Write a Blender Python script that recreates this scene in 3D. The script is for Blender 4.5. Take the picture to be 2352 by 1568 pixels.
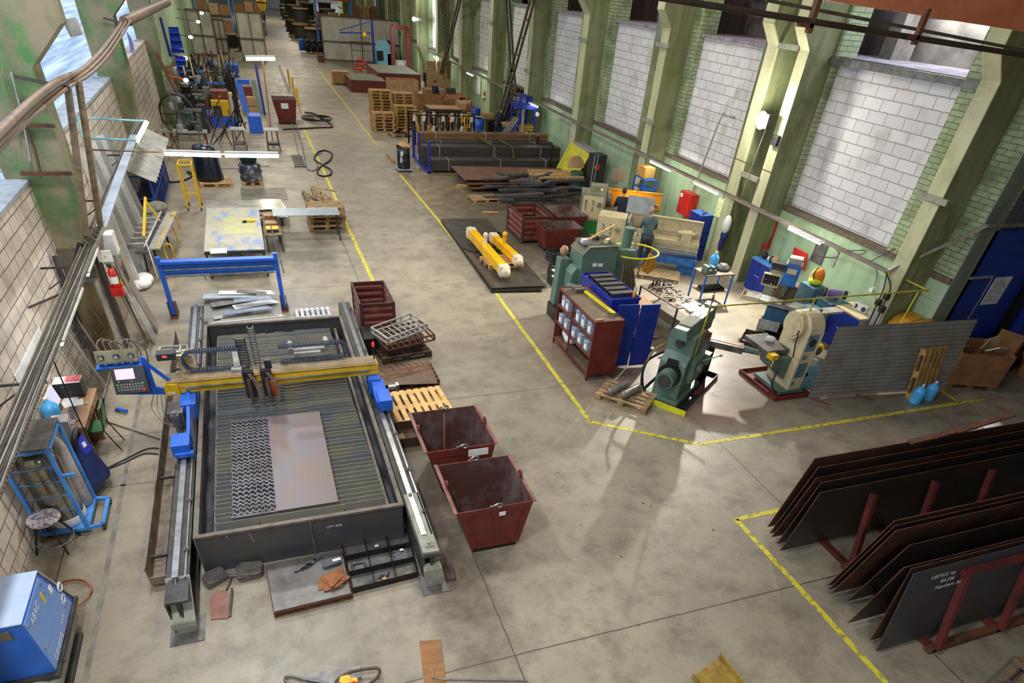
import bpy, math, random
from mathutils import Matrix, Vector, Euler
from math import sin, cos, pi, radians, sqrt
random.seed(7)
for o in list(bpy.data.objects): bpy.data.objects.remove(o, do_unlink=True)
SC = bpy.context.scene; COL = SC.collection
# ---------------- camera ----------------
YW, PT, RL, FP, PX0, PY0, H = .3988, .7207, .0967, 1386.2, 1168.3, 1183.4, 6.8
fw = Vector((sin(YW)*cos(PT), cos(YW)*cos(PT), -sin(PT))); rt = Vector((cos(YW), -sin(YW), 0)); up = rt.cross(fw)
rt, up = cos(RL)*rt+sin(RL)*up, -sin(RL)*rt+cos(RL)*up
cam = bpy.data.objects.new('camera', bpy.data.cameras.new('camera')); COL.objects.link(cam)
m = Matrix((rt, up, -fw)).transposed().to_4x4(); m.translation = (0, 0, H); cam.matrix_world = m
cam.data.lens = 36*FP/2352; cam.data.shift_x = (1176-PX0)/2352; cam.data.shift_y = (PY0-784)/2352; cam.data.clip_end = 600
SC.camera = cam
SC.view_settings.view_transform = 'Standard'; SC.view_settings.look = 'None'; SC.view_settings.gamma = 1
SC.view_settings.use_curve_mapping = False; SC.view_settings.exposure = 0.32
# ---------------- daylight outside ----------------
W = bpy.data.worlds.new('world'); SC.world = W; W.use_nodes = True
W.node_tree.nodes['Background'].inputs[0].default_value = (.62, .76, 1, 1); W.node_tree.nodes['Background'].inputs[1].default_value = 1.5
# ---------------- the hall's lamps, plus fill lights added in the gallery ----------------
def area(x, y, z, w, size, col=(1, .93, .8), rot=(0, 0, 0), sy=None, spread=180):
    l = bpy.data.lights.new('hall_or_fill_light', 'AREA'); l.energy = w; l.size = size; l.color = col; l.spread = radians(spread)
    if sy: l.shape = 'RECTANGLE'; l.size_y = sy
    o = bpy.data.objects.new('hall_or_fill_light', l); o.location = (x, y, z); o.rotation_euler = rot; COL.objects.link(o); return o
HL = .62
for x, y, w in ((-1.8, 3, 640), (-1.8, 11.5, 640), (3.0, 11, 260), (-1.5, 19, 640), (4.0, 19, 420), (9.5, 16, 200), (-1, 28, 700), (5.5, 29, 330), (11, 24, 260), (0, 42, 760), (9, 42, 400), (0, 60, 900), (9, 60, 620), (4, 85, 1500), (8, 120, 1800), (3.0, 4, 90), (-1.5, -4, 700), (3.0, -3, 130)):
    area(x, y, 10.5, w*HL*1.0, 1.0, (.95, .97, 1) if x < 0 else (1, .92, .78))
def point(x, y, z, w, r, col): 
    l = bpy.data.lights.new('flood_lamp', 'POINT'); l.energy = w; l.shadow_soft_size = r; l.color = col
    o = bpy.data.objects.new('flood_lamp', l); o.location = (x, y, z); COL.objects.link(o)
l = bpy.data.lights.new('flood_lamp', 'SPOT'); l.energy = 5200; l.shadow_soft_size = .12; l.color = (1, .93, .82); l.spot_size = radians(125); l.spot_blend = .5
o = bpy.data.objects.new('flood_lamp', l); o.location = (13.7, 16.8, 4.4); o.rotation_euler = Vector((5-13.7, 8-16.8, -4.0)).to_track_quat('-Z', 'Y').to_euler(); COL.objects.link(o)
point(13.5, 16.8, 4.5, 160, .1, (1, .93, .82))
area(16.6, 14, 8.6, 70, 1.0, (.88, .85, 1)); area(16.6, 21, 8.2, 22, .8, (1, .88, .85)); area(16.6, 27.5, 8.2, 20, .8, (1, .88, .85)); area(16.6, 34, 8.2, 20, .8, (1, .88, .85))  # near one boosts the gallery tubes; farther ones are unseen fill lights, added
point(13.3, 60.5, 4.1, 300, .12, (.85, .95, 1))
# ---------------- pixel-ray helpers (used only to read off where things stand) ----------------
def ray(px, py): return ((px-PX0)/FP)*rt - ((py-PY0)/FP)*up + fw
def G(px, py, z=0):
    d = ray(px, py); t = (z-H)/d.z; return Vector((t*d.x, t*d.y, z))
def GX(px, py, X):
    d = ray(px, py); t = X/d.x; return Vector((X, t*d.y, H+t*d.z))
def GY(px, py, Y):
    d = ray(px, py); t = Y/d.y; return Vector((t*d.x, Y, H+t*d.z))
def HT(px, py, qx, qy):
    g = G(px, py); d = ray(qx, qy); t = (g.x*d.x+g.y*d.y)/(d.x*d.x+d.y*d.y); return H+t*d.z
# ---------------- materials ----------------
def lin(c):
    if isinstance(c, str): c = [int(c[i:i+2], 16)/255 for i in (0, 2, 4)]
    return tuple((v/12.92 if v <= .04045 else ((v+.055)/1.055)**2.4) for v in c)
MC = {}
def mat(name, c, c2=None, rough=.6, metal=0, scale=3, lo=.4, hi=.65, emit=0, alpha=1, world=False, stretch=(1, 1, 1), bump=0, detail=6):
    if name in MC: return MC[name]
    mt = bpy.data.materials.new(name); mt.use_nodes = True; nt = mt.node_tree; N = nt.nodes; L = nt.links; b = N['Principled BSDF']
    b.inputs['Roughness'].default_value = rough; b.inputs['Metallic'].default_value = metal
    c = lin(c); c2 = lin(c2) if c2 else tuple(v*.72 for v in c)
    tc = N.new('ShaderNodeTexCoord'); mp = N.new('ShaderNodeMapping'); mp.inputs['Scale'].default_value = stretch
    if world:
        ge = N.new('ShaderNodeNewGeometry'); L.new(ge.outputs['Position'], mp.inputs[0])
    else: L.new(tc.outputs['Object'], mp.inputs[0])
    no = N.new('ShaderNodeTexNoise'); no.inputs['Scale'].default_value = scale; no.inputs['Detail'].default_value = detail; no.inputs['Roughness'].default_value = .65
    L.new(mp.outputs[0], no.inputs[0])
    r = N.new('ShaderNodeValToRGB'); r.color_ramp.elements[0].position = lo; r.color_ramp.elements[1].position = hi
    r.color_ramp.elements[0].color = (*c, 1); r.color_ramp.elements[1].color = (*c2, 1)
    L.new(no.outputs[0], r.inputs[0]); L.new(r.outputs[0], b.inputs['Base Color'])
    if emit:
        b.inputs['Emission Color'].default_value = (*c, 1); b.inputs['Emission Strength'].default_value = emit
    if alpha < 1: b.inputs['Alpha'].default_value = alpha
    if bump:
        bp = N.new('ShaderNodeBump'); bp.inputs['Strength'].default_value = bump; bp.inputs['Distance'].default_value = .02
        L.new(no.outputs[0], bp.inputs['Height']); L.new(bp.outputs[0], b.inputs['Normal'])
    MC[name] = mt; return mt
def brickmat(name, c1, c2, mortar, bw, bh, ms=.02, axis='x', rough=.85, off=.5, dirt=None, dlo=.5, dhi=.75, bump=.5, smooth=.1, dscale=1.2, squash=1.0):
    mt = bpy.data.materials.new(name); mt.use_nodes = True; nt = mt.node_tree; N = nt.nodes; L = nt.links; b = N['Principled BSDF']; b.inputs['Roughness'].default_value = rough
    ge = N.new('ShaderNodeNewGeometry'); sp = N.new('ShaderNodeSeparateXYZ'); L.new(ge.outputs['Position'], sp.inputs[0])
    cb = N.new('ShaderNodeCombineXYZ'); ad = N.new('ShaderNodeMath'); ad.operation = 'ADD'; L.new(sp.outputs[0], ad.inputs[0]); L.new(sp.outputs[1], ad.inputs[1])
    L.new(ad.outputs[0], cb.inputs[0]); L.new(sp.outputs[2], cb.inputs[1])
    # irregular joints
    n0 = N.new('ShaderNodeTexNoise'); n0.inputs['Scale'].default_value = 5; L.new(ge.outputs['Position'], n0.inputs[0])
    mx0 = N.new('ShaderNodeVectorMath'); mx0.operation = 'MULTIPLY_ADD'; mx0.inputs[1].default_value = (.03, .03, 0); L.new(n0.outputs[1], mx0.inputs[0]); L.new(cb.outputs[0], mx0.inputs[2])
    br = N.new('ShaderNodeTexBrick'); L.new(mx0.outputs[0], br.inputs[0]); br.inputs['Scale'].default_value = 1; br.inputs['Brick Width'].default_value = bw; br.inputs['Row Height'].default_value = bh
    br.inputs['Mortar Size'].default_value = ms; br.inputs['Mortar Smooth'].default_value = smooth; br.offset = off; br.inputs['Bias'].default_value = -.2
    br.inputs['Color1'].default_value = (*lin(c1), 1); br.inputs['Color2'].default_value = (*lin(c2), 1); br.inputs['Mortar'].default_value = (*lin(mortar), 1)
    out = br.outputs[0]
    n1 = N.new('ShaderNodeTexNoise'); n1.inputs['Scale'].default_value = dscale; n1.inputs['Detail'].default_value = 8; L.new(ge.outputs['Position'], n1.inputs[0])
    mr = N.new('ShaderNodeMapRange'); mr.inputs[1].default_value = dlo; mr.inputs[2].default_value = dhi; L.new(n1.outputs[0], mr.inputs[0])
    mx = N.new('ShaderNodeMix'); mx.data_type = 'RGBA'; L.new(mr.outputs[0], mx.inputs[0]); L.new(out, mx.inputs[6]); mx.inputs[7].default_value = (*lin(dirt or mortar), 1)
    L.new(mx.outputs[2], b.inputs['Base Color'])
    bp = N.new('ShaderNodeBump'); bp.inputs['Strength'].default_value = bump; bp.inputs['Distance'].default_value = .02; bp.invert = True; L.new(br.outputs['Fac'], bp.inputs['Height']); L.new(bp.outputs[0], b.inputs['Normal'])
    return mt
def streakmat(name, c1, c2, c3, rough=.8, lo=.52, hi=.72):     # painted concrete with vertical runs of grime
    mt = bpy.data.materials.new(name); mt.use_nodes = True; nt = mt.node_tree; N = nt.nodes; L = nt.links; b = N['Principled BSDF']; b.inputs['Roughness'].default_value = rough
    ge = N.new('ShaderNodeNewGeometry'); mp = N.new('ShaderNodeMapping'); mp.inputs['Scale'].default_value = (3, 3, .35); L.new(ge.outputs['Position'], mp.inputs[0])
    n1 = N.new('ShaderNodeTexNoise'); n1.inputs['Scale'].default_value = 1.3; n1.inputs['Detail'].default_value = 8; L.new(mp.outputs[0], n1.inputs[0])
    n2 = N.new('ShaderNodeTexNoise'); n2.inputs['Scale'].default_value = .9; n2.inputs['Detail'].default_value = 10; n2.inputs['Roughness'].default_value = .7; L.new(ge.outputs['Position'], n2.inputs[0])
    r = N.new('ShaderNodeValToRGB'); r.color_ramp.elements[0].position = .38; r.color_ramp.elements[1].position = .62; r.color_ramp.elements[0].color = (*lin(c1), 1); r.color_ramp.elements[1].color = (*lin(c2), 1); L.new(n1.outputs[0], r.inputs[0])
    mr = N.new('ShaderNodeMapRange'); mr.inputs[1].default_value = lo; mr.inputs[2].default_value = hi; L.new(n2.outputs[0], mr.inputs[0])
    mx = N.new('ShaderNodeMix'); mx.data_type = 'RGBA'; L.new(mr.outputs[0], mx.inputs[0]); L.new(r.outputs[0], mx.inputs[6]); mx.inputs[7].default_value = (*lin(c3), 1); L.new(mx.outputs[2], b.inputs['Base Color'])
    bp = N.new('ShaderNodeBump'); bp.inputs['Strength'].default_value = .3; bp.inputs['Distance'].default_value = .02; L.new(n2.outputs[0], bp.inputs['Height']); L.new(bp.outputs[0], b.inputs['Normal'])
    return mt
# ---------------- mesh builder ----------------
class B:
    def __init__(s): s.v = []; s.f = []; s.sm = []; s.mi = []; s.m = 0; s.T = Matrix.Identity(4)
    def at(s, loc=(0, 0, 0), rot=(0, 0, 0), sc=1): s.T = Matrix.Translation(loc) @ Euler(rot).to_matrix().to_4x4() @ Matrix.Scale(sc, 4); return s
    def add(s, vs, fs, sm=False):
        n = len(s.v); s.v += [tuple(s.T @ Vector(v)) for v in vs]; s.f += [tuple(n+i for i in f) for f in fs]; s.sm += [sm]*len(fs); s.mi += [s.m]*len(fs); return s
    def box(s, x0, x1, y0, y1, z0, z1):
        return s.add([(x0, y0, z0), (x1, y0, z0), (x1, y1, z0), (x0, y1, z0), (x0, y0, z1), (x1, y0, z1), (x1, y1, z1), (x0, y1, z1)], [(3, 2, 1, 0), (4, 5, 6, 7), (0, 1, 5, 4), (1, 2, 6, 5), (2, 3, 7, 6), (3, 0, 4, 7)])
    def cb(s, c, d, r=(0, 0, 0)):
        R = Euler(r).to_matrix(); c = Vector(c); vs = []
        for z in (-1, 1):
            for x, y in ((-1, -1), (1, -1), (1, 1), (-1, 1)): vs.append(c+R @ Vector((x*d[0]/2, y*d[1]/2, z*d[2]/2)))
        return s.add(vs, [(3, 2, 1, 0), (4, 5, 6, 7), (0, 1, 5, 4), (1, 2, 6, 5), (2, 3, 7, 6), (3, 0, 4, 7)])
    def frame(s, p, q):
        p, q = Vector(p), Vector(q); d = (q-p).normalized(); u = Vector((0, 0, 1)) if abs(d.z) < .95 else Vector((0, 1, 0)); a = d.cross(u).normalized(); return p, q, d, a, a.cross(d)
    def bar(s, p, q, w, h=None):
        h = h or w; p, q, d, a, u = s.frame(p, q); vs = [c+a*i*w/2+u*j*h/2 for c in (p, q) for i, j in ((-1, -1), (1, -1), (1, 1), (-1, 1))]
        return s.add(vs, [(0, 1, 2, 3), (7, 6, 5, 4), (0, 4, 5, 1), (1, 5, 6, 2), (2, 6, 7, 3), (3, 7, 4, 0)])
    def cyl(s, p, q, r, r2=None, n=14, cap=True):
        r2 = r if r2 is None else r2; p, q, d, a, u = s.frame(p, q); vs = [c+(a*cos(2*pi*i/n)+u*sin(2*pi*i/n))*R for c, R in ((p, r), (q, r2)) for i in range(n)]
        s.add(vs, [(i, i+n, (i+1) % n+n, (i+1) % n) for i in range(n)], True)
        if cap: s.add(vs, [tuple(range(n)), tuple(range(2*n-1, n-1, -1))])
        return s
    def tube(s, pts, r, n=6, closed=False):
        pts = [Vector(p) for p in pts]
        if 4 <= len(pts) < 15 and not isinstance(r, (list, tuple)):     # round the corners
            k = len(pts); out = []
            for i in range(k if closed else k-1):
                p1, p2 = pts[i], pts[(i+1) % k]; p0 = pts[i-1] if (closed or i) else p1; p3 = pts[(i+2) % k] if (closed or i < k-2) else p2
                for j in range(4): t = j/4; out.append(.5*((2*p1)+(p2-p0)*t+(2*p0-5*p1+4*p2-p3)*t*t+(3*p1-p0-3*p2+p3)*t**3))
            pts = out if closed else out+[pts[-1]]
        k = len(pts); vs = []; pa = None
        for i, p in enumerate(pts):
            d = (pts[(i+1) % k]-pts[i-1]) if closed else (pts[min(i+1, k-1)]-pts[max(i-1, 0)])
            d = d.normalized() if d.length > 1e-9 else Vector((0, 0, 1))
            if pa is None: u = Vector((0, 0, 1)) if abs(d.z) < .9 else Vector((0, 1, 0)); a = d.cross(u).normalized()
            else: a = (pa-d*pa.dot(d)).normalized()
            pa = a; u = a.cross(d); rr = r[i] if isinstance(r, (list, tuple)) else r
            vs += [p+(a*cos(2*pi*j/n)+u*sin(2*pi*j/n))*rr for j in range(n)]
        fs = [(i*n+j, i*n+(j+1) % n, ((i+1) % k)*n+(j+1) % n, ((i+1) % k)*n+j) for i in range(k if closed else k-1) for j in range(n)]
        s.add(vs, fs, True)
        if not closed: s.add(vs, [tuple(range(n))[::-1], tuple(range((k-1)*n, k*n))])
        return s
    def prism(s, poly, a, b, ax='z'):
        f = {'z': lambda u, v, w: (u, v, w), 'y': lambda u, v, w: (u, w, v), 'x': lambda u, v, w: (w, u, v)}[ax]; n = len(poly)
        vs = [f(u, v, w) for w in (a, b) for u, v in poly]
        fs = [tuple(range(n))[::-1], tuple(range(n, 2*n))]+[(i, (i+1) % n, (i+1) % n+n, i+n) for i in range(n)]
        return s.add(vs, fs)
    def lathe(s, prof, c=(0, 0, 0), n=20, cap=True):
        k = len(prof); vs = [(c[0]+r*cos(2*pi*i/n), c[1]+r*sin(2*pi*i/n), c[2]+z) for r, z in prof for i in range(n)]
        s.add(vs, [(j*n+i, j*n+(i+1) % n, (j+1)*n+(i+1) % n, (j+1)*n+i) for j in range(k-1) for i in range(n)], True)
        if cap: s.add(vs, [tuple(range(n))[::-1], tuple(range((k-1)*n, k*n))])
        return s
    def ball(s, c, r, n=12, k=8):
        r = (r, r, r) if not isinstance(r, (tuple, list)) else r
        vs = [(c[0]+r[0]*sin(pi*j/k)*cos(2*pi*i/n), c[1]+r[1]*sin(pi*j/k)*sin(2*pi*i/n), c[2]+r[2]*cos(pi*j/k)) for j in range(k+1) for i in range(n)]
        return s.add(vs, [(j*n+i, (j+1)*n+i, (j+1)*n+(i+1) % n, j*n+(i+1) % n) for j in range(k) for i in range(n)], True)
    def wall_open(s, x0, x1, y0, y1, z0, z1, t=.03, floor=True):    # open-topped box of sheet t
        s.box(x0, x1, y0, y0+t, z0, z1).box(x0, x1, y1-t, y1, z0, z1).box(x0, x0+t, y0+t, y1-t, z0, z1).box(x1-t, x1, y0+t, y1-t, z0, z1)
        if floor: s.box(x0+t, x1-t, y0+t, y1-t, z0, z0+t)
        return s
    def grid(s, fn, nu, nv, t=0, sm=True):     # surface fn(u,v) -> point, optional thickness along z
        vs = [fn(i/nu, j/nv) for j in range(nv+1) for i in range(nu+1)]; w = nu+1
        s.add(vs, [(j*w+i, j*w+i+1, (j+1)*w+i+1, (j+1)*w+i) for j in range(nv) for i in range(nu)], sm)
        if t:
            vs2 = [(v[0], v[1], v[2]-t) for v in vs]; s.add(vs2, [(j*w+i, (j+1)*w+i, (j+1)*w+i+1, j*w+i+1) for j in range(nv) for i in range(nu)], sm)
        return s
    def obj(s, name, mats, parent=None, bev=0):
        me = bpy.data.meshes.new(name); me.from_pydata(s.v, [], s.f)
        for mm in (mats if isinstance(mats, (list, tuple)) else [mats]): me.materials.append(mm)
        me.polygons.foreach_set('use_smooth', s.sm); me.polygons.foreach_set('material_index', s.mi); me.update()
        o = bpy.data.objects.new(name, me); COL.objects.link(o)
        if parent: o.parent = parent
        if bev:
            md = o.modifiers.new('bevel', 'BEVEL'); md.width = bev; md.segments = 2; md.limit_method = 'ANGLE'; md.angle_limit = radians(50)
        return o
def tag(o, label, cat, group=None, kind=None):
    if label: o['label'] = label
    if cat: o['category'] = cat
    if group: o['group'] = group
    if kind: o['kind'] = kind
    return o
def T(name, label, cat, loc=(0, 0, 0), rz=0, group=None, rot=None):
    o = bpy.data.objects.new(name, None); o.empty_display_size = .1; COL.objects.link(o); o.location = loc; o.rotation_euler = rot or (0, 0, rz)
    return tag(o, label, cat, group)
def S(name, label, cat, b, mats, loc=(0, 0, 0), rz=0, group=None, bev=0, rot=None):
    o = b.obj(name, mats, None, bev); o.location = loc; o.rotation_euler = rot or (0, 0, rz); return tag(o, label, cat, group)
def ST(name, b, mats, bev=0):
    o = b.obj(name, mats, None, bev); o['kind'] = 'structure'; return o
KIDS = {}
def dup(root, loc, rz=None, label=None, group=None, rot=None, scale=None):
    r = root.copy(); COL.objects.link(r); r.location = loc
    if rz is not None: r.rotation_euler = (0, 0, rz)
    if rot is not None: r.rotation_euler = rot
    if scale: r.scale = scale
    if label: r['label'] = label
    if group: r['group'] = group
    for ch in list(root.children):
        c = ch.copy(); COL.objects.link(c); c.parent = r
        for g in list(ch.children):
            d = g.copy(); COL.objects.link(d); d.parent = c
    return r
def text(s, name, size, mt, parent, loc, rot, ext=.001, shear=0):
    cu = bpy.data.curves.new(name, 'FONT'); cu.body = s; cu.size = size; cu.extrude = ext; cu.shear = shear; cu.align_x = 'CENTER'; cu.align_y = 'CENTER'
    o = bpy.data.objects.new(name, cu); COL.objects.link(o); dg = bpy.context.evaluated_depsgraph_get(); me = bpy.data.meshes.new_from_object(o.evaluated_get(dg)); bpy.data.objects.remove(o)
    me.materials.clear(); me.materials.append(mt); o = bpy.data.objects.new(name, me); COL.objects.link(o); o.location = loc; o.rotation_euler = rot
    if parent: o.parent = parent
    return o
def rnd(a, b): return random.uniform(a, b)
# palette
steel = mat('dark_steel', '4a4845', '33302d', rough=.5, metal=.3, scale=4)
steel2 = mat('grey_steel', '7c7a76', '55524e', rough=.42, metal=.5, scale=5)
bright = mat('bright_steel', 'b9bbbb', '8f918f', rough=.28, metal=.8, scale=5)
mill = mat('mill_plate', '50525a', '6a5138', rough=.45, metal=.3, scale=2.2, lo=.45, hi=.75)
rust = mat('rusty_steel', '6e3f22', '3c2c22', rough=.8, scale=5)
rustl = mat('orange_rust', '9a5f2e', '6d452c', rough=.8, scale=6)
oxide = mat('red_oxide_paint', '6e2a22', '4a1f1a', rough=.55, scale=5, lo=.45, hi=.8)
wood = mat('pale_pallet_wood', 'c8a06a', '9a7448', rough=.8, scale=6, stretch=(1, 1, 4))
woodg = mat('grey_old_wood', '8d7a5c', '5e5140', rough=.85, scale=6)
woodd = mat('dark_wet_wood', '4f3a29', '2e221a', rough=.6, scale=5)
ply = mat('plywood', 'b38a5c', '96714a', rough=.7, scale=3)
card = mat('cardboard', '96693f', '7c5534', rough=.85, scale=3)
cardl = mat('pale_cardboard', 'b5926a', '97764f', rough=.85, scale=3)
blue = mat('blue_paint', '2363cc', '1c4fa6', rough=.45, scale=4, lo=.5, hi=.8)
blue2 = mat('deep_blue_paint', '15308f', '0f236b', rough=.45, scale=3, lo=.45, hi=.8)
bluel = mat('light_blue_paint', '4f93dc', '3f7cc4', rough=.4, scale=3)
yel = mat('yellow_paint', 'e2b414', 'b98d12', rough=.45, scale=5, lo=.5, hi=.8)
yel2 = mat('lemon_paint', 'd6cf1e', 'a7a11a', rough=.55, scale=9, lo=.5, hi=.75)
grn = mat('machine_green', '5c7769', '44594c', rough=.5, scale=3, lo=.45, hi=.8)
grnb = mat('bright_green_paint', '2f8f3a', '206628', rough=.5, scale=3)
cream = mat('cream_machine_paint', 'c9bb93', '94845c', rough=.5, scale=4, lo=.5, hi=.8)
white = mat('white_paint', 'e6e6e2', 'c9c8c2', rough=.5, scale=3)
paper = mat('paper', 'efeeea', 'dddcd8', rough=.8)
black = mat('black_rubber', '1c1c1d', '131313', rough=.55)
dgrey = mat('dark_grey_plastic', '35363a', '26272a', rough=.5)
lgrey = mat('light_grey_paint', 'a4a49e', '83837c', rough=.5, scale=4)
red = mat('red_paint', 'd02a1c', 'a82016', rough=.4)
orange = mat('orange_paint', 'c9501c', '8f3512', rough=.5, scale=5)
oil = mat('oily_black_steel', '25221f', '17130f', rough=.35, metal=.3, scale=4)
skin = mat('skin', 'c79a80', 'b98a70', rough=.6)
galv = mat('galvanised_sheet', 'c3cbd0', 'a2abb0', rough=.35, metal=.5, scale=3)
# ================= THE SETTING =================
def floor_mat():
    mt = bpy.data.materials.new('concrete_floor'); mt.use_nodes = True; nt = mt.node_tree; N = nt.nodes; L = nt.links; b = N['Principled BSDF']
    ge = N.new('ShaderNodeNewGeometry')
    def noise(s, d=8, r=.65, st=(1, 1, 1)):
        mp = N.new('ShaderNodeMapping'); mp.inputs['Scale'].default_value = st; L.new(ge.outputs['Position'], mp.inputs[0])
        n = N.new('ShaderNodeTexNoise'); n.inputs['Scale'].default_value = s; n.inputs['Detail'].default_value = d; n.inputs['Roughness'].default_value = r; L.new(mp.outputs[0], n.inputs[0]); return n.outputs[0]
    def ramp(i, a, b_, c1, c2):
        r = N.new('ShaderNodeValToRGB'); r.color_ramp.elements[0].position = a; r.color_ramp.elements[1].position = b_; r.color_ramp.elements[0].color = (*c1, 1); r.color_ramp.elements[1].color = (*c2, 1); L.new(i, r.inputs[0]); return r.outputs[0]
    def mix(f, a, b_, t='MIX'):
        m_ = N.new('ShaderNodeMix'); m_.data_type = 'RGBA'; m_.blend_type = t
        for k, v in ((0, f), (6, a), (7, b_)):
            if hasattr(v, 'links') or isinstance(v, bpy.types.NodeSocket): L.new(v, m_.inputs[k])
            else: m_.inputs[k].default_value = v
        return m_.outputs[2]
    def mr(i, a, b_, c=0, d=1):
        r = N.new('ShaderNodeMapRange'); r.inputs[1].default_value = a; r.inputs[2].default_value = b_; r.inputs[3].default_value = c; r.inputs[4].default_value = d; L.new(i, r.inputs[0]); return r.outputs[0]
    base = ramp(noise(.35), .35, .68, lin('a0957f'), lin('857c6b'))
    base = mix(mr(noise(1.6, 10, .75), .46, .68, 0, .8), base, (*lin('655e51'), 1))
    base = mix(mr(noise(9, 8, .8), .58, .72, 0, .55), base, (*lin('5d5648'), 1))
    base = mix(mr(noise(28, 5, .7), .6, .75, 0, .5), base, (*lin('c9bfa9'), 1))
    base = mix(mr(noise(.8, 9, .7, (.3, 2.2, 1)), .56, .74, 0, .35), base, (*lin('5a5348'), 1))
    # saw-cut joints of the slab, 8.2 m by 6.55 m
    sp = N.new('ShaderNodeSeparateXYZ'); L.new(ge.outputs['Position'], sp.inputs[0]); wob = noise(3, 3)
    def M_(op, a, b_=None):
        n = N.new('ShaderNodeMath'); n.operation = op
        for k, v in ((0, a), (1, b_)):
            if v is None: continue
            if isinstance(v, bpy.types.NodeSocket): L.new(v, n.inputs[k])
            else: n.inputs[k].default_value = v
        return n.outputs[0]
    def joint(c, per, off):
        a = M_('ADD', c, M_('MULTIPLY', wob, .03)); a = M_('SUBTRACT', a, off+.015); a = M_('DIVIDE', a, per); a = M_('SUBTRACT', a, M_('ROUND', a)); a = M_('ABSOLUTE', a); return M_('LESS_THAN', M_('MULTIPLY', a, per), .011)
    j = M_('MAXIMUM', joint(sp.outputs[0], 5.85, 2.15), joint(sp.outputs[1], 6.62, 4.41))
    base = mix(M_('MULTIPLY', j, .85), base, (.05, .045, .04, 1))
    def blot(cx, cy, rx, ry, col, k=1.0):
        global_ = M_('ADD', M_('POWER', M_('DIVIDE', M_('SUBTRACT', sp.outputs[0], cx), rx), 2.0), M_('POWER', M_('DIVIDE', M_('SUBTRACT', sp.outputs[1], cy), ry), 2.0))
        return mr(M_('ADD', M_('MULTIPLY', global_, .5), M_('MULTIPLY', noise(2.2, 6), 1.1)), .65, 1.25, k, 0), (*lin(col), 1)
    for a_ in ((1.75, 9.5, .75, 5.5, '4a3f31', .9), (8.6, 9.3, .9, .6, '8a5c42', .6), (9.3, 9.9, 1.0, .7, '6b543c', .6), (8.0, 27, 2.5, 4, '8f7337', .7), (8.6, 22, 3, 5, '4d4538', .8), (11, 27, 5.2, 10, '564c3e', .85), (-1.0, 16.6, 2.2, .9, '6d7076', .6), (.9, 20.6, .9, 1.6, '55534e', .7), (8, 12, 3, 2.2, '6b5d4b', .5), (13, 10, 3, 2, '565046', .5), (6.9, 12.5, 1.4, 2.5, '70483a', .35), (4.2, 30, 1.6, 9, '6e675a', .4)):  # stains; the long first strip beside the rail also holds painted shade
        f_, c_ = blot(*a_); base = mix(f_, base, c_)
    L.new(base, b.inputs['Base Color'])
    r = mr(noise(.9, 6), .35, .7, .34, .62); L.new(r, b.inputs['Roughness'])
    bp = N.new('ShaderNodeBump'); bp.inputs['Strength'].default_value = .12; bp.inputs['Distance'].default_value = .01; L.new(noise(14, 6), bp.inputs['Height']); L.new(bp.outputs[0], b.inputs['Normal'])
    return mt
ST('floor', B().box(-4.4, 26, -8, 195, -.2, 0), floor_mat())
green_l = streakmat('green_column_paint', '8c926c', '757b52', '5b5f3c')
green_w = streakmat('pale_green_wall_paint', 'a7bf9c', '97b08a', '7f8b62')
green_d = streakmat('dark_green_wall', '4c7d45', '66694a', '8d8266', .85, .43, .6)
creamc = streakmat('cream_column_paint', 'c2c29c', 'b1b289', '93966e')
greyp = streakmat('grey_cement_render', '86917f', '767f6e', '5f6656')
conc = mat('bare_concrete', '96908a', '6b6560', rough=.9, scale=1.5, world=True)
purp = mat('dusty_gallery_floor', 'a79fab', '6f6667', rough=.9, scale=2, world=True)
brown = mat('brown_gallery_wall', '5b4a40', '3f342e', rough=.9, scale=1, world=True, stretch=(3, 3, .4))
block = brickmat('aerated_block_wall', 'dedcdc', 'd1cfd0', '99948a', .6, .265, .011, dirt='a9a49c', dlo=.55, dhi=.8, bump=.4)
brickg = brickmat('green_painted_brick', 'a5b48e', '93a37c', '6b7554', .34, .115, .009, dirt='6e7a50', dlo=.48, dhi=.7, bump=1.0, smooth=.3)
blockl = brickmat('grey_block_wall', 'cdc1b1', 'b3a897', '7a6e5e', .42, .22, .011, dirt='82786a', dlo=.5, dhi=.75, bump=.8, off=.45)
mortarb = mat('sill_mortar', '6f6252', '53493d', rough=.95, scale=8)
# right wall: columns, piers, block-filled windows, gallery above
XC, XW, XB = 14.1, 14.95, 15.15
low = B().box(XW, 15.6, 10.0, 120, 0, 2.2); ST('wall_right', low, green_w)
ST('trim_1', B().box(XW-.06, 15.6, 10.0, 120, 2.2, 2.33), mortarb)
cols = [(10.58, 11.03), (16.2, 16.62), (17.45, 17.97), (23.3, 23.8)] + [(29.9+6.5*i, 30.5+6.5*i) for i in range(13)]
wins = [(12.08, 16.1), (19.15, 22.75), (25.7, 29.2)] + [(32.5+6.5*i, 35.8+6.5*i) for i in range(12)]
prev = 10.0; k = 2
for i, (a, c) in enumerate(wins):
    ST('wall_right', B().box(XW, 15.6, prev, a, 2.33, 9.5), brickg)
    ST('window_%d' % (i+1), B().box(XB, 15.5, a, c, 2.33, 5.9), block)
    ST('trim_%d' % k, B().box(XW+.06, 15.2, a, c, 5.9, 5.975) if i else B().box(XW+.06, 15.2, a, c, 5.9, 5.97).box(XW-.14, XW-.0, a-.9, c+.1, 5.8, 5.95), purp if i else [steel2]); k += 1
    prev = c
ST('wall_right', B().box(XW, 15.6, prev, 120, 2.33, 9.5), brickg)
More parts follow.
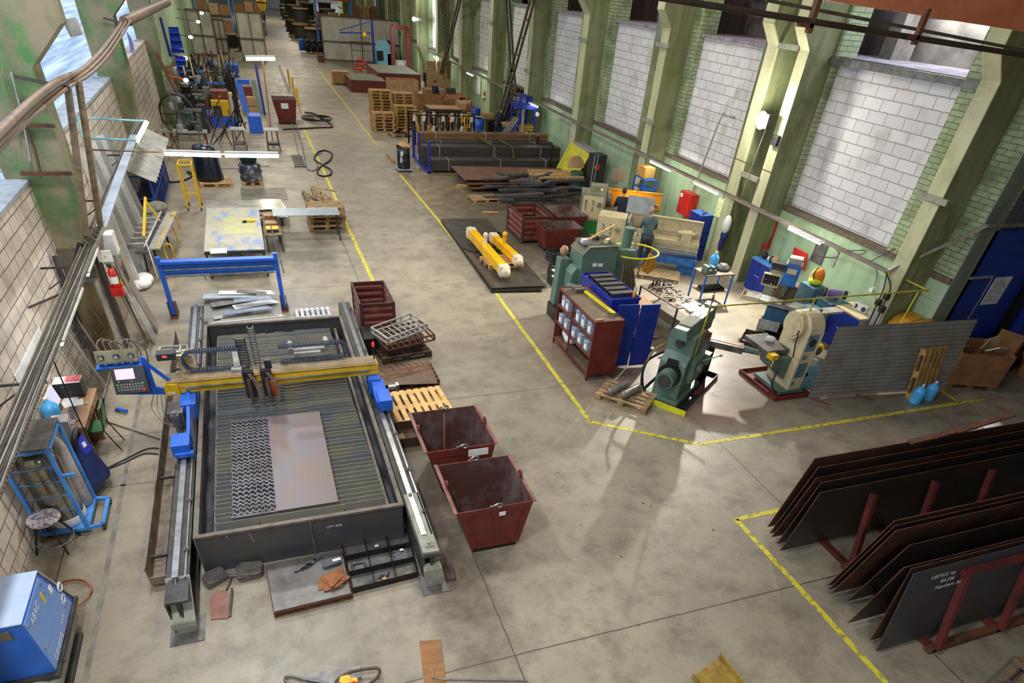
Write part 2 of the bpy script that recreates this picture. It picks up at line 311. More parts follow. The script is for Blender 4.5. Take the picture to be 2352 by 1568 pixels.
for i, (a, c) in enumerate(cols):
    b = B(); b.box(XC, XW+.02, a, c, 0, 9.5)
    b.prism([(XC, 6.05), (XC-.38, 6.5), (XC-.38, 9.5), (XC, 9.5)], a, c, 'y')
    ST('wall_right', b, green_l)
    ST('trim_%d' % k, B().box(XC-.015, XC, a+.01, c-.01, 0, 6.04).prism([(XC-.015, 6.03), (XC-.395, 6.49), (XC-.38, 6.5), (XC, 6.05)], a+.01, c-.01, 'y').box(XC-.395, XC-.38, a+.01, c-.01, 6.5, 9.4), creamc); k += 1
# rendered facing strips beside the piers
for a, c in ((18.2, 19.15), (24.9, 25.7)):
    ST('trim_%d' % k, B().box(XW-.03, XW, a, c, 5.4, 9.4), greyp); k += 1
    ST('trim_%d' % k, B().box(XW-.02, XW, a+.35, c, 0.0, 5.4), green_l); k += 1
ST('trim_%d' % k, B().box(XW-.02, XW, 18.4, 18.8, 5.4, 9.4), brickg); k += 1
# gallery behind the openings
g = B().box(15.2, 22, 10, 120, 5.75, 5.97); ST('floor', g, purp)
ST('wall_back', B().box(17.9, 18.1, 10, 120, 5.97, 6.9), conc)
gw = B()
for y in (17.6, 24.4, 31, 37.5, 44): gw.box(15.6, 22, y, y+.5, 5.97, 9.4)
ST('wall_back', gw, brown)
gc = B(); 
for y in (16.2,): gc.box(16.9, 17.6, y, y+.45, 5.97, 9)
ST('wall_back', gc, conc)
ST('ceiling', B().box(15.0, 22, 17.8, 120, 8.6, 8.8), conc)
# end of the right wall, jamb and the annex behind it
ST('wall_right', B().box(XW, 15.45, 9.98, 10.0, 0, 9.4), greyp)
ST('wall_right', B().box(22, 22.3, -8, 10.4, 0, 9.4), greyp)
ST('wall_back', B().box(15.45, 22, 10.06, 10.3, 0, 9.4), mat('grey_annex_cladding', '5c6668', '474f52', rough=.7, scale=3, stretch=(1, 1, .3)))
# left wall
XL = -4.05
ST('wall_left', B().box(XL-.42, XL, -8, 14.5, 0, 3.42), blockl)
ST('trim_%d' % k, B().box(XL-.5, XL+.02, -8, 14.5, 3.42, 3.47), mat('snowy_concrete_cap', 'a3a9af', '7d8286', rough=.9, scale=3)); k += 1
ST('wall_left', B().box(XL-.42, XL, 15.2, 26.6, 0, 3.55), blockl)
ST('trim_%d' % k, B().box(XL-.5, XL+.02, 15.2, 26.6, 3.55, 3.62), MC['snowy_concrete_cap']); k += 1
ST('wall_left', B().box(XL-.42, XL, 27.4, 39, 0, 3.6), blockl)
ST('wall_left', B().box(XL-.42, XL, 39.8, 195, 0, 9.5), green_w)
lc = [(14.5, 15.15), (26.6, 27.4), (39, 39.8)]
for i_, (a, c) in enumerate(lc):
    d_ = 0 if i_ == 0 else -.15
    ST('wall_left', B().prism([(XL-.35, 0), (-3.56+d_, 0), (-3.56+d_, 2.3), (-3.36+d_, 3.4), (-3.34+d_, 5.15), (-2.72+d_, 5.75), (-2.72+d_, 9.5), (XL-.35, 9.5)], a, c, 'y'), green_d)
ST('trim_%d' % k, B().box(XL-.3, -3.5, 14.44, 15.2, 0, 2.25), mortarb); k += 1
ST('trim_%d' % k, B().bar((-2.9, 14.45, 4.9), (-3.5, 14.45, 2.2), .1, .12).bar((-2.85, 15.2, 4.9), (-3.4, 15.2, 1.9), .1, .12), woodg); k += 1
# ceiling, end walls, snow outside
ST('ceiling', B().box(-5, 15.6, -8, 195, 12.5, 12.7), conc)
ST('wall_right', B().box(15.5, 15.6, -8, 195, 9.4, 12.5), conc)
ST('wall_left', B().box(XL-.4, XL, -8, 195, 9.4, 12.5), conc)
ST('wall_back', B().box(-4.5, 22, -8.3, -8, 0, 12.5), conc); ST('wall_front', B().box(-4.5, 26, 195, 195.3, 0, 12.5), conc)
ST('ceiling', B().box(15.6, 22.3, -8, 10.3, 9.4, 9.6), conc)
snow = mat('trodden_snow', 'e4e9ee', '93a3b2', rough=.8, scale=1.1, world=True, stretch=(1.3, .06, 1), lo=.4, hi=.62)
def sn(u, v):
    x = -4.6-60*u*u; y = -5+150*v; return (x, y, -.35+.03*sin(x*2.3))
o = ST('ground', B().grid(sn, 90, 90), snow)
# floor markings
pm = mat('worn_yellow_floor_paint', 'cfc236', '8d8550', rough=.6, scale=9, lo=.5, hi=.6, world=True)
def stripe(pts, w, zz=.003):
    b = B()
    for p, q in zip(pts, pts[1:]):
        p, q = Vector(p), Vector(q); d = (q-p).normalized(); n = Vector((-d.y, d.x, 0))*w/2; b.add([p+n, p-n, q-n, q+n], [(0, 1, 2, 3)])
    for v in range(len(b.v)): b.v[v] = (b.v[v][0], b.v[v][1], zz)
    return b
def pxs(*a): return [G(*q) for q in a]
for pts, w in ((pxs((918, 400), (1000, 497), (1135, 668), (1230, 798), (1355, 968), (1605, 1020), (1900, 974), (2205, 925)), .1), ([(2.55, 17.2, 0), (2.53, 22.3, 0), (2.6, 30, 0), (2.6, 40, 0)], .11), ([(5.9, 36, 0), (6, 50, 0), (6.1, 73, 0)], .09), (pxs((1800, 1170), (1690, 1192), (1870, 1387), (2035, 1568)), .1), (pxs((2205, 925), (2158, 895)), .09), (pxs((2205, 925), (2262, 917)), .07), ([(-3.1, 7.0, 0), (-3.05, 7.6, 0)], .03)):
    ST('trim_%d' % k, stripe(pts, w), pm); k += 1
steelstrip = mat('floor_joint_steel', '8a857a', '6b655a', rough=.5, metal=.3)
ST('trim_%d' % k, stripe([(-3.08, 5.2, 0), (-3.06, 12, 0), (-3.0, 16, 0)], .07, .004), steelstrip); k += 1
ST('trim_%d' % k, stripe(pxs((232, 1120), (375, 1103)), .04, .004), steelstrip); k += 1
stain = mat('oil_stain', '4e453a', '6a5f50', rough=.35, scale=3, world=True)
NTRIM = k
# ---- placing helpers ----
def part(t, name, b, mats, sub=None, lab=None, bev=0, kind=None):
    o = b.obj(name, mats, sub or t, bev)
    if not sub: o.location = -t.location
    if lab: o['label'] = lab
    if kind: o['kind'] = kind
    return o
def lpart(t, name, b, mats, sub=None, lab=None, bev=0):      # geometry already in the thing's own coordinates
    o = b.obj(name, mats, sub or t, bev)
    if lab: o['label'] = lab
    return o
def SW(name, label, cat, b, mats, group=None, bev=0, kind=None):   # world-coordinate mesh: origin moved to its base centre
    xs = [v[0] for v in b.v]; ys = [v[1] for v in b.v]; zs = [v[2] for v in b.v]
    c = ((min(xs)+max(xs))/2, (min(ys)+max(ys))/2, min(zs)); b.v = [(v[0]-c[0], v[1]-c[1], v[2]-c[2]) for v in b.v]
    return S(name, label, cat, b, mats, c, 0, group, bev) if not kind else tag(S(name, label, cat, b, mats, c, 0, group, bev), None, None, None, kind)
V = Vector
# ================= plasma cutting table =================
slatm = mat('burnt_slat_steel', '88846f', '6a7078', rough=.45, metal=.15, scale=1.2, lo=.4, hi=.65, world=True)
wallm = mat('scaled_tank_steel', '4b4e55', '5f5948', rough=.45, metal=.35, scale=1.8, lo=.42, hi=.75)
rim = mat('tank_rim_steel', '6f675c', '52483c', rough=.55, metal=.3, scale=5)
sludge = mat('black_slag_sludge', '17191d', '23262c', rough=.5, scale=12, bump=.8)
t = T('cutting_table', 'long dark steel water-bed cutting table full of upright slats under the yellow gantry', 'cutting table', (-.26, 10.5, 0))
b = B().wall_open(-1.72, 1.19, 7.04, 14.0, 0, .68, .03)
part(t, 'tank', b, wallm)
b = B()
for x0, x1, y0, y1 in ((-1.74, 1.21, 7.02, 7.09), (-1.74, 1.21, 13.95, 14.02), (-1.74, -1.67, 7.09, 13.95), (1.14, 1.21, 7.09, 13.95)): b.box(x0, x1, y0, y1, .68, .72)
b.bar((-.18, 7.03, 0), (-.18, 7.03, .68), .03).bar((-1.73, 7.04, 0), (-1.73, 7.04, .7), .03)
part(t, 'rim', b, rim)
part(t, 'slag_bed', B().grid(lambda u, v: (-1.69+2.85*u, 7.07+6.9*v, .3+.03*sin(40*u+9*v)*cos(33*v)), 50, 90), sludge)
b = B(); i = 0; y = 7.42
while y < 13.75:
    x1 = .99-.002*i; xa = -1.49+rnd(-.01, .01); tl = rnd(-.02, .02); z = .585+rnd(-.006, .006)
    n = 12
    for j in range(n):      # burnt, nibbled top edge
        u0, u1 = xa+(x1-xa)*j/n, xa+(x1-xa)*(j+1)/n; h0, h1 = z-rnd(0, .012), z-rnd(0, .012)
        if 2 < j < 8 and 10.2 < y: h0 -= rnd(0, .03); h1 -= rnd(0, .03)
        b.add([(u0, y-.05+tl, .33), (u1, y-.05+tl, .33), (u1, y, h1), (u0, y, h0), (u0, y-.042+tl, .33), (u1, y-.042+tl, .33), (u1, y+.008, h1), (u0, y+.008, h0)], [(0, 1, 2, 3), (7, 6, 5, 4), (3, 2, 6, 7)])
    y += .112; i += 1
part(t, 'slats', b, slatm)
b = B().box(-1.52, -1.47, 7.2, 13.8, .3, .5).box(.98, 1.03, 7.2, 13.8, .3, .52).bar((-.9, 7.35, .5), (-.9, 13.7, .5), .012, .08).bar((.35, 7.35, .5), (.35, 13.7, .5), .012, .08)
part(t, 'slat_carrier', b, rim)
chalk = mat('chalk_marks', 'c9ccd0', 'a8abb0', rough=.9)
text('UM-460', 'chalk_writing', .07, chalk, t, (.15+.26, 7.0-10.5+.019, .52), (pi/2, 0, 0))
b = B().bar((-1.02, 7.034, .64), (-.99, 7.034, .46), .006).bar((-1.32, 7.034, .66), (-1.31, 7.034, .62), .006)
part(t, 'chalk_line', b, chalk)
# plate and cut skeleton on the bed
platem = mat('brown_blue_plate', '6a6266', '73604f', rough=.42, metal=.25, scale=1.4, lo=.42, hi=.66, stretch=(2, .6, 1))
SW('steel_plate', 'smooth brown-grey steel plate lying uncut on the slats of the cutting table', 'steel plate', B().box(-.63, .28, 7.47, 10.13, .59, .61), platem)
b = B(); rows = 26; y0, y1 = 7.49, 10.13
for r in range(rows):     # rows of S-shaped cut strips, seen from above as waves
    yb = y0+(y1-y0)*(r+.5)/rows
    for c in range(7):
        xa = -1.24+c*.088; pts = [(xa+.088*u, yb+.024*sin(2*pi*u)+.012*sin(r*1.3)) for u in [k/8 for k in range(9)]]
        w = .017
        for (p, q) in zip(pts, pts[1:]):
            b.add([(p[0], p[1]-w, .613), (q[0], q[1]-w, .613), (q[0], q[1]+w, .613), (p[0], p[1]+w, .613), (p[0], p[1]-w, .59), (q[0], q[1]-w, .59), (q[0], q[1]+w, .59), (p[0], p[1]+w, .59)], [(0, 1, 2, 3), (0, 4, 5, 1), (3, 2, 6, 7)])
for c in range(8):
    xa = -1.24+c*.088; b.tube([(xa+.012*sin(k*.9), y0+(y1-y0)*k/60, .606) for k in range(61)], .008, 4)
b.box(-1.26, -.61, 7.46, 7.49, .59, .613)
SW('cut_sheet_skeleton', 'steel sheet cut into rows of S-shaped curls beside the smooth plate', 'cut sheet', b, mat('cut_steel_skeleton', '77747a', '585357', rough=.5, metal=.15, scale=3))
# guide rails of the machine
greyg = mat('grey_green_rail_paint', '989a88', '7c7d6c', rough=.5, scale=5)
def rail(x, ya, yb, lab, side):
    t = T('guide_rail', lab, 'rail', (x, ya, 0), group=None)
    b = B().box(x-.14, x+.14, ya+.1, yb, .12, .16).box(x-.14, x+.14, ya+.1, yb, .5, .54).box(x-.02, x+.02, ya+.1, yb, .16, .5).box(x-.14, x-.12, ya+.1, yb, .16, .5)
    part(t, 'beam', b, steel)
    part(t, 'rail_head', B().box(x-.06, x+.02, ya+.5, yb, .54, .6).box(x+.09, x+.11, ya+.5, yb, .54, .58), bright)
    yy = ya+1
    while yy < yb: part(t, 'rail_clamp', B().box(x+.07, x+.13, yy, yy+.06, .54, .6).cyl((x+.1, yy+.03, .6), (x+.1, yy+.03, .63), .012, n=6), steel2); yy += 1.1
    part(t, 'foot_plate', B().box(x-.2, x+.22, ya-.16, ya+.3, 0, .012), steel2)
    b = B().box(x-.12, x+.12, ya, ya+.34, .012, .12) if side > 0 else B().box(x-.1, x+.14, ya+.02, ya+.25, .012, .14)
    if side > 0: b.box(x-.13, x+.13, ya, ya+.16, .12, .34).box(x-.12, x+.12, ya+.14, ya+1.5, .46, .58).box(x-.12, x-.1, ya+.14, ya+1.5, .16, .46).cyl((x, ya+.3, .58), (x, ya+.3, .63), .03, n=6).box(x-.06, x+.06, ya+.24, ya+.36, .58, .6).cyl((x-.02, ya+1.45, .58), (x-.02, ya+1.45, .63), .03, n=6)
    else: b.prism([(ya+.05, .14), (ya+.05, .2), (ya+.5, .55), (ya+.5, .14)], x-.14, x-.11, 'x').add([(x-.15, ya+.06, .2), (x+.15, ya+.06, .2), (x+.15, ya+.55, .56), (x-.15, ya+.55, .56), (x-.15, ya+.06, .18), (x+.15, ya+.06, .18), (x+.15, ya+.55, .54), (x-.15, ya+.55, .54)], [(0, 1, 2, 3), (7, 6, 5, 4), (0, 4, 5, 1), (2, 6, 7, 3)]).box(x-.15, x+.15, ya+.03, ya+.07, .1, .2).bar((x, ya+.1, .22), (x-.02, ya+.5, .57), .01, .06)
    part(t, 'end_bracket', b, greyg)
rail(-1.95, 5.95, 15.5, 'guide rail left of the cutting table, bright worn rail head, on a steel foot plate', -1)
rail(1.4, 5.92, 15.2, 'guide rail right of the cutting table, grey-green painted near end', 1)
t = T('cable_trough', 'low rusty open cable trough running beside the left guide rail', 'cable trough', (-2.26, 11, 0))
b = B().box(-2.44, -2.42, 6.95, 14.6, .06, .38).box(-2.12, -2.1, 6.95, 14.6, .06, .3).box(-2.42, -2.12, 6.95, 14.6, .06, .08).box(-2.42, -2.12, 6.93, 6.95, .06, .2).box(-2.29, -2.25, 6.95, 9.8, .08, .12)
part(t, 'channel', b, mat('rust_grey_trough', '86796a', '5d4c3c', rough=.6, metal=.2, scale=4))
for y in (7.3, 9.2, 11.1, 13): part(t, 'bracket', B().box(-2.4, -2.14, y, y+.05, 0, .06).box(-2.46, -2.1, y+.02, y+.06, .2, .24), steel)
# ================= gantry =================
t = T('cutting_gantry', 'yellow gantry of the plasma cutter with blue end trucks, cable chains and control console', 'gantry', (-.35, 10.8, .6))
b = B().box(-2.2, 1.5, 10.7, 10.76, 1.04, 1.15).box(-2.2, 1.5, 10.72, 10.98, .93, 1.02)
part(t, 'beam', b.box(-2.2, 1.5, 10.76, 10.98, 1.02, 1.15), yel, bev=.006)
part(t, 'beam_cover', B().box(-2.18, 1.48, 10.74, 11.04, 1.151, 1.165).box(-2.18, 1.48, 10.69, 10.705, 1.14, 1.16), mat('brown_dusty_cover', '8f7a5c', '6c5b43', rough=.6, scale=4))
part(t, 'linear_rail', B().box(-1.9, 1.3, 10.66, 10.7, 1.035, 1.06), bright)
o = part(t, 'end_truck', B().box(1.28, 1.5, 10.52, 10.98, .6, .93).prism([(10.55, .62), (10.55, .9), (10.2, .78), (9.95, .78), (9.95, .62)], 1.32, 1.56, 'x').box(1.36, 1.6, 9.86, 10.3, .62, .84), blue, bev=.008)
part(t, 'drive_motor', B().cyl((1.62, 10.4, .8), (1.78, 10.4, .8), .05).box(1.76, 1.82, 10.34, 10.46, .74, .86), bright, sub=o)
o = part(t, 'end_truck', B().box(-2.12, -1.84, 9.22, 9.6, .62, .82).box(-2.08, -1.8, 9.15, 9.24, .62, .7).prism([(9.6, .62), (9.6, .8), (10.9, 1.0), (10.9, .62)], -1.9, -1.84, 'x').box(-2.0, -1.75, 10.3, 10.98, .62, .93), blue, bev=.008)
part(t, 'drive_motor', B().box(-2.1, -1.98, 9.85, 9.97, .78, 1.0).cyl((-2.04, 9.91, .62), (-2.04, 9.91, .8), .05).cyl((-2.04, 9.91, 1.0), (-2.04, 9.91, 1.04), .04).box(-2.2, -1.95, 10.1, 10.5, .72, .9), steel2, sub=o)
part(t, 'splash_guard', B().bar((-1.8, 9.3, .65), (-1.83, 9.3, 1.0), .003, .02).add([(-1.78, 8.9, .62), (-1.78, 10.6, .62), (-1.8, 10.6, 1.05), (-1.8, 9.6, .95)], [(0, 1, 2, 3)]), mat('clear_plastic_guard', '8f9daa', '7c8894', rough=.15, alpha=.45), sub=o)
# end plates, labels
part(t, 'end_cap', B().box(-2.22, -2.0, 10.66, 10.7, .93, 1.14), yel)
part(t, 'rating_plate', B().box(-2.18, -2.06, 10.65, 10.66, .96, 1.0), white)
# control console on blue arm
cx, cy = -2.55, 10.75
arm = B()
for z0 in (1.0,): arm.prism([(-2.95, 1.02), (-2.2, .93), (-2.2, 1.04), (-2.35, 1.1), (-2.35, 1.62), (-2.42, 1.68), (-2.5, 1.1), (-2.95, 1.08)], 10.72, 10.76, 'y')
arm.box(-3.12, -2.42, 10.7, 10.98, 1.5, 1.53).bar((-2.42, 10.74, 1.6), (-2.1, 10.8, 1.12), .03, .06)
con = part(t, 'console_arm', arm, blue)
R0 = Euler((radians(-28), 0, radians(0))).to_matrix()
def onp(c, x, y, z): return V(c)+R0 @ V((x, y, z))
cs = V((-2.66, 10.66, 1.3))
def pl(bb, x, z, w, h, d0, d1): bb.cb(onp(cs, x, -(d0+d1)/2, z), (w, d1-d0, h), (radians(-28), 0, 0)); return bb
scn = part(t, 'control_cabinet', pl(B(), 0, 0, .5, .44, 0, .12), dgrey, bev=.01)
part(t, 'screen', pl(B(), -.05, .1, .28, .17, .121, .125), mat('lit_pink_screen', 'd9c3da', 'c3b0cf', rough=.3, emit=.6), sub=scn)
b = B()
for r in range(3):
    for c in range(9): pl(b, -.19+c*.045, -.07-r*.042, .026, .022, .121, .128)
part(t, 'keypad', b, lgrey, sub=scn)
b = B()
for q, (x, z) in enumerate(((-.2, -.07), (-.16, -.02), (.03, -.02), (.19, -.06))): pl(b, x, z, .02, .02, .128, .136)
part(t, 'lamp_button', b, mat('green_button', '4ea52a', rough=.4, emit=.5), sub=scn)
part(t, 'stop_button', B().cyl(onp(cs, .19, -.12, -.17), onp(cs, .19, -.16, -.17), .028), red, sub=scn)
gp = part(t, 'gas_panel', B().cb((-2.78, 10.84, 1.66), (.62, .14, .2), (radians(-24), 0, 0)), mat('gas_panel_face', '8a8468', '716b52', rough=.45, metal=.3), bev=.006)
b = B()
for x in (-.22, 0, .22): b.cyl((-2.78+x, 10.78, 1.7), (-2.78+x, 10.74, 1.685), .045, n=18)
part(t, 'pressure_gauge', b, black, sub=gp)
b = B()
for x in (-.22, 0, .22): b.cyl((-2.78+x, 10.741, 1.686), (-2.78+x, 10.735, 1.684), .033, n=18)
part(t, 'gauge_dial', b, white, sub=gp)
b = B()
for x in (-.18, -.03, .07, .2): b.cyl((-2.78+x, 10.8, 1.6), (-2.78+x, 10.72, 1.57), .018)
part(t, 'valve', b, bright, sub=gp)
b = B()
for j in range(6):
    x = -3.0+.09*j; b.tube([(x, 10.9, 1.72), (x-.02, 10.92, 1.86+.03*(j % 2)), (x+.08, 11.0, 1.9-.04*(j % 3)), (x+.16, 11.1, 1.6), (x+.1, 11.15, 1.2)], .011)
part(t, 'hoses', b, mat('grey_hose', '7d7368', '5f5347', rough=.6), sub=gp)
b = B()
for j in range(5):
    x = -2.3+.05*j; b.tube([(x-.1, 10.75, .98), (x-.2+.03*j, 10.6, .75-.05*j), (x, 10.3, .6-.04*j), (x+.25, 10.1, .72), (x+.2, 9.95, .85)], .006)
part(t, 'loose_cables', b, MC['grey_hose'])
hc = part(t, 'height_controller', B().box(-2.22, -1.93, 10.85, 11.02, 1.5, 1.62), dgrey, bev=.006)
part(t, 'red_display', B().cb((-2.09, 10.848, 1.575), (.07, .004, .03)), mat('red_led', 'ff3322', rough=.4, emit=3), sub=hc)
part(t, 'wire_bracket', B().wall_open(-2.2, -1.85, 11.02, 11.3, 1.52, 1.56, .025, False).bar((-2.2, 11.15, 1.54), (-1.85, 11.15, 1.54), .02).tube([(-1.85, 11.05, 1.55), (-1.76, 11.1, 1.55), (-1.76, 11.3, 1.55), (-1.85, 11.32, 1.55)], .01), lgrey, sub=hc)
part(t, 'pendant_box', B().box(-1.98, -1.72, 11.2, 11.45, 1.1, 1.4), cream, sub=hc)
# cable chains: links swept along a lying U
def chain(path, w, name, sub=None):
    P = []; 
    for p, q in zip(path, path[1:]):
        n = max(1, round((V(q)-V(p)).length/.045))
        P += [V(p).lerp(V(q), i/n) for i in range(n)]
    P.append(V(path[-1])); bk = B(); bd = B()
    for p, q in zip(P, P[1:]):
        mid = (p+q)/2; d = (q-p); ang = math.atan2(d.z, d.x)
        for s_ in (-1, 1): bk.cb(mid+V((0, s_*w/2, 0)), (d.length*.9, .008, .05), (0, -ang, 0))
        bk.cb(mid, (d.length*.35, w, .045), (0, -ang, 0)); bd.cyl(mid+V((0, -w/2-.007, 0)), mid+V((0, -w/2-.003, 0)), .011, n=6)
    o = part(t, name, bk, mat('chain_plastic', '4a494d', '323236', rough=.5), sub=sub); part(t, 'link_pin', bd, mat('blue_pin', '3f8ce0', rough=.4), sub=o)
def uloop(xa, xb, z0, z1, y, left):
    r = (z1-z0)/2; pts = [(xa, y, z1), (xb, y, z1)]; cx = xb
    for k in range(1, 8):
        a = pi/2-pi*k/8 if not left else pi/2+pi*k/8
        pts.append((cx+r*cos(a), y, (z0+z1)/2+r*sin(a)))
    return pts+[(xb, y, z0), (xa, y, z0)]
chain(uloop(-.85, -1.68, 1.2, 1.56, 11.0, True), .09, 'cable_chain')
chain(uloop(-.25, .83, 1.2, 1.5, 11.05, False), .09, 'cable_chain')
# torch carriages
for x, nm in ((-.82, 'torch_carriage'), (-.52, 'torch_carriage')):
    c = part(t, nm, B().box(x-.09, x+.09, 10.56, 10.7, .78, 1.34), oil, bev=.006)
    b = B()
    for j in range(12): b.box(x-.1, x+.1, 10.53, 10.56, .8+j*.045, .825+j*.045)
    part(t, 'ladder_plate', b, steel, sub=c)
    part(t, 'torch_tube', B().cyl((x, 10.48, 1.2), (x, 10.44, .78), .035).cyl((x, 10.44, .78), (x, 10.42, .66), .022, .012), brown if x < -.7 else steel2, sub=c)
    hz = B()
    for j in range(3): hz.tube([(x+.02*j, 10.5, 1.3), (x+.1+.03*j, 10.4, 1.1), (x+.12+.02*j, 10.3, .85), (x+.03, 10.34, .72+.02*j), (x, 10.42, .75)], .008)
    part(t, 'gas_hoses', hz, MC['grey_hose'], sub=c)
o = part(t, 'orange_cover', B().cb((-.46, 10.5, .98), (.2, .03, .3), (.1, 0, .05)), orange, bev=.006)
b = B()
for j in range(14): b.box(-.69, -.6, 11.06, 11.1, 1.2+j*.05, 1.222+j*.05)
b.box(-.7, -.685, 11.05, 11.12, 1.15, 1.9).box(-.605, -.59, 11.05, 11.12, 1.15, 1.9)
part(t, 'mast_chain', b, mat('grey_chain', '6e6a66', '4f4c48', rough=.5))
b = B()
for j in range(11): b.box(-.93, -.78, 10.98, 11.05, 1.2+j*.05, 1.222+j*.05)
b.box(-.94, -.925, 10.97, 11.06, 1.15, 1.75).box(-.785, -.77, 10.97, 11.06, 1.15, 1.75)
part(t, 'mast_chain', b, steel)
part(t, 'motor_box', B().box(-.52, -.4, 10.62, 10.72, 1.3, 1.46), dgrey, bev=.005)
part(t, 'grey_shield', B().wall_open(-.02, .62, 11.2, 11.45, 1.25, 1.33, .02).cyl((-.03, 11.2, 1.32), (-.03, 11.45, 1.36), .05).cyl((.63, 11.2, 1.36), (.63, 11.45, 1.4), .05).box(.02, .5, 11.12, 11.2, 1.15, 1.3), lgrey)
part(t, 'side_bracket', B().box(-1.1, -.85, 10.85, 10.98, 1.165, 1.22).prism([(10.98, 1.22), (11.2, 1.4), (11.2, 1.36), (10.98, 1.18)], -1.05, -.9, 'x'), lgrey)
part(t, 'warning_pole', B().cyl((1.46, 10.9, 1.16), (1.46, 10.9, 1.42), .012), black)
part(t, 'warning_light', B().cyl((1.46, 10.9, 1.42), (1.46, 10.9, 1.47), .025).ball((1.46, 10.9, 1.48), (.028, .028, .035)), mat('red_beacon', 'e8301c', rough=.3, emit=.5))
# ================= parts lying at the end of the table =================
def disc(b, cx, cy, z, a, c, h, rz=0, n=24):
    return b.prism([(cx+cos(rz)*x-sin(rz)*y, cy+sin(rz)*x+cos(rz)*y) for x, y in [(min(max(a*1.25*cos(2*pi*i/n), -a), a), min(max(c*1.3*sin(2*pi*i/n), -c), c)) for i in range(n)]], z, z+h)
dm = mat('cut_steel_disc', '6f6a64', '57524c', rough=.55, metal=.2, scale=6)
for i in range(6):
    S('oval_blank', 'oval steel blank in the neat stack before the cutting table, %s' % ('lowest of the stack', 'second from the bottom', 'third from the bottom', 'fourth from the bottom', 'second from the top', 'topmost of the stack')[i], 'steel blank', disc(B(), 0, 0, 0, .17, .135, .02), dm, (-1.13+rnd(-.015, .015), 6.87+rnd(-.015, .015), .021*i), rnd(-.15, .15), 'oval blanks stacked before the table')
for i in range(3):
    S('oval_blank', 'oval steel blank in the low slumped pile by the left rail foot, %s' % ('underneath', 'middle one', 'on top')[i], 'steel blank', disc(B(), 0, 0, 0, .15, .12, .02), dm, (-1.62+.01*i, 6.86+.01*i, .025+.022*i), .5, 'oval blanks by the rail foot', rot=(.12, .1, .5))
SW('copper_plate', 'pinkish flat plate with a notched top lying by the left rail foot', 'steel plate', B().prism([(-1.66, 6.12), (-1.44, 6.08), (-1.4, 6.5), (-1.48, 6.62), (-1.6, 6.63), (-1.68, 6.5)], 0, .02), mat('pinkish_plate', '9c6d5c', '84594a', rough=.6))
SW('flat_bar', 'narrow dark flat bar leaning at the pinkish plate', 'steel bar', B().bar((-1.42, 6.1, .02), (-1.38, 6.6, .05), .03, .02), steel)
t = T('hammer', 'small hammer with grey handle lying near the oval blanks', 'hammer', (-1.4, 6.75, 0)); part(t, 'handle', B().cyl((-1.46, 6.6, .03), (-1.38, 6.85, .03), .013), steel2); part(t, 'head', B().cyl((-1.43, 6.87, .03), (-1.3, 6.85, .03), .024), steel2)
# low steel platform
t = T('steel_platform', 'low steel-topped platform with rusty frame at the end of the cutting table', 'platform', (-.37, 6.45, 0), 0)
P1, P2, P3, P4 = G(630, 1405, .11), G(806, 1362, .11), G(783, 1262, .11), G(611, 1297, .11)
def quad(b, P, z0, z1): return b.prism([(p.x, p.y) for p in P], z0, z1)
part(t, 'top_plate', quad(B(), (P1, P2, P3, P4), .1, .115), mat('worn_plate_top', '77736f', '5b544e', rough=.4, metal=.4, scale=3))
b = B()
for p, q in ((P1, P2), (P2, P3), (P3, P4), (P4, P1)): b.bar(p*1-V((0, 0, .03)), q*1-V((0, 0, .03)), .03).bar(V((p.x, p.y, .015)), V((q.x, q.y, .015)), .03)
for f in (0, .42, .68, 1): q = P1.lerp(P2, f); b.bar((q.x, q.y, 0), (q.x, q.y, .1), .03)
part(t, 'frame', b, rust)
lk = mat('link_plate_steel', '6a6a70', '4e4c4e', rough=.4, metal=.5, scale=5)
def linkpl(b, L=.2, w=.05, h=.012):
    poly = [(L/2*sx+w*cos(a), w*sin(a)) for sx, a0 in ((1, -pi/2), (-1, pi/2)) for a in [a0+pi*k/6 for k in range(7)]]
    return b.prism(poly, 0, h).cyl((L/2, 0, h), (L/2, 0, h+.001), w*.4, n=10).cyl((-L/2, 0, h), (-L/2, 0, h+.001), w*.4, n=10)
gr = 'link plates stacked on the platform'
for r in range(3):
    for i in range(4 if r == 0 else 2): S('link_plate', 'link plate on the low platform, %s of the %s pile' % (('bottom', 'second', 'third', 'topmost')[i] if r == 0 else ('bottom', 'topmost')[i], ('near', 'middle', 'far')[r]), 'link plate', linkpl(B(), .19, .045), lk, (.02+.01*r, 6.62+.1*r, .116+.013*i), .12+.03*i, gr)
SW('paper_tag', 'white paper tag on the link plates of the platform', 'paper', B().cb((.1, 6.66, .175), (.12, .05, .002), (0, 0, .15)), paper)
for i, (x, y, a) in enumerate(((-.38, 6.66, .3), (-.3, 6.7, .5), (-.22, 6.78, .25))): S('curved_bracket', 'curved dark steel bracket on the platform, %s' % ('leftmost of the three', 'middle of the three', 'the wide one nearest the link plates')[i], 'bracket', B().prism([(-.14, -.02), (.06, -.03), (.14, .01), (.13, .04), (.04, .0), (-.14, .005)], 0, .03), lk, (x, y, .116), a, 'curved brackets on the platform')
gm = mat('orange_rusted_gusset', '9c6038', '7c4a2c', rough=.75, scale=4)
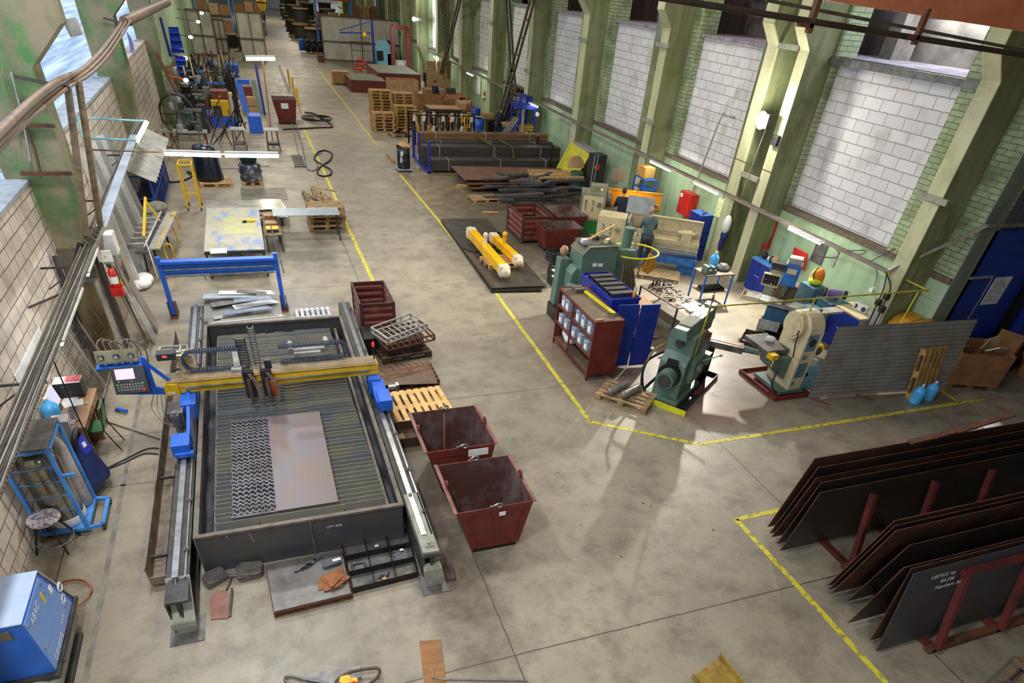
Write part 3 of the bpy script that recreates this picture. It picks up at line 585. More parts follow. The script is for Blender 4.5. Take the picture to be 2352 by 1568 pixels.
for i, (x, y, a) in enumerate(((-.12, 6.3, .4), (-.02, 6.22, .1), (-.05, 6.33, 1.0), (.08, 6.27, .6), (.06, 6.36, 1.6), (.0, 6.28, .75))):
    S('gusset_plate', 'rust-orange triangular gusset plate on the platform, %s' % ('lowest, sticking out left', 'second, sticking out to the front', 'third from below', 'fourth from below', 'second from the top', 'topmost of the heap')[i], 'gusset', B().prism([(-.15, -.08), (-.12, -.1), (.12, -.1), (.14, -.07), (.03, .12), (-.03, .12)], 0, .012), gm, (x, y, .116+.0125*i), a, 'rusty gussets on the platform')
# compartment tray
Q = [G(*q, .12) for q in ((783, 1243), (935, 1213), (958, 1313), (810, 1350))]
t = T('compartment_tray', 'black steel tray with nine compartments at the foot of the cutting table', 'tray', (.72, 6.6, 0))
b = B()
def qp(u, v): return Q[3].lerp(Q[2], u).lerp(Q[0].lerp(Q[1], u), v)
b2 = quad(B(), (Q[3], Q[2], Q[1], Q[0]), .0, .012)
for u in (0, .333, .666, 1): p, q = qp(u, 0), qp(u, 1); b.bar((p.x, p.y, .065), (q.x, q.y, .065), .008, .12)
for v in (0, .333, .666, 1): p, q = qp(0, v), qp(1, v); b.bar((p.x, p.y, .065), (q.x, q.y, .065), .008, .12)
part(t, 'floor_plate', b2, steel2); part(t, 'divider', b, oil)
for i in range(5): p = qp(.83, .5); S('link_plate', 'small link plate in the right middle compartment of the tray, %s' % ('lowest', 'second from below', 'in the middle', 'second from the top', 'topmost')[i], 'link plate', linkpl(B(), .16, .03, .01), lk, (p.x+rnd(-.02, .02), p.y-.1+.05*i, .014+.004*i), rnd(-.25, .25), 'link plates in the tray', rot=(.06, 0, rnd(-.2, .2)))
p = qp(.17, .5); SW('square_washer', 'grey rounded square ring standing in the left middle compartment', 'steel ring', B().tube([(p.x+.09*sx, p.y-.02+.07*sy, .035) for sx, sy in ((-1, -.7), (-.7, -1), (.7, -1), (1, -.7), (1, .7), (.7, 1), (-.7, 1), (-1, .7))], .018, 4, True), lk)
p = qp(.25, .17); SW('corner_plate', 'dark pentagonal plate in the near left compartment', 'steel plate', B().prism([(p.x-.12, p.y-.1), (p.x+.1, p.y-.1), (p.x+.15, p.y+.02), (p.x+.08, p.y+.12), (p.x-.02, p.y+.02)], .016, .028), lk)
p = qp(.5, .17); SW('hook_blank', 'curved hook blank in the near middle compartment', 'steel blank', B().tube([(p.x-.08, p.y-.03, .03), (p.x-.02, p.y+.03, .035), (p.x+.04, p.y-.01, .04), (p.x+.08, p.y+.08, .05)], .018, 5), lk)
SW('wood_offcut', 'small square wooden offcut in the near middle compartment', 'wood piece', B().cb((p.x+.0, p.y-.06, .03), (.06, .05, .03), (0, 0, .2)), wood)
for i, (u, v) in enumerate(((.5, .85), (.85, .6))): p = qp(u, v); SW('paper_tag', 'white paper tag in the compartment tray, %s' % ('in the far middle box', 'on the link plates')[i], 'paper', B().cb((p.x, p.y, .02+.045*i), (.06, .045, .002), (0, 0, .1)), paper)
SW('steel_offcut', 'small brown square bar offcut beside the right rail foot', 'steel bar', B().cb((1.68, 6.1, .04), (.14, .32, .05), (0, 0, -.1)), brown)
# bottom edge of the view
t = T('rusty_plate', 'narrow orange-brown steel plate lying on the open floor', 'steel plate', (1.1, 4.6, 0)); part(t, 'plate', quad(B(), [G(*q) for q in ((978, 1600), (1030, 1600), (1011, 1470), (963, 1474))], .0, .02), mat('orange_streaked_plate', '9c6a35', '7b5634', rough=.6, scale=3, stretch=(.6, 3, 1)))
t = T('comb_grid', 'grey metal comb grate with teeth lying across the rusty plate', 'grate', (1.6, 4.3, 0))
a0, a1 = G(1018, 1560, .05), G(1212, 1563, .05)
b = B().bar(a0, a1, .02); part(t, 'rail_bar', b.bar(a0+V((0, -.16, 0)), a1+V((0, -.16, 0)), .02), steel2)
b = B()
for i in range(16): p = a0.lerp(a1, .12+.86*i/15); b.bar(p, p+V((0, -.16, 0)), .012)
part(t, 'tooth', b, steel2); part(t, 'hook_end', B().bar(a0, G(995, 1556, .05), .015).bar(G(995, 1556, .05), G(992, 1537, .05), .015), steel2)
SW('dark_plate', 'grey steel plate lying under the lifting sling at the frame edge', 'steel plate', quad(B(), [G(*q) for q in ((700, 1600), (835, 1600), (828, 1528), (705, 1550))], 0, .015), steel2)
t = T('lifting_clamp', 'yellow plate lifting clamp with its dark sling', 'clamp', tuple(G(805, 1565)))
c0 = G(803, 1562, .05)
part(t, 'clamp_body', B().cyl(c0+V((-.05, .0, 0)), c0+V((-.05, .0, .05)), .07, n=16).cyl(c0+V((.05, -.05, 0)), c0+V((.05, -.05, .05)), .05).box(c0.x-.1, c0.x+.02, c0.y-.1, c0.y, .02, .09), yel)
part(t, 'clamp_ring', B().tube([c0+V((.04+.05*cos(a), -.12+.04*sin(a), .06)) for a in [k*pi/5 for k in range(10)]], .014, 6, True), red)
part(t, 'sling', B().tube([G(*q, z) for q, z in (((790, 1585), .06), ((770, 1568), .05), ((800, 1545), .1), ((860, 1534), .12), ((872, 1542), .1), ((862, 1560), .06), ((835, 1578), .05))], .02, 8), mat('brown_sling', '5f4c38', '463829', rough=.8))
t = T('webbing_sling', 'dark webbing sling loop lying left of the yellow clamp', 'sling', tuple(G(690, 1560))); part(t, 'loop', B().tube([G(*q, .03) for q in ((655, 1556), (668, 1552), (700, 1560), (745, 1568), (760, 1580), (700, 1575), (660, 1566))], .018, 6, True), steel2)
t = T('channel_offcut', 'short rusty yellow channel beam lying open side up at the frame edge', 'steel channel', tuple(G(1630, 1550)))
A_, B_ = G(1588, 1558), G(1650, 1512); dv = (G(1700, 1575)-B_).normalized(); E0, E1 = A_+dv*1.0, B_+dv*1.0
b = quad(B(), (A_, E0, E1, B_), 0, .015); b.bar(A_+V((0, 0, .06)), E0+V((0, 0, .06)), .015, .12).bar(B_+V((0, 0, .06)), E1+V((0, 0, .06)), .015, .12)
part(t, 'channel', b, mat('yellow_rust_channel', '9f8232', '6d5328', rough=.6, scale=4))
# ================= generic builders =================
def each(t, name, bs, mats, sub=None):
    return [part(t, name, b, mats, sub) for b in bs]
PAL = {}
def pallet(label, x, y, z=0, rz=0, wm=None, group=None, L=1.2, Wd=.8, rot=None, gaps=5, name='wooden_pallet'):
    wm = wm or wood; key = (wm.name, L, Wd, gaps)
    if key not in PAL:
        t = T(name, label, 'pallet', (x, y, z), rz, group, rot); PAL[key] = t
        for i in range(gaps):
            yy = -Wd/2+(.145 if i in (0, gaps-1) else .1)/2 if False else -Wd/2+.05+(Wd-.1)*i/(gaps-1)
            lpart(t, 'deck_board', B().box(-L/2, L/2, yy-.05, yy+.05, .122, .144), wm)
        for x_ in (-L/2+.07, 0, L/2-.07):
            lpart(t, 'cross_board', B().box(x_-.07, x_+.07, -Wd/2, Wd/2, .1, .122), wm)
        for y_ in (-Wd/2+.05, 0, Wd/2-.05):
            lpart(t, 'bottom_runner', B().box(-L/2, L/2, y_-.05, y_+.05, 0, .022).box(-L/2, -L/2+.14, y_-.05, y_+.05, .022, .1).box(-.07, .07, y_-.05, y_+.05, .022, .1).box(L/2-.14, L/2, y_-.05, y_+.05, .022, .1), wm)
        return t
    r = dup(PAL[key], (x, y, z), rz, label, group, rot)
    if not group and 'group' in r: del r['group']
    return r
def cage(b, P, w):      # bars along point pairs
    for p, q in P: b.bar(p, q, w)
    return b
def crate_tex(): pass
# ================= left side of the hall =================
t = T('air_compressor', 'large blue box compressor with pale lid on a grey tank in the near left corner', 'compressor', (-3.62, 5.9, 0))
pr_ = [(5.42, .42), (5.42, 1.3), (6.2, 1.3), (6.58, .42)]
part(t, 'cabinet', B().prism(pr_, -4.0, -3.22, 'x'), mat('compressor_blue', '2f6fd8', '2a63c6', rough=.35, scale=2), bev=.012)
part(t, 'lid', B().box(-4.0, -3.21, 5.41, 6.22, 1.3, 1.32), mat('pale_blue_lid', 'b9cdea', 'a9bedc', rough=.4, scale=2), bev=.008)
part(t, 'service_panel', B().prism([(5.44, .72), (5.44, 1.26), (6.16, 1.26), (6.38, .72)], -3.222, -3.208, 'x').prism([(5.44, .44), (5.44, .71), (6.38, .71), (6.5, .44)], -3.222, -3.208, 'x'), mat('sky_blue_panel', '6a9ae6', '7f9fd8', rough=.35, scale=3))
part(t, 'rear_panel', B().add([(-4.0, 6.21, 1.3), (-3.21, 6.21, 1.3), (-3.21, 6.6, .42), (-4.0, 6.6, .42), (-4.0, 6.24, 1.3), (-3.21, 6.24, 1.3), (-3.21, 6.63, .42), (-4.0, 6.63, .42)], [(0, 1, 2, 3), (7, 6, 5, 4), (1, 5, 6, 2), (0, 4, 5, 1)]), lgrey)
part(t, 'base_frame', B().box(-4.02, -3.18, 5.36, 6.62, .36, .42), steel)
part(t, 'air_tank', B().cyl((-3.42, 4.9, .2), (-3.42, 6.5, .2), .19, n=24).ball((-3.42, 6.5, .2), (.19, .1, .19)), lgrey)
part(t, 'tank_skid', B().box(-3.3, -3.2, 4.8, 6.3, 0, .06).box(-3.62, -3.52, 4.8, 6.3, 0, .06), steel)
part(t, 'vent_strip', B().box(-3.95, -3.35, 5.395, 5.41, 1.12, 1.24), mat('brown_vent', '7d7362', '665c4c'))
part(t, 'lid_groove', B().box(-3.95, -3.3, 5.6, 5.608, 1.32, 1.323), white)
wt = mat('white_lettering', 'e8ecf2', rough=.5)
TR = (pi/2, 0, pi/2)
text('ABAC', 'brand_lettering', .12, wt, t, (.417, -.2, 1.14), TR, .001, .2)
text('GENESIS', 'model_lettering', .11, wt, t, (.417, -.17, .5), TR)
text('5.5-10', 'size_lettering', .06, wt, t, (.417, .2, .57), TR)
b = B()
for k in range(8): a = k*pi/4; b.bar((-3.205, 6.36+.035*cos(a), .66+.035*sin(a)), (-3.205, 6.36+.075*cos(a), .66+.075*sin(a)), .008, .014)
b.tube([(-3.205, 6.36+.045*cos(k*pi/8), .66+.045*sin(k*pi/8)) for k in range(16)], .008, 4, True).tube([(-3.205, 6.43+.06*cos(k*pi/8), .8+.05*sin(k*pi/8)) for k in range(16)], .014, 4, True)
part(t, 'white_emblem', b, wt)
for y, z in ((5.48, 1.2), (6.1, 1.2), (6.1, 1.08), (5.5, .78), (6.3, .58)): part(t, 'screw_knob', B().cyl((-3.21, y, z), (-3.195, y, z), .018, n=10), bright)
part(t, 'warning_label', B().box(-3.21, -3.205, 5.98, 6.04, 1.0, 1.14), mat('yellow_label', 'e0c23a'))
part(t, 'small_label', B().box(-3.21, -3.205, 6.2, 6.28, .92, 1.02), paper)
part(t, 'drain_valve', B().cyl((-3.23, 5.62, .38), (-3.17, 5.62, .36), .025), brown)
# hoses behind compressor
SW('orange_hose', 'thin orange-brown hose coiled on the floor behind the compressor', 'hose', B().tube([(-3.5+.25*cos(a)*1.2, 7.05+.3*sin(a), .03+.003*a) for a in [k*.35 for k in range(30)]], .012), mat('orange_hose', 'a8683c', '8c5430'))
t = T('stool', 'round stool with patterned cloth seat, black legs and a chrome ring', 'stool', (-3.79, 8.2, 0))
part(t, 'seat', B().lathe([(.0, .5), (.19, .5), (.215, .53), (.2, .56), (0, .575)], (-3.79, 8.2, 0), 28, False), mat('patterned_cloth', 'e2dde4', '6e5a86', rough=.9, scale=22, lo=.5, hi=.62))
for a in (.5, 2.1, 3.7, 5.3):
    part(t, 'leg', B().cyl((-3.79+.12*cos(a), 8.2+.12*sin(a), .5), (-3.79+.3*cos(a), 8.2+.3*sin(a), 0), .013), black)
part(t, 'foot_ring', B().tube([(-3.79+.25*cos(k*pi/14), 8.2+.25*sin(k*pi/14), .16) for k in range(28)], .009, 6, True), bright)
# gas rack
t = T('gas_bottle_trolley', 'blue steel trolley with a flat grey lid holding the gas vessel and a bottle', 'trolley', (-3.7, 8.75, 0))
part(t, 'lid', B().box(-4.0, -3.38, 8.35, 9.15, 1.58, 1.6), steel2)
xs_, ys_ = (-3.98, -3.4), (8.38, 9.1)
for x in xs_:
    for y in ys_: part(t, 'post', B().box(x-.025, x+.025, y-.025, y+.025, .08, 1.58), bluel)
for z in (1.54, .1):
    b = B()
    b.bar((xs_[0], ys_[0], z), (xs_[1], ys_[0], z), .05).bar((xs_[0], ys_[1], z), (xs_[1], ys_[1], z), .05).bar((xs_[0], ys_[0], z), (xs_[0], ys_[1], z), .05).bar((xs_[1], ys_[0], z), (xs_[1]+.0, ys_[1], z), .05)
    if z > 1: part(t, 'upper_frame', b, bluel)
part(t, 'hanger_arm', B().bar((-3.4, 8.38, 1.1), (-3.22, 8.38, 1.1), .04), bluel)
b.bar((-3.4, 8.38, .1), (-3.2, 8.42, .1), .05).bar((-3.4, 9.1, .1), (-3.2, 9.05, .1), .05).bar((-3.2, 8.42, .1), (-3.2, 9.05, .1), .05).box(-3.98, -3.4, 8.38, 9.1, .1, .12)
part(t, 'frame', b, bluel)
for q in ((-3.2, 8.42), (-3.2, 9.05), (-3.95, 8.42), (-3.95, 9.06)): part(t, 'castor', B().cyl((q[0]-.02, q[1], .045), (q[0]+.02, q[1], .045), .045).box(q[0]-.03, q[0]+.03, q[1]-.03, q[1]+.03, .07, .1), steel)
b = B()
for z in (.5, .75, 1.0, 1.25): b.tube([(-3.41, 8.4, z), (-3.7, 8.36, z), (-3.97, 8.4, z)], .008)
part(t, 'hoop', b, bluel)
t = T('gas_vessel', 'big shiny steel liquid gas vessel inside the blue trolley', 'gas vessel', (-3.7, 8.68, .12))
part(t, 'shell', B().lathe([(.2, .12), (.25, .2), (.26, .3), (.26, 1.2), (.22, 1.34), (.1, 1.4), (0, 1.4)], (-3.7, 8.68, 0), 32, False), mat('polished_vessel', 'b5b1a2', '8b8470', rough=.2, metal=.85, scale=2))
part(t, 'top_ring', B().tube([(-3.7+.2*cos(k*pi/14), 8.68+.2*sin(k*pi/14), 1.44) for k in range(28)], .018, 8, True), bright)
part(t, 'white_foot', B().lathe([(.255, .12), (.265, .14), (.265, .24), (.255, .26)], (-3.7, 8.68, 0), 28), paper)
t = T('gas_cylinder', 'tall slim grey-white gas cylinder standing in the blue trolley behind the vessel', 'gas cylinder', (-3.5, 9.0, .12))
part(t, 'bottle', B().lathe([(.0, .12), (.1, .12), (.11, .16), (.11, 1.2), (.08, 1.32), (.035, 1.4), (.035, 1.46), (0, 1.46)], (-3.5, 8.98, 0), 20, False), mat('cylinder_paint', 'bdb7b4', '9c958f', rough=.5, scale=4))
part(t, 'valve', B().cyl((-3.5, 8.98, 1.46), (-3.5, 8.98, 1.52), .02).cyl((-3.54, 8.98, 1.5), (-3.46, 8.98, 1.5), .014), mat('brass', 'b08d4a', metal=.6, rough=.35))
# jacket on a chair
t = T('work_jacket', 'blue work jacket with a black collar and white patches draped over a chair back', 'jacket', (-3.42, 9.6, .3))
nvy = mat('navy_cloth', '1f2f66', '17234e', rough=.9, scale=6); 
def jk(u, v):
    a = (u-.5)*2; z = 1.02-.8*v; s = .15+.27*v**.7; return (-3.45+.1*cos(a*2)+.16*v-.06*abs(a), 9.6+a*s*1.1-.04*v, z+.02*sin(a*9)*v-.1*abs(a)*(1-v))
part(t, 'body_cloth', B().grid(jk, 18, 12), nvy)
part(t, 'shoulder_panel', B().grid(lambda u, v: (lambda p: (p[0]+.008, p[1], p[2]+.004))(jk(.25+.33*u, .02+.33*v)), 8, 6), mat('royal_cloth', '3344c8', '27359e', rough=.9))
part(t, 'collar', B().tube([(-3.46, 9.42, .9), (-3.42, 9.46, 1.03), (-3.4, 9.58, 1.08), (-3.42, 9.7, 1.04), (-3.44, 9.78, .93)], .04, 8), black)
for u0, v0 in ((.3, .12), (.55, .3)): part(t, 'reflective_patch', B().grid(lambda u, v: (lambda p: (p[0]+.014, p[1], p[2]+.006))(jk(u0+.1*u, v0+.1*v)), 2, 2), paper)
t = T('folding_chair', 'black-framed chair hidden under the blue jacket', 'chair', (-3.55, 9.6, 0))
part(t, 'seat', B().box(-3.75, -3.4, 9.4, 9.78, .43, .46), black)
part(t, 'backrest', B().box(-3.5, -3.47, 9.42, 9.76, .75, .95), black)
for x in (-3.73, -3.46):
    for y in (9.42, 9.76): part(t, 'leg', B().cyl((x, y, 0), (x+(.0), y, .95 if x > -3.5 else .45), .012), black)
# desk
t = T('office_desk', 'worn wooden desk with a drawer standing against the left block wall', 'desk', (-3.76, 10.9, 0))
dw = mat('desk_wood', 'a98462', '8a6446', rough=.5, scale=3, stretch=(1, .3, 1))
part(t, 'desktop', B().box(-4.04, -3.47, 10.22, 11.55, .73, .755), dw, bev=.004)
part(t, 'side_panel', B().box(-4.0, -3.5, 10.26, 10.28, 0, .73), dw); part(t, 'side_panel', B().box(-4.0, -3.5, 11.5, 11.52, 0, .73), dw); part(t, 'side_panel', B().box(-4.0, -3.5, 11.0, 11.02, 0, .73), dw)
part(t, 'back_panel', B().box(-4.02, -4.0, 10.28, 11.5, .2, .73), dw)
o = part(t, 'drawer', B().box(-3.9, -3.49, 11.04, 11.48, .6, .72), ply); part(t, 'drawer_knob', B().cyl((-3.49, 11.26, .66), (-3.465, 11.26, .66), .015), bright, sub=o)
o = part(t, 'drawer', B().box(-3.9, -3.49, 10.32, 10.98, .62, .72), ply); part(t, 'drawer_knob', B().cyl((-3.49, 10.65, .67), (-3.465, 10.65, .67), .015), bright, sub=o)
t = T('computer_tower', 'black and white computer case lying at the far end of the desk', 'computer', (-3.85, 11.75, .76))
part(t, 'case', B().box(-4.02, -3.6, 11.25, 11.5, .756, 1.04), dgrey, bev=.006); part(t, 'top_cover', B().box(-4.02, -3.6, 11.24, 11.5, 1.04, 1.046), white); part(t, 'drive_slot', B().box(-3.9, -3.8, 11.244, 11.25, .97, .98), lgrey)
SW('pink_cloth', 'pink cloth thrown over the computer case', 'cloth', B().grid(lambda u, v: (-3.82+.22*u, 11.2+.26*(1-v) if v < .6 else 11.2+.1-.06*(v-.6)*2, 1.065+.01*sin(9*u)-(0 if v < .6 else (v-.6)*.3)), 8, 8, .008), mat('pink_fabric', 'ee7a8c', 'd8606f', rough=.95))
t = T('keyboard', 'grey computer keyboard on the desk', 'keyboard', (-3.72, 10.72, .757)); part(t, 'base', B().box(-3.8, -3.66, 10.5, 10.92, .757, .775), lgrey); part(t, 'keys', B().grid(lambda u, v: (-3.795+.125*u, 10.51+.4*v, .777+.002*((int(u*10)+int(v*24)) % 2)), 10, 24), steel2)
SW('computer_mouse', 'small grey computer mouse on the wooden desk', 'mouse', B().ball((-3.56, 11.0, .765), (.03, .05, .016)), lgrey)
SW('paper_stack', 'white sheets of paper spread on the desk beside the computer', 'paper', B().cb((-3.76, 11.05, .758), (.3, .22, .003), (0, 0, .2)).cb((-3.84, 11.12, .7615), (.22, .3, .003), (0, 0, -.15)), paper)
SW('tape_roll', 'small blue roll of tape on the near end of the desk', 'tape', B().tube([(-3.6+.022*cos(k*pi/6), 10.45+.022*sin(k*pi/6), .768) for k in range(12)], .009, 6, True), bluel)
t = T('monitor', 'thin pale monitor standing sideways on the desk by the wall', 'monitor', (-3.95, 10.9, .757)); part(t, 'screen_shell', B().cb((-3.96, 10.88, .98), (.03, .42, .3), (0, -.15, 0)), white, bev=.005); part(t, 'display', B().cb((-3.94, 10.88, .982), (.003, .38, .26), (0, -.15, 0)), mat('pale_display', 'c7c3e6', 'a6b4e0', rough=.3, emit=.5)); part(t, 'foot', B().box(-4.0, -3.9, 10.8, 10.96, .757, .83), dgrey)
bw = mat('blue_water_bottle', '58b6f2', '3f9be0', rough=.15, scale=3)
def bottle(label, x, y, z, group, rz=0, tilt=(0, 0)):
    t = T('water_bottle', label, 'water bottle', (x, y, z), 0, group, (tilt[0], tilt[1], rz))
    pr = [(0, 0), (.12, 0), (.135, .02)]+[(.135-(.008 if k % 2 else 0), .05+.04*k) for k in range(7)]+[(.12, .34), (.07, .4), (.03, .43), (.028, .46), (0, .46)]
    lpart(t, 'body', B().lathe(pr, (0, 0, 0), 24, False), bw); lpart(t, 'cap', B().cyl((0, 0, .455), (0, 0, .485), .032), white); return t
bottle('big blue water bottle wrapped in film standing on the near left edge of the desk', -3.9, 10.42, .757, None)
SW('white_cooler', 'white plastic dispenser with taps standing between the blue trolley and the desk', 'water dispenser', B().cb((-3.68, 9.98, .55), (.24, .26, 1.1), (0, 0, .1)).cyl((-3.55, 9.95, 1.0), (-3.5, 9.95, 1.0), .02).cyl((-3.55, 10.03, 1.0), (-3.5, 10.03, 1.0), .02), mat('white_plastic', 'e4dfe2', 'c8c2c6', rough=.4), bev=.01)
# green chair
t = T('green_chair', 'green-padded chair with thin black legs facing the desk', 'chair', (-3.4, 10.75, 0))
gp_ = mat('green_vinyl', '3f6b46', '2f5236', rough=.4)
part(t, 'seat', B().box(-3.68, -3.34, 10.52, 10.9, .42, .47), gp_, bev=.01); part(t, 'backrest', B().cb((-3.29, 10.71, .72), (.04, .38, .34), (0, .12, 0)), gp_, bev=.008)
for y in (10.54, 10.88): part(t, 'leg', B().tube([(-3.24, y, .9), (-3.33, y, .45), (-3.18, y, 0)], .011), black); part(t, 'leg', B().cyl((-3.64, y, .44), (-3.7, y, 0), .011), black)
# whiteboard, tube light, tray, hangers
SW('whiteboard', 'white board fixed to the left block wall above the desk', 'whiteboard', B().box(-4.045, -4.03, 10.15, 11.9, 1.38, 1.8), white, bev=.004)
tray_m = mat('dusty_cable_tray', '7d7263', '5e5548', rough=.7, scale=5)
tp = [GX(*q, -3.38) for q in ((0, 1080), (60, 925), (115, 800), (180, 640), (240, 485), (300, 352))]
ya, yb = 3.0, 26.0; z_a, z_b = 2.25, 2.56
t = T('cable_tray', 'long dusty perforated cable tray running along the left wall at head height', 'cable tray', (-3.38, 14, 2.3))
def tz(y): return 2.18+.4*(y-5)/20
b = B().bar((-3.38, ya, tz(ya)), (-3.38, yb, tz(yb)), .24, .006); 
part(t, 'tray_floor', b, tray_m)
for s_ in (-1, 1): part(t, 'tray_flange', B().bar((-3.38+s_*.12, ya, tz(ya)+.03), (-3.38+s_*.12, yb, tz(yb)+.03), .012, .07), mat('tray_flange_zinc', '9a9184', '7a7164', rough=.5, metal=.3) )
b = B(); y = ya
while y < 14: b.bar((-3.247, y, tz(y)+.03), (-3.247, y+.035, tz(y)+.03), .004, .014); y += .09
part(t, 'perforation', b, black, kind='stuff')
for k in range(7):
    part(t, 'cable', B().tube([(-3.46+.026*k+.015*sin(y*1.3+k), y, tz(y)+.018+.008*(k % 3)) for y in [ya+j*.8 for j in range(29)]], .011, 5), mat('tray_cable', '5d5347', '3d362e', rough=.7) if k % 3 else lgrey)
for y in (9.0, 13.2, 17.2, 21.3): part(t, 'wall_bracket', B().bar((-4.05, y, tz(y)-.02), (-3.25, y, tz(y)-.02), .03).bar((-4.05, y, tz(y)-.4), (-3.45, y, tz(y)-.02), .02), steel)
tube_m = mat('lit_tube', 'f4f8ff', 'f4f8ff', rough=.4, emit=16)
tube_w = mat('lit_tube_warm', 'fff3dc', 'fff3dc', rough=.4, emit=9)
def tubelight(label, p, q, group=None, r=.02, m=None, house=True):
    p, q = V(p), V(q); c = (p+q)/2; t = T('tube_light', label, 'light', tuple(c), 0, group)
    part(t, 'tube', B().cyl(p, q, r, n=8), m or tube_m)
    if house: u = V((0, 0, .05)); part(t, 'housing', B().bar(p+u, q+u, .09, .04), white)
    return t
tubelight('fluorescent tube light under the left cable tray lighting the desk', (-3.28, 10.2, tz(10.2)-.07), (-3.28, 12.2, tz(12.2)-.07))
tubelight('fluorescent tube light under the cable tray nearer to the electric cabinet', (-3.28, 12.9, tz(13)-.07), (-3.28, 14.1, tz(14)-.07))
SW('hanging_cable', 'thin black cable hanging straight down from the left cable tray past the desk', 'cable', B().tube([(-3.4, 10.0, tz(10)), (-3.42, 9.98, 1.2), (-3.42, 9.97, 0)], .01), black)
SW('floor_cables', 'pair of black cables curving over the floor from the desk to the cable trough', 'cable', B().tube([(-3.42, 9.97, .015), (-3.1, 10.15, .015), (-2.8, 10.35, .015), (-2.46, 10.2, .015)], .012).tube([(-3.42, 9.99, .015), (-3.1, 10.25, .015), (-2.75, 10.5, .015), (-2.46, 10.38, .015)], .012), black)
SW('floor_pipe', 'thin bright pipe lying on the floor between the chair and the cutting table', 'pipe', B().cyl(G(245, 968, .015), G(375, 1010, .015), .014), bright)
SW('wall_bar', 'dark strip bracket screwed at a slant to the left block wall', 'bracket', B().bar(GX(66, 706, -4.03), GX(150, 670, -4.03), .02, .03), steel)
SW('wall_conduit', 'dark conduit running up the left block wall to its top', 'conduit', B().tube([GX(75, 350, -4.0), GX(115, 475, -4.02), GX(145, 575, -4.02), GX(165, 635, -4.02)], .018), mat('dark_conduit', '4b4433', '38321f', rough=.7))
for i, (y0, lab) in enumerate(((12.15, 'grey iron window grate leaning on the left wall behind the desk'), (12.95, 'second iron window grate leaning on the left wall, nearer the cabinet'))):
    t = T('window_grate', lab, 'grate', (-3.9, y0+.4, 0)); x0, x1 = -3.72, -3.98; z1 = 1.25
    b = B().bar((x0, y0, .02), (x0, y0+.75, .02), .03).bar((x1, y0, z1), (x1, y0+.75, z1), .03).bar((x0, y0, .02), (x1, y0, z1), .03).bar((x0, y0+.75, .02), (x1, y0+.75, z1), .03)
    part(t, 'frame', b, lgrey); b = B()
    for k in range(1, 7): b.bar((x0, y0+.107*k, .02), (x1, y0+.107*k, z1), .012)
    for k in range(1, 6): f = k/6; b.bar((x0+(x1-x0)*f, y0, .02+(z1-.02)*f), (x0+(x1-x0)*f, y0+.75, .02+(z1-.02)*f), .01)
    part(t, 'bars', b, steel2)
t = T('angle_grinder', 'small blue angle grinder on the floor behind the desk', 'grinder', (-3.3, 11.8, 0)); part(t, 'body', B().cyl((-3.4, 11.95, .06), (-3.22, 11.8, .07), .035), blue); part(t, 'disc', B().cyl((-3.4, 11.98, .03), (-3.4, 11.98, .035), .06), steel)
# electric cabinet and boards by the first left column
t = T('electric_cabinet', 'tall brown-grey electric cabinet with a coiled cable by the first left column', 'cabinet', (-3.72, 14.3, 0))
part(t, 'body', B().box(-3.98, -3.5, 13.95, 14.42, 0, 1.75), mat('brown_cabinet', '8a7a55', '6b5c3f', rough=.45, metal=.2, scale=1.5), bev=.01)
part(t, 'roof', B().box(-4.0, -3.48, 13.93, 14.44, 1.75, 1.77), steel2)
part(t, 'side_door', B().box(-3.5, -3.485, 13.99, 14.38, .08, 1.7), lgrey)
part(t, 'cable_loop', B().tube([(-3.75, 13.94, 1.3), (-3.65, 13.9, 1.1), (-3.6, 13.9, .85), (-3.72, 13.9, .7), (-3.8, 13.92, .75)], .012), MC['grey_hose'])
part(t, 'cable_bundle', B().tube([(-3.95, 13.9, 2.3), (-3.98, 13.85, 1.6), (-4.0, 13.8, .8), (-3.9, 13.7, .1)], .05), steel)
bm = mat('scuffed_board', '8a7f72', '6c6258', rough=.7, scale=2)
for i, (y, x, w, h, lab, mm) in enumerate(((14.6, -3.36, .28, 2.15, 'long grey plank leaning beside the electric cabinet, left of the extinguisher', bm), (14.95, -3.28, .24, 2.2, 'long grey plank leaning right of the red extinguisher', bm), (14.75, -3.2, .4, 1.3, 'wide short grey board leaning in front of the planks', lgrey), (15.35, -3.2, .45, 1.15, 'brownish board leaning at the right end of the group', bm), (14.85, -3.25, .14, 1.5, 'narrow yellow strip leaning between the planks', yel))):
    SW('leaning_board', lab, 'board', B().add([(x+.25, y, .0), (x+.25, y+w, .0), (x, y+w, h), (x, y, h), (x+.27, y, .0), (x+.27, y+w, .0), (x+.02, y+w, h), (x+.02, y, h)], [(0, 3, 2, 1), (4, 5, 6, 7), (0, 1, 5, 4), (2, 3, 7, 6), (1, 2, 6, 5), (3, 0, 4, 7)]), mm)
def extinguisher(label, c, tilt=0, group=None):
    t = T('fire_extinguisher', label, 'fire extinguisher', tuple(c), 0, group)
    lpart(t, 'cylinder', B().lathe([(0, 0), (.07, 0), (.075, .03), (.075, .34), (.03, .42), (0, .42)], (0, 0, 0), 18, False), red); lpart(t, 'valve', B().cyl((0, 0, .42), (0, 0, .47), .02).box(-.05, .03, -.012, .012, .46, .49), black)
    lpart(t, 'label', B().lathe([(.0765, .12), (.0765, .26)], (0, 0, 0), 18, False), paper); lpart(t, 'hose', B().tube([(0, 0, .46), (.08, -.02, .42), (.1, -.03, .25), (.09, -.03, .12)], .011), black); return t
extinguisher('red fire extinguisher in a wall bracket above the leaning planks at the left', (-3.22, 14.4, 1.45)); SW('extinguisher_holder', 'red open holder under the left fire extinguisher', 'holder', B().wall_open(-3.34, -3.12, 14.3, 14.5, 1.32, 1.5, .008), red)
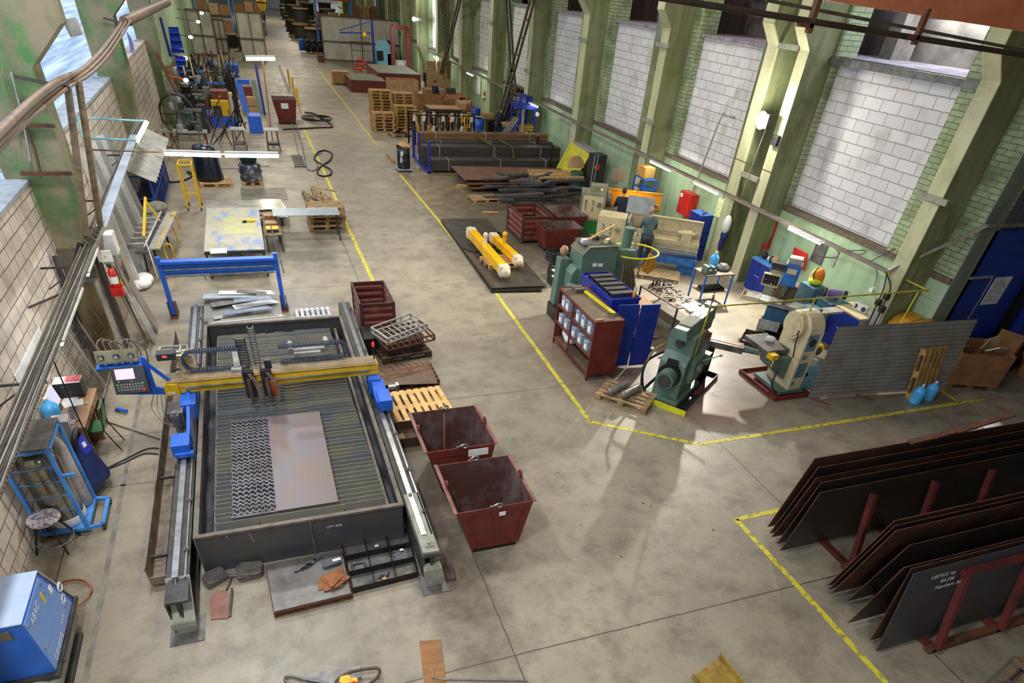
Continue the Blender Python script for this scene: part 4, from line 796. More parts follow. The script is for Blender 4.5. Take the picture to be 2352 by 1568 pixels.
SW('white_box', 'white electric box with a warning triangle fixed above the left extinguisher', 'electric box', B().box(-3.38, -3.12, 14.42, 14.46, 1.98, 2.2), white, bev=.004); SW('white_box', 'tall white electric box right behind the warning sign box', 'electric box', B().box(-3.38, -3.1, 14.9, 15.25, 1.95, 2.35), white, bev=.004)
SW('warning_triangle', 'small yellow warning triangle on the white electric box', 'sign', B().prism([(-3.28, 2.07), (-3.22, 2.07), (-3.25, 2.12)], 14.412, 14.418, 'y'), yel)
# galvanised sheets leaning between first and second column
for i in range(6):
    y = 17.9+i*.75; SW('galvanised_profile', 'long galvanised profile leaning on the left wall, %s' % ('the nearest one', 'second from the near end', 'third from the near end', 'fourth from the near end', 'second from the far end', 'the farthest one')[i], 'steel profile', B().bar((-3.55+.02*i, y+.2, .02), (-3.98, y+1.1-.1*i, 3.1-.05*i), .22, .03), galv if i % 2 else white, 'galvanised profiles leaning on the left wall')
# sheet bender
t = T('sheet_bender', 'manual sheet bending machine with a row of grey clamps and yellow handles', 'bending machine', (-3.1, 19.7, 0))
b = B().bar((-3.3, 18.5, .82), (-3.05, 21.8, .82), .3, .08); part(t, 'bed', b, steel2)
part(t, 'bending_leaf', B().bar((-2.98, 18.5, .9), (-2.72, 21.8, .9), .28, .03), lgrey); part(t, 'yellow_edge', B().bar((-2.93, 18.5, .92), (-2.67, 21.8, .92), .02, .03), yel); part(t, 'rear_tube', B().cyl((-3.2, 18.5, .96), (-3.0, 21.6, .96), .03), galv)
for k in range(7): part(t, 'clamp', B().cb((-3.42+.035*k, 18.75+.45*k, .92), (.42, .09, .12), (0, 0, .08)), lgrey)
for k, y in enumerate((18.8, 21.4)):
    part(t, 'leg', B().bar((-3.35, y, 0), (-3.3, y, .8), .05).bar((-3.0, y, 0), (-3.05, y, .8), .05), black); part(t, 'yellow_handle', B().tube([(-2.72, y+.1, .1), (-2.8, y, .8), (-2.62, y-.1, .95), (-2.6, y+.1, .55), (-2.66, y+.15, .5)], .02), yel)
part(t, 'long_handle', B().bar((-3.25, 19.2, 1.0), (-3.15, 20.6, 1.6), .06), yel); part(t, 'prop', B().bar((-3.15, 20.5, 1.55), (-2.95, 20.6, 1.0), .04), yel)
SW('canvas_bag', 'crumpled grey-green canvas bag lying on the far end of the bending machine', 'bag', B().ball((-3.12, 21.9, 1.02), (.3, .36, .14)).ball((-3.3, 21.6, 1.0), (.2, .25, .1)), mat('canvas', '7b7b66', '5f5f4e', rough=.95, scale=8, bump=.5))
SW('white_sack', 'white sack slumped on the floor at the near foot of the bending machine', 'sack', B().ball((-3.5, 18.3, .13), (.26, .32, .14)).ball((-3.42, 18.5, .16), (.22, .2, .16)).ball((-3.6, 18.15, .1), (.2, .2, .1)), paper)
# blue mesh cage with corrugated roof
t = T('mesh_cage', 'blue wire mesh cage with a corrugated grey roof by the second left column', 'cage', (-3.75, 27, 0))
b = B(); X0, X1, Y0, Y1, Z1 = -4.04, -3.45, 24.2, 29.0, 1.3
for x in (X0, X1):
    for y in (Y0, 26.6, Y1): b.box(x-.03, x+.03, y-.03, y+.03, 0, Z1)
for z in (.04, .65, Z1): b.bar((X1, Y0, z), (X1, Y1, z), .04).bar((X0, Y0, z), (X1, Y0, z), .04)
part(t, 'frame', b, blue); b = B()
for k in range(1, 40): y = Y0+(Y1-Y0)*k/40; b.bar((X1, y, 0), (X1, y, Z1), .01)
for k in range(1, 8): b.bar((X1, Y0, Z1*k/8), (X1, Y1, Z1*k/8), .01).bar((X0+.59*k/8, Y0, 0), (X0+.59*k/8, Y0, Z1), .01).bar((X0, Y0, Z1*k/8), (X1, Y0, Z1*k/8), .01)
part(t, 'mesh', b, blue2, kind='stuff'); part(t, 'stored_metal', B().box(-4.0, -3.55, 24.4, 28.8, .1, .6), oil); part(t, 'yellow_tray', B().box(-3.95, -3.5, 24.24, 24.6, .05, .4), mat('tan_tray', 'c2a458'))
cor = mat('corrugated_grey', 'a9a89c', '85847a', rough=.6, scale=3)
part(t, 'corrugated_roof', B().grid(lambda u, v: (-4.0+.95*u, 22.6+6.4*v, 1.95-.45*u+.035*sin(v*80)), 6, 110, .01, False), cor)
# ================= containers =================
def tapered_bin(label, xa, xb, ya, yb, xa2, xb2, ya2, yb2, h, group=None, tag_=True, big=True):
    cx, cy = (xa+xb)/2, (ya+yb)/2; t = T('red_skip_bin', label, 'steel bin', (cx, cy, 0), 0, group); th = .015
    def ring(x0, x1, y0, y1, z): return [(x0, y0, z), (x1, y0, z), (x1, y1, z), (x0, y1, z)]
    z0 = .08; o_ = ring(xa2, xb2, ya2, yb2, z0)+ring(xa, xb, ya, yb, h); i_ = ring(xa2+th, xb2-th, ya2+th, yb2-th, z0+th)+ring(xa+th, xb-th, ya+th, yb-th, h)
    b = B(); b.add(o_, [(0, 1, 5, 4), (1, 2, 6, 5), (2, 3, 7, 6), (3, 0, 4, 7), (3, 2, 1, 0)]); b.m = 1; b.add(i_, [(4, 5, 1, 0), (5, 6, 2, 1), (6, 7, 3, 2), (7, 4, 0, 3), (0, 1, 2, 3)]); b.m = 0
    for a0, a1 in ((4, 5), (5, 6), (6, 7), (7, 4)): b.add([o_[a0], o_[a1], i_[a1], i_[a0]], [(0, 1, 2, 3)])
    part(t, 'shell', b, [oxide, mat('scraped_bin_inside', '54352f', '665955', rough=.45, metal=.2, scale=2.2, lo=.45, hi=.6)])
    if big:
        for x in (xa, xb): part(t, 'side_flange', B().box(x-.05 if x == xa else x, x if x == xa else x+.05, ya-.01, yb+.01, h-.005, h+.012), mat('worn_flange', '8a5c56', '6e3f3a', rough=.5, scale=4))
        for y in (ya, yb):
            s_ = -1 if y == ya else 1; y2 = ya2 if y == ya else yb2
            bb = B(); 
            for f in (.12, .46, .56, .88): bb.bar((xa+(xb-xa)*f, y+s_*.008, h-.12), (xa2+(xb2-xa2)*f, y2+s_*.008, .2), .012)
            bb.bar((xa+.05, y+s_*.006, h-.12), (xb-.05, y+s_*.006, h-.12), .012).bar((xa2+.04, y2+s_*.01, .2), (xb2-.04, y2+s_*.01, .2), .012)
            part(t, 'panel_rib', bb, oxide)
            mx = (xa+xb)/2; k = part(t, 'shackle', B().tube([(mx-.06, y, h+.02), (mx-.03, y-.02, h+.06), (mx+.03, y-.02, h+.08), (mx+.09, y-.01, h+.05), (mx+.08, y, h+.0), (mx+.03, y, h-.01)], .014, 8), bright)
            part(t, 'shackle_pin', B().cyl((mx-.09, y-s_*.02, h+.01), (mx+.03, y-s_*.02, h+.01), .018), mat('brass_pin', '9a7040', '7a5530'), sub=k)
        for x in (xa, xb): part(t, 'lifting_eye', B().bar((x, (ya+yb)/2-.1, h-.05), (x, (ya+yb)/2-.02, h+.05), .016, .06).tube([(x, (ya+yb)/2+.045*cos(a), h+.08+.045*sin(a)) for a in [k_*pi/6 for k_ in range(12)]], .02, 6, True), oxide)
        part(t, 'skid', B().box(xa2+.03, xb2-.03, ya2+.02, yb2-.02, 0, z0), oil)
    else:
        for x in (xa+.15, xb-.15):
            part(t, 'loop_handle', B().tube([(x-.06, ya+.02, h-.12), (x-.06, ya-.01, h+.04), (x, ya-.02, h+.08), (x+.06, ya-.01, h+.04), (x+.06, ya+.02, h-.12)], .012), steel2)
        part(t, 'skid', B().box(xa2, xb2, ya2+.1, yb2-.1, 0, z0), oil)
    return t
t = tapered_bin('red-brown tapered steel skip nearest the camera, right of the cutting table rail', 1.87, 3.07, 6.37, 7.58, 2.13, 2.92, 6.42, 7.35, .94)
part(t, 'paper_label', B().box(2.52, 2.62, 6.34, 6.35, .78, .85), paper)
t = tapered_bin('red-brown tapered steel skip directly behind the nearest skip', 1.8, 2.98, 7.95, 9.2, 2.05, 2.85, 8.0, 9.0, .94)
part(t, 'paper_label', B().box(2.5, 2.85, 7.925, 7.935, .76, .89), paper); part(t, 'rod', B().cyl((2.35, 8.95, 1.0), (2.3, 8.75, .3), .012), mat('brass_pin', '9a7040'))
def corr_cont(label, x0, x1, y0, y1, h, front=True):
    t = T('corrugated_container', label, 'steel container', ((x0+x1)/2, (y0+y1)/2, 0)); cm = mat('oxide_container', '6b2f28', '8a7a70', rough=.55, scale=2.5, lo=.55, hi=.75)
    part(t, 'floor_plate', B().box(x0+.02, x1-.02, y0+.02, y1-.02, .1, .12), oil)
    for nm, fn in (('front_wall', lambda u, v: (x0+.03+(x1-x0-.06)*u, y0+.03+.014*(1 if int(v*8) % 2 else -1), .1+(h-.1)*v)), ('rear_wall', lambda u, v: (x0+.03+(x1-x0-.06)*u, y1-.03+.014*(1 if int(v*8) % 2 else -1), .1+(h-.1)*v)), ('side_wall', lambda u, v: (x0+.03+.014*(1 if int(v*8) % 2 else -1), y0+.03+(y1-y0-.06)*u, .1+(h-.1)*v)), ('side_wall', lambda u, v: (x1-.03+.014*(1 if int(v*8) % 2 else -1), y0+.03+(y1-y0-.06)*u, .1+(h-.1)*v))):
        top = 1 if nm != 'front_wall' or not front else 1
        part(t, nm, B().grid(fn, 1, 24, 0, False), cm)
    b = B()
    for x in (x0+.03, x1-.03):
        for y in (y0+.03, y1-.03): b.box(x-.035, x+.035, y-.035, y+.035, 0, h+.01)
    for z in (.1, h): b.bar((x0, y0+.02, z), (x1, y0+.02, z), .04).bar((x0, y1-.02, z), (x1, y1-.02, z), .04).bar((x0+.02, y0, z), (x0+.02, y1, z), .04).bar((x1-.02, y0, z), (x1-.02, y1, z), .04)
    part(t, 'frame', b, mat('rust_brown_frame', '4f3229', '3a2822', rough=.6)); return t
corr_cont('tall dark red corrugated steel container behind the right guide rail', 1.68, 2.52, 14.32, 15.75, .8)
# cages on a dark pallet
def tube_cage(label, c, rz, L, Wd, h, m_, tilt=(0, 0)):
    t = T('tube_cage', label, 'steel frame', c, rz, None, (tilt[0], tilt[1], rz)); b = B()
    P = [(-L/2, -Wd/2), (L/2, -Wd/2), (L/2, Wd/2), (-L/2, Wd/2)]
    for z in (0, h):
        for i in range(4): b.bar((*P[i], z), (*P[(i+1) % 4], z), .03)
    for p in P: b.bar((*p, 0), (*p, h), .03)
    for i in range(1, 4): b.bar((-L/2+L*i/4, -Wd/2, 0), (-L/2+L*i/4, -Wd/2, h), .02).bar((-L/2+L*i/4, Wd/2, 0), (-L/2+L*i/4, Wd/2, h), .02)
    lpart(t, 'outer_frame', b, m_)
    for i in range(1, 8): lpart(t, 'cross_tube', B().bar((-L/2+L*i/8, -Wd/2, 0), (-L/2+L*i/8, Wd/2, 0), .025), m_)
    return t
pallet('dark oil-soaked pallet under the grey tube frames', 2.45, 13.3, 0, .15, woodd)
tube_cage('rusty brown flat tube frame lying under the grey one', (2.5, 13.15, .46), .2, 1.15, .8, .12, rust, (0, -.05)); tube_cage('light grey welded tube frame lying on top of the rusty one', (2.4, 13.2, .62), .42, 1.1, .62, .12, lgrey, (.05, -.06))
SW('wooden_block', 'dark wooden box carrying the tube frames', 'box', B().cb((2.4, 13.4, .3), (1.0, .6, .28), (0, 0, .15)), woodd)
P_ = [G(*q, .16) for q in ((868, 885), (1006, 880), (985, 830), (868, 842))]
t = T('dark_plywood_sheet', 'dark brown wet plywood sheet on a pallet behind the pale pallet', 'plywood', (2.3, 12.1, .14)); part(t, 'sheet', quad(B(), P_, .145, .16), mat('wet_plywood', '6a4c38', '4a3427', rough=.35, scale=2, stretch=(.5, 3, 1))); part(t, 'red_ring', B().tube([(2.4+.035*cos(a), 12.15+.035*sin(a), .165) for a in [k_*pi/6 for k_ in range(12)]], .008, 6, True), mat('dull_red', '8a3f4a'))
pallet('dark pallet hidden under the wet plywood sheet', 2.35, 12.05, 0, 0, woodd)
SW('black_block', 'black stack of scrap between the container and the tube frames', 'scrap', B().cb((1.75, 13.7, .2), (.3, .7, .4)), oil)
pallet('new pale yellow pallet lying between the gantry end and the skips', 2.3, 10.75, 0, 1.62, mat('new_pallet_wood', 'e3b878', 'c79a5c', rough=.75, scale=5), None, 1.25, 1.2, gaps=8)
t = T('flat_crate', 'flat open grey-brown box with a paper note left of the skips', 'box', (1.8, 9.85, 0)); part(t, 'shell', B().wall_open(1.55, 2.15, 9.5, 10.1, 0, .2, .02), woodd); part(t, 'paper_note', B().cb((1.72, 9.85, .025), (.12, .16, .003), (0, 0, .1)), cardl)
# ================= blue roll frame and scrap sheets =================
t = T('sheet_roll_frame', 'large blue steel frame with a horizontal beam behind the cutting table', 'steel frame', (-1.2, 16.4, 0))
for x, s_ in ((-2.62, -1), (-.02, 1)):
    part(t, 'rusty_foot', B().box(x-.08, x+.1, 16.1, 16.6, 0, .02).prism([(16.15, .02), (16.15, .42), (16.5, .3), (16.55, .02)], x-.07, x-.05, 'x').prism([(16.15, .02), (16.15, .42), (16.5, .3), (16.55, .02)], x+.07, x+.09, 'x'), rust)
    part(t, 'post', B().box(x-.05, x+.05, 16.25, 16.35, .05, 1.42), blue)
b = B().box(-2.62, -.02, 16.28, 16.34, 1.0, 1.3).box(-2.62, -.02, 16.2, 16.4, 1.27, 1.33)
part(t, 'beam', b, blue); part(t, 'lower_rod', B().cyl((-2.55, 16.2, 1.0), (-.1, 16.2, 1.0), .02).cyl((-2.55, 16.22, 1.14), (-.1, 16.22, 1.14), .018), steel2)
part(t, 'side_lever', B().cyl((.12, 16.4, .9), (0, 18.2, 1.5), .015), steel); part(t, 'side_lever', B().cyl((-2.75, 16.4, .9), (-2.85, 16.9, 1.6), .02), bright); part(t, 'hook', B().tube([(-1.7, 16.2, .98), (-1.7, 16.18, .9), (-1.67, 16.18, .88)], .01), steel)
def slab(label, name, cat, pts, z0, z1, mm, group=None): return SW(name, label, cat, quad(B(), [V((*p, 0)) for p in pts], z0, z1), mm, group)
blg = mat('blue_grey_sheet', '8a95a8', '5f6a7c', rough=.35, metal=.4, scale=3)
random.seed(3)
for i in range(9):
    cx, cy, a, L, w = -1.0+rnd(-.3, .3), 16.5+rnd(-.45, .75), rnd(-.5, .4), rnd(.7, 1.6), rnd(.15, .4)
    pts = [(cx+cos(a)*u*L/2-sin(a)*v*w, cy+sin(a)*u*L/2+cos(a)*v*w) for u, v in ((-1, -.5), (1, -.5), (.8, .5), (-1, .4))]
    slab('bent sheet-metal offcut in the scrap heap below the blue frame', 'sheet_offcut', 'metal offcut', pts, .012+.024*i, .018+.024*i, (blg, galv, white, steel2)[i % 4], 'sheet offcuts heaped below the blue frame')
for i in range(4): SW('thin_strip', 'long thin metal strip lying along the near edge of the scrap heap', 'metal strip', B().bar((-1.75+.1*i, 15.72+.05*i, .012+.012*i), (.0-.1*i, 15.85+.03*i, .012+.012*i), .05, .006), (white, galv, cream, steel2)[i], 'metal strips before the scrap heap')
t = T('slat_grid', 'small whitish slatted pallet end behind the far rim of the cutting table', 'pallet', (.62, 15.7, 0))
for i in range(7): part(t, 'slat', B().box(.22+.13*i, .3+.13*i, 15.45, 16.0, .1, .12), mat('dusty_white_wood', 'c9c7cc', '9b98a0', rough=.8))
part(t, 'runner', B().box(.2, 1.1, 15.5, 15.56, 0, .1).box(.2, 1.1, 15.9, 15.96, 0, .1), MC['dusty_white_wood'])
# ================= middle left: work tables =================
t = T('painting_table', 'steel work table with a top smeared in yellow and blue paint', 'table', (-1.05, 20.6, 0))
pt = mat('paint_smeared_top', 'aaa489', '7687ad', rough=.5, scale=1.6, lo=.48, hi=.62, world=True, stretch=(2, .8, 1))
part(t, 'tabletop', B().box(-1.82, -.27, 18.62, 22.68, .72, .76), pt); part(t, 'front_apron', B().box(-1.82, -.27, 18.6, 18.63, .66, .74), steel)
for x in (-1.78, -.31):
    for y in (18.68, 22.6): part(t, 'leg', B().box(x-.03, x+.03, y-.03, y+.03, 0, .72), steel)
part(t, 'brace', B().bar((-1.78, 18.68, .1), (-1.1, 18.68, .68), .04).bar((-.31, 18.68, .1), (-1.0, 18.68, .68), .04).bar((-1.78, 18.7, .25), (-.3, 18.7, .25), .03), steel)
SW('paint_patch', 'lemon yellow overspray patch on the work table top', 'paint patch', B().grid(lambda u, v: (-1.3+.9*u, 20.0+1.6*v, .7625), 1, 1), mat('yellow_overspray', 'b9b874', 'a9a489', rough=.6, scale=3, lo=.4, hi=.6))
SW('metal_angle', 'short white metal angle lying on the near edge of the smeared table', 'metal offcut', B().cb((-1.45, 18.56, .77), (.42, .2, .03), (.3, 0, 0)), galv)
t = T('cordless_tool', 'yellow and black hand tool at the far right of the smeared table', 'power tool', (-.52, 21.1, .76)); part(t, 'body', B().cyl((-.68, 21.1, .8), (-.42, 21.12, .8), .04), yel); part(t, 'grip', B().cyl((-.68, 21.08, .8), (-.78, 21.02, .79), .035), black)
shiny = mat('shiny_sheet_stack', 'dedad0', 'a9a493', rough=.22, metal=.6, scale=1.5)
for i, lab in enumerate(('lowest shiny sheet behind the smeared table', 'middle shiny sheet in the stack behind the smeared table', 'top shiny curved sheet in the stack behind the smeared table')):
    SW('metal_sheet', lab, 'sheet metal', B().grid(lambda u, v: (-1.85+2.45*u-.05*i, 23.1+.25*i+1.25*v, .32+.05*i+.02*sin(u*7+i)), 12, 2, .006), shiny, None)
t = T('sheet_stand', 'low dark stand carrying the shiny sheets', 'stand', (-.6, 23.7, 0)); part(t, 'top', B().box(-1.8, .5, 23.2, 24.6, .26, .3), steel)
for x in (-1.7, .4):
    for y in (23.25, 24.5): part(t, 'leg', B().box(x-.03, x+.03, y-.03, y+.03, 0, .26), steel)
t = T('small_side_table', 'low plywood shelf between the smeared table and the grey bench', 'table', (.1, 21, 0)); part(t, 'shelf', B().box(-.22, .28, 20.6, 22.9, .5, .53), woodg)
for y in (20.65, 22.85):
    for x in (-.18, .24): part(t, 'leg', B().box(x-.02, x+.02, y-.02, y+.02, 0, .5), steel)
for i, (y, w, lab) in enumerate(((20.95, .3, 'open yellow-lidded case with black trim on the low shelf'), (21.5, .3, 'pale flat cardboard box behind the yellow case'), (22.3, .34, 'white cardboard tray at the far end of the low shelf'))):
    t = T('small_case', lab, 'box', (.03, y, .53)); lpart(t, 'body', B().box(-.17, .17, -.15, .15, 0, .09), (dgrey, cardl, card)[i]); lpart(t, 'lid', B().box(-.18, .18, -.16, .16, .09, .11), (yel, cardl, cardl)[i])
t = T('grey_bench', 'narrow grey steel bench with thin legs in front of the stacked pallets', 'bench', (1.15, 22, 0)); part(t, 'top', B().box(.12, 2.18, 21.5, 22.3, .79, .82), mat('galv_top', 'a3adb3', '88939a', rough=.4, metal=.4), bev=.01)
for x in (.2, 2.1):
    for y in (21.56, 22.2): part(t, 'leg', B().box(x-.025, x+.025, y-.025, y+.025, 0, .79), steel)
og = mat('weathered_pallet_wood', 'a88c62', '7d6647', rough=.85, scale=5)
for i in range(5): pallet('weathered pallet in the stack behind the grey bench, %s' % ('lowest', 'second from below', 'in the middle', 'second from the top', 'topmost')[i], 1.82+rnd(-.04, .04), 23.0+rnd(-.05, .05), .145*i, rnd(-.06, .06), og, 'pallets stacked behind the grey bench')
pallet('weathered pallet leaning up on the back of the pallet stack', 1.9, 24.6, .45, 0, og, rot=(.55, 0, 1.57)); pallet('narrow old pallet leaning on the left of the pallet stack', 1.55, 24.0, .45, 0, woodg, rot=(.6, 0, 1.6))
SW('loose_board', 'loose brown board lying across the leaning pallets', 'board', B().bar((1.6, 24.3, .98), (2.35, 23.9, .9), .12, .03), og)
t = T('yellow_trestle', 'tall yellow steel trestle on castors left of the wrapped stack', 'trestle', (-2.4, 25.5, 0))
for y in (25.2, 25.9):
    b = B().bar((-2.62, y, .1), (-2.62, y, 1.42), .05).bar((-2.2, y, .1), (-2.2, y, 1.42), .05).bar((-2.62, y, 1.42), (-2.2, y, 1.42), .05).bar((-2.62, y, .55), (-2.2, y, .55), .04); part(t, 'side_frame', b, yel)
part(t, 'top_rail', B().bar((-2.62, 25.2, 1.4), (-2.62, 25.9, 1.4), .04).bar((-2.2, 25.2, 1.4), (-2.2, 25.9, 1.4), .04), yel)
for x in (-2.62, -2.2):
    for y in (25.2, 25.9): part(t, 'castor', B().cyl((x-.02, y, .05), (x+.02, y, .05), .05).cyl((x, y, .05), (x, y, .12), .012), black)
pallet('pale pallet under the big black film-wrapped roll', -1.75, 28.6, 0, .1, wood)
SW('black_wrapped_roll', 'big black film-wrapped round stack on a pallet behind the yellow trestle', 'wrapped stack', B().at((-1.95, 28.9, .145)).lathe([(0, 0), (.5, 0), (.53, .1), (.47, .5), (.44, .95), (.38, 1.15), (0, 1.2)], (0, 0, 0), 22, False), mat('black_film', '1d2433', '12161f', rough=.25, scale=6, bump=.5))
pallet('pale pallet under the silvery wrapped stack', -.4, 28.7, 0, .05, wood, None, .8, .6)
SW('silver_wrapped_stack', 'dark stack wrapped in shiny clear film on a small pallet', 'wrapped stack', B().at((-.4, 28.75, .145)).lathe([(0, 0), (.42, 0), (.44, .1), (.39, .18), (.45, .3), (.4, .42), (.43, .52), (.36, .6), (0, .6)], (0, 0, 0), 10, False), mat('silver_film', '4a4c55', 'a3a7b0', rough=.2, metal=.4, scale=4, lo=.5, hi=.62, bump=.8))
t = T('green_basin', 'dark green round basin with handles on top of the silvery wrapped stack', 'basin', (-.4, 28.75, .745)); lpart(t, 'basin', B().lathe([(.26, 0), (.36, .28), (.4, .3), (.37, .3), (.27, .02), (0, .02)], (0, 0, 0), 22, False), mat('dark_green_basin', '2c4a4b', '1f3637')); lpart(t, 'handle', B().cyl((-.5, 0, .2), (-.36, 0, .2), .02), black); lpart(t, 'handle', B().cyl((.36, 0, .2), (.5, 0, .2), .02), black)
# steel lifting rack with long pole, cable loops
t = T('ladder_grid', 'small black ladder-like grid with a tall pole standing beside the aisle', 'stand', (1.7, 32, 0))
b = B()
for k_ in range(6): b.bar((1.45, 31.5+.4*k_, .05), (1.9, 31.5+.4*k_, .05), .08, .03)
part(t, 'rungs', b.bar((1.45, 31.4, .04), (1.45, 33.6, .04), .03).bar((1.9, 31.4, .04), (1.9, 33.6, .04), .03), oil); part(t, 'pole', B().cyl((1.95, 31.5, 0), (1.78, 32.0, 1.7), .02).cyl((1.72, 32.2, .2), (1.62, 32.6, 1.5), .015), steel2)
b = B().tube([G(*q, .03) for q in ((745, 345), (730, 350), (722, 365), (740, 378), (760, 390), (758, 402), (738, 404), (728, 394), (740, 380), (758, 368), (762, 352), (745, 345))], .04, 6)
SW('rubber_cable_loop', 'black cable lying on the aisle floor in a figure of eight', 'cable', b, black)
SW('thin_cable_loop', 'thin grey cable curling beside the figure-of-eight cable', 'cable', B().tube([G(*q, .02) for q in ((704, 388), (720, 392), (730, 380), (722, 362), (738, 352))], .015), steel)
random.seed(5)
b = B()
for j in range(6): b.tube([(3.3+.1*j+.55*cos(a+j), 43.2-.2*j+(.9)*sin(a+j), .05+.03*j) for a in [k_*.5 for k_ in range(16)]], .03, 5)
b.tube([G(*q, .04) for q in ((700, 258), (725, 262), (757, 283), (762, 292), (735, 293), (650, 297))], .04, 5)
SW('cable_heap', 'tangled heap of black cables on the floor beside the red bin far up the aisle', 'cables', b, black)
# ================= machine corner on the right =================
shm = mat('shelf_oxide_red', '722a22', '561f1a', rough=.45, scale=3)
brd = mat('brown_shelf_board', '6b5a44', '4f4232', rough=.6, scale=3)
t = T('storage_shelf', 'red-brown steel shelf unit filled with pale file boxes, wooden boards on top', 'shelf', (6.65, 12.15, 0))
for y0, y1 in ((11.15, 11.19), (13.15, 13.19)): part(t, 'end_panel', B().box(6.3, 7.02, y0, y1, .14, 1.42).box(6.3, 6.35, y0, y1, 0, .14).box(6.97, 7.02, y0, y1, 0, .14), shm)
part(t, 'back_panel', B().box(7.0, 7.02, 11.19, 13.15, .14, 1.42), shm)
for z in (.16, .58, 1.0, 1.38): part(t, 'shelf_board', B().box(6.31, 7.0, 11.19, 13.15, z, z+.025), brd)
b = B()
for z in (.16, .58, 1.0, 1.38): b.box(6.295, 6.31, 11.19, 13.15, z-.02, z+.04)
part(t, 'shelf_edge', b.box(6.295, 6.33, 12.3, 12.34, .16, 1.38), shm)
bx = mat('pale_file_box', 'aeb8c6', '97a1b0', rough=.7, scale=3)
names = ['front face towards the aisle']
def filebox(lab, y, z, h=.27):
    t = T('file_box', lab, 'file box', (6.5, y, z), 0, 'file boxes on the red-brown shelf'); lpart(t, 'box', B().box(-.17, .2, -.085, .085, 0, h), bx, bev=.004); lpart(t, 'label', B().box(-.175, -.17, -.05, .05, .04, h*.6), paper); lpart(t, 'grip_hole', B().box(-.174, -.168, -.03, .03, h*.75, h*.83), black)
for i, y in enumerate((12.93, 12.7, 12.1, 11.8, 11.45)): filebox('pale file box on the upper shelf, %s' % ('farthest from the camera', 'just behind the centre post', 'just before the centre post', 'second from the near end', 'nearest the end panel')[i], y, 1.026)
for i, y in enumerate((12.98, 12.65, 12.2, 11.85, 11.5)): filebox('pale file box on the middle shelf, %s' % ('farthest from the camera', 'behind the centre post', 'just before the centre post', 'second from the near end', 'nearest the end panel')[i], y, .606, .22)
SW('white_sack', 'white plastic sack on the lowest board of the red-brown shelf', 'sack', B().ball((6.6, 12.85, .36), (.2, .24, .18), 10, 7).ball((6.55, 12.7, .3), (.16, .2, .12), 10, 7), paper)
for i, y in enumerate((13.0, 12.85)): SW('square_tube', 'grey square steel tube offcut at the far end of the shelf top, %s' % ('farther one', 'nearer one')[i], 'steel tube', B().box(6.55, 6.8, y-.06, y+.06, 1.41, 1.49), steel2)
SW('yellow_angle', 'long yellow angle bar lying along the shelf top', 'steel bar', B().bar((6.78, 13.0, 1.43), (6.93, 11.45, 1.43), .07, .04), yel2)
SW('bolt_bar', 'thin dark threaded bar across the near end of the yellow angle', 'steel bar', B().cyl((6.75, 11.5, 1.44), (7.0, 11.4, 1.46), .012), steel); SW('wood_chip', 'small pale piece of wood on the near edge of the shelf top', 'wood piece', B().cb((6.45, 11.25, 1.425), (.2, .06, .03), (0, 0, .1)), wood)
t = T('blue_cabinet', 'deep blue cabinet with both doors swung open behind the red-brown shelf', 'cabinet', (7.45, 12.6, 0))
part(t, 'body', B().box(7.08, 7.8, 11.95, 13.6, .05, 1.5), blue2); part(t, 'top_tray', B().wall_open(7.06, 7.82, 11.93, 13.62, 1.5, 1.56, .015), blue2)
part(t, 'door', B().cb((7.36, 11.62, .8), (.5, .03, 1.5), (0, 0, -.12)), blue2); o = part(t, 'door', B().cb((7.88, 11.55, .8), (.48, .03, 1.5), (0, 0, -.05)), blue2)
part(t, 'lock', B().cyl((8.04, 11.53, .9), (8.04, 11.515, .9), .015), bright, sub=o); part(t, 'foot', B().bar((7.35, 11.7, 0), (7.35, 11.7, .1), .04), steel)
for i in range(5): SW('u_profile', 'dark U-shaped steel profile on the blue cabinet top, %s' % ('nearest', 'second nearest', 'middle one', 'second farthest', 'farthest')[i], 'steel profile', B().box(7.15, 7.75-.05*(i % 2), 12.15+.27*i, 12.17+.27*i, 1.52, 1.6).box(7.15, 7.75-.05*(i % 2), 12.3+.27*i, 12.32+.27*i, 1.52, 1.6).box(7.15, 7.75-.05*(i % 2), 12.17+.27*i, 12.3+.27*i, 1.59, 1.6), steel)
t = T('oil_bottle', 'clear plastic bottle half full of amber oil on the blue cabinet', 'bottle', (7.7, 12.05, 1.52)); lpart(t, 'oil', B().lathe([(0, 0), (.04, 0), (.045, .02), (.045, .14), (0, .14)], n=14, cap=False), mat('amber_oil', 'b87a1e', rough=.2)); lpart(t, 'bottle_top', B().lathe([(.045, .14), (.045, .22), (.02, .28), (.02, .31), (0, .31)], n=14, cap=False), mat('clear_plastic', 'd9dcd8', rough=.1, alpha=.5))
# ---- slotting machine ----
t = T('slotting_machine', 'big green slotting machine with a slanted side column and sloping dusty top', 'machine tool', (7.8, 14.6, 0))
gd = mat('dusty_green_top', '6f6a54', '57604f', rough=.7, scale=3)
part(t, 'body', B().prism([(7.3, .15), (7.3, 1.75), (7.5, 1.95), (8.3, 1.95), (8.3, .15)], 14.15, 14.9, 'y'), grn, bev=.02)
part(t, 'top_cover', B().prism([(7.3, 1.76), (7.5, 1.955), (8.3, 1.955), (8.3, 1.975), (7.49, 1.975), (7.29, 1.78)], 14.14, 14.91, 'y'), gd)
part(t, 'side_column', B().bar((7.0, 14.75, 0), (7.12, 14.85, 1.52), .3, .3), grn, bev=.015)
part(t, 'base_foot', B().box(6.82, 7.1, 14.3, 14.9, 0, .35).box(7.1, 8.5, 14.1, 15.0, 0, .15), oil)
part(t, 'belt_housing', B().prism([(7.08, .5), (7.08, 1.3), (7.2, 1.45), (7.32, 1.45), (7.32, .5)], 14.2, 14.6, 'y'), grn, bev=.02)
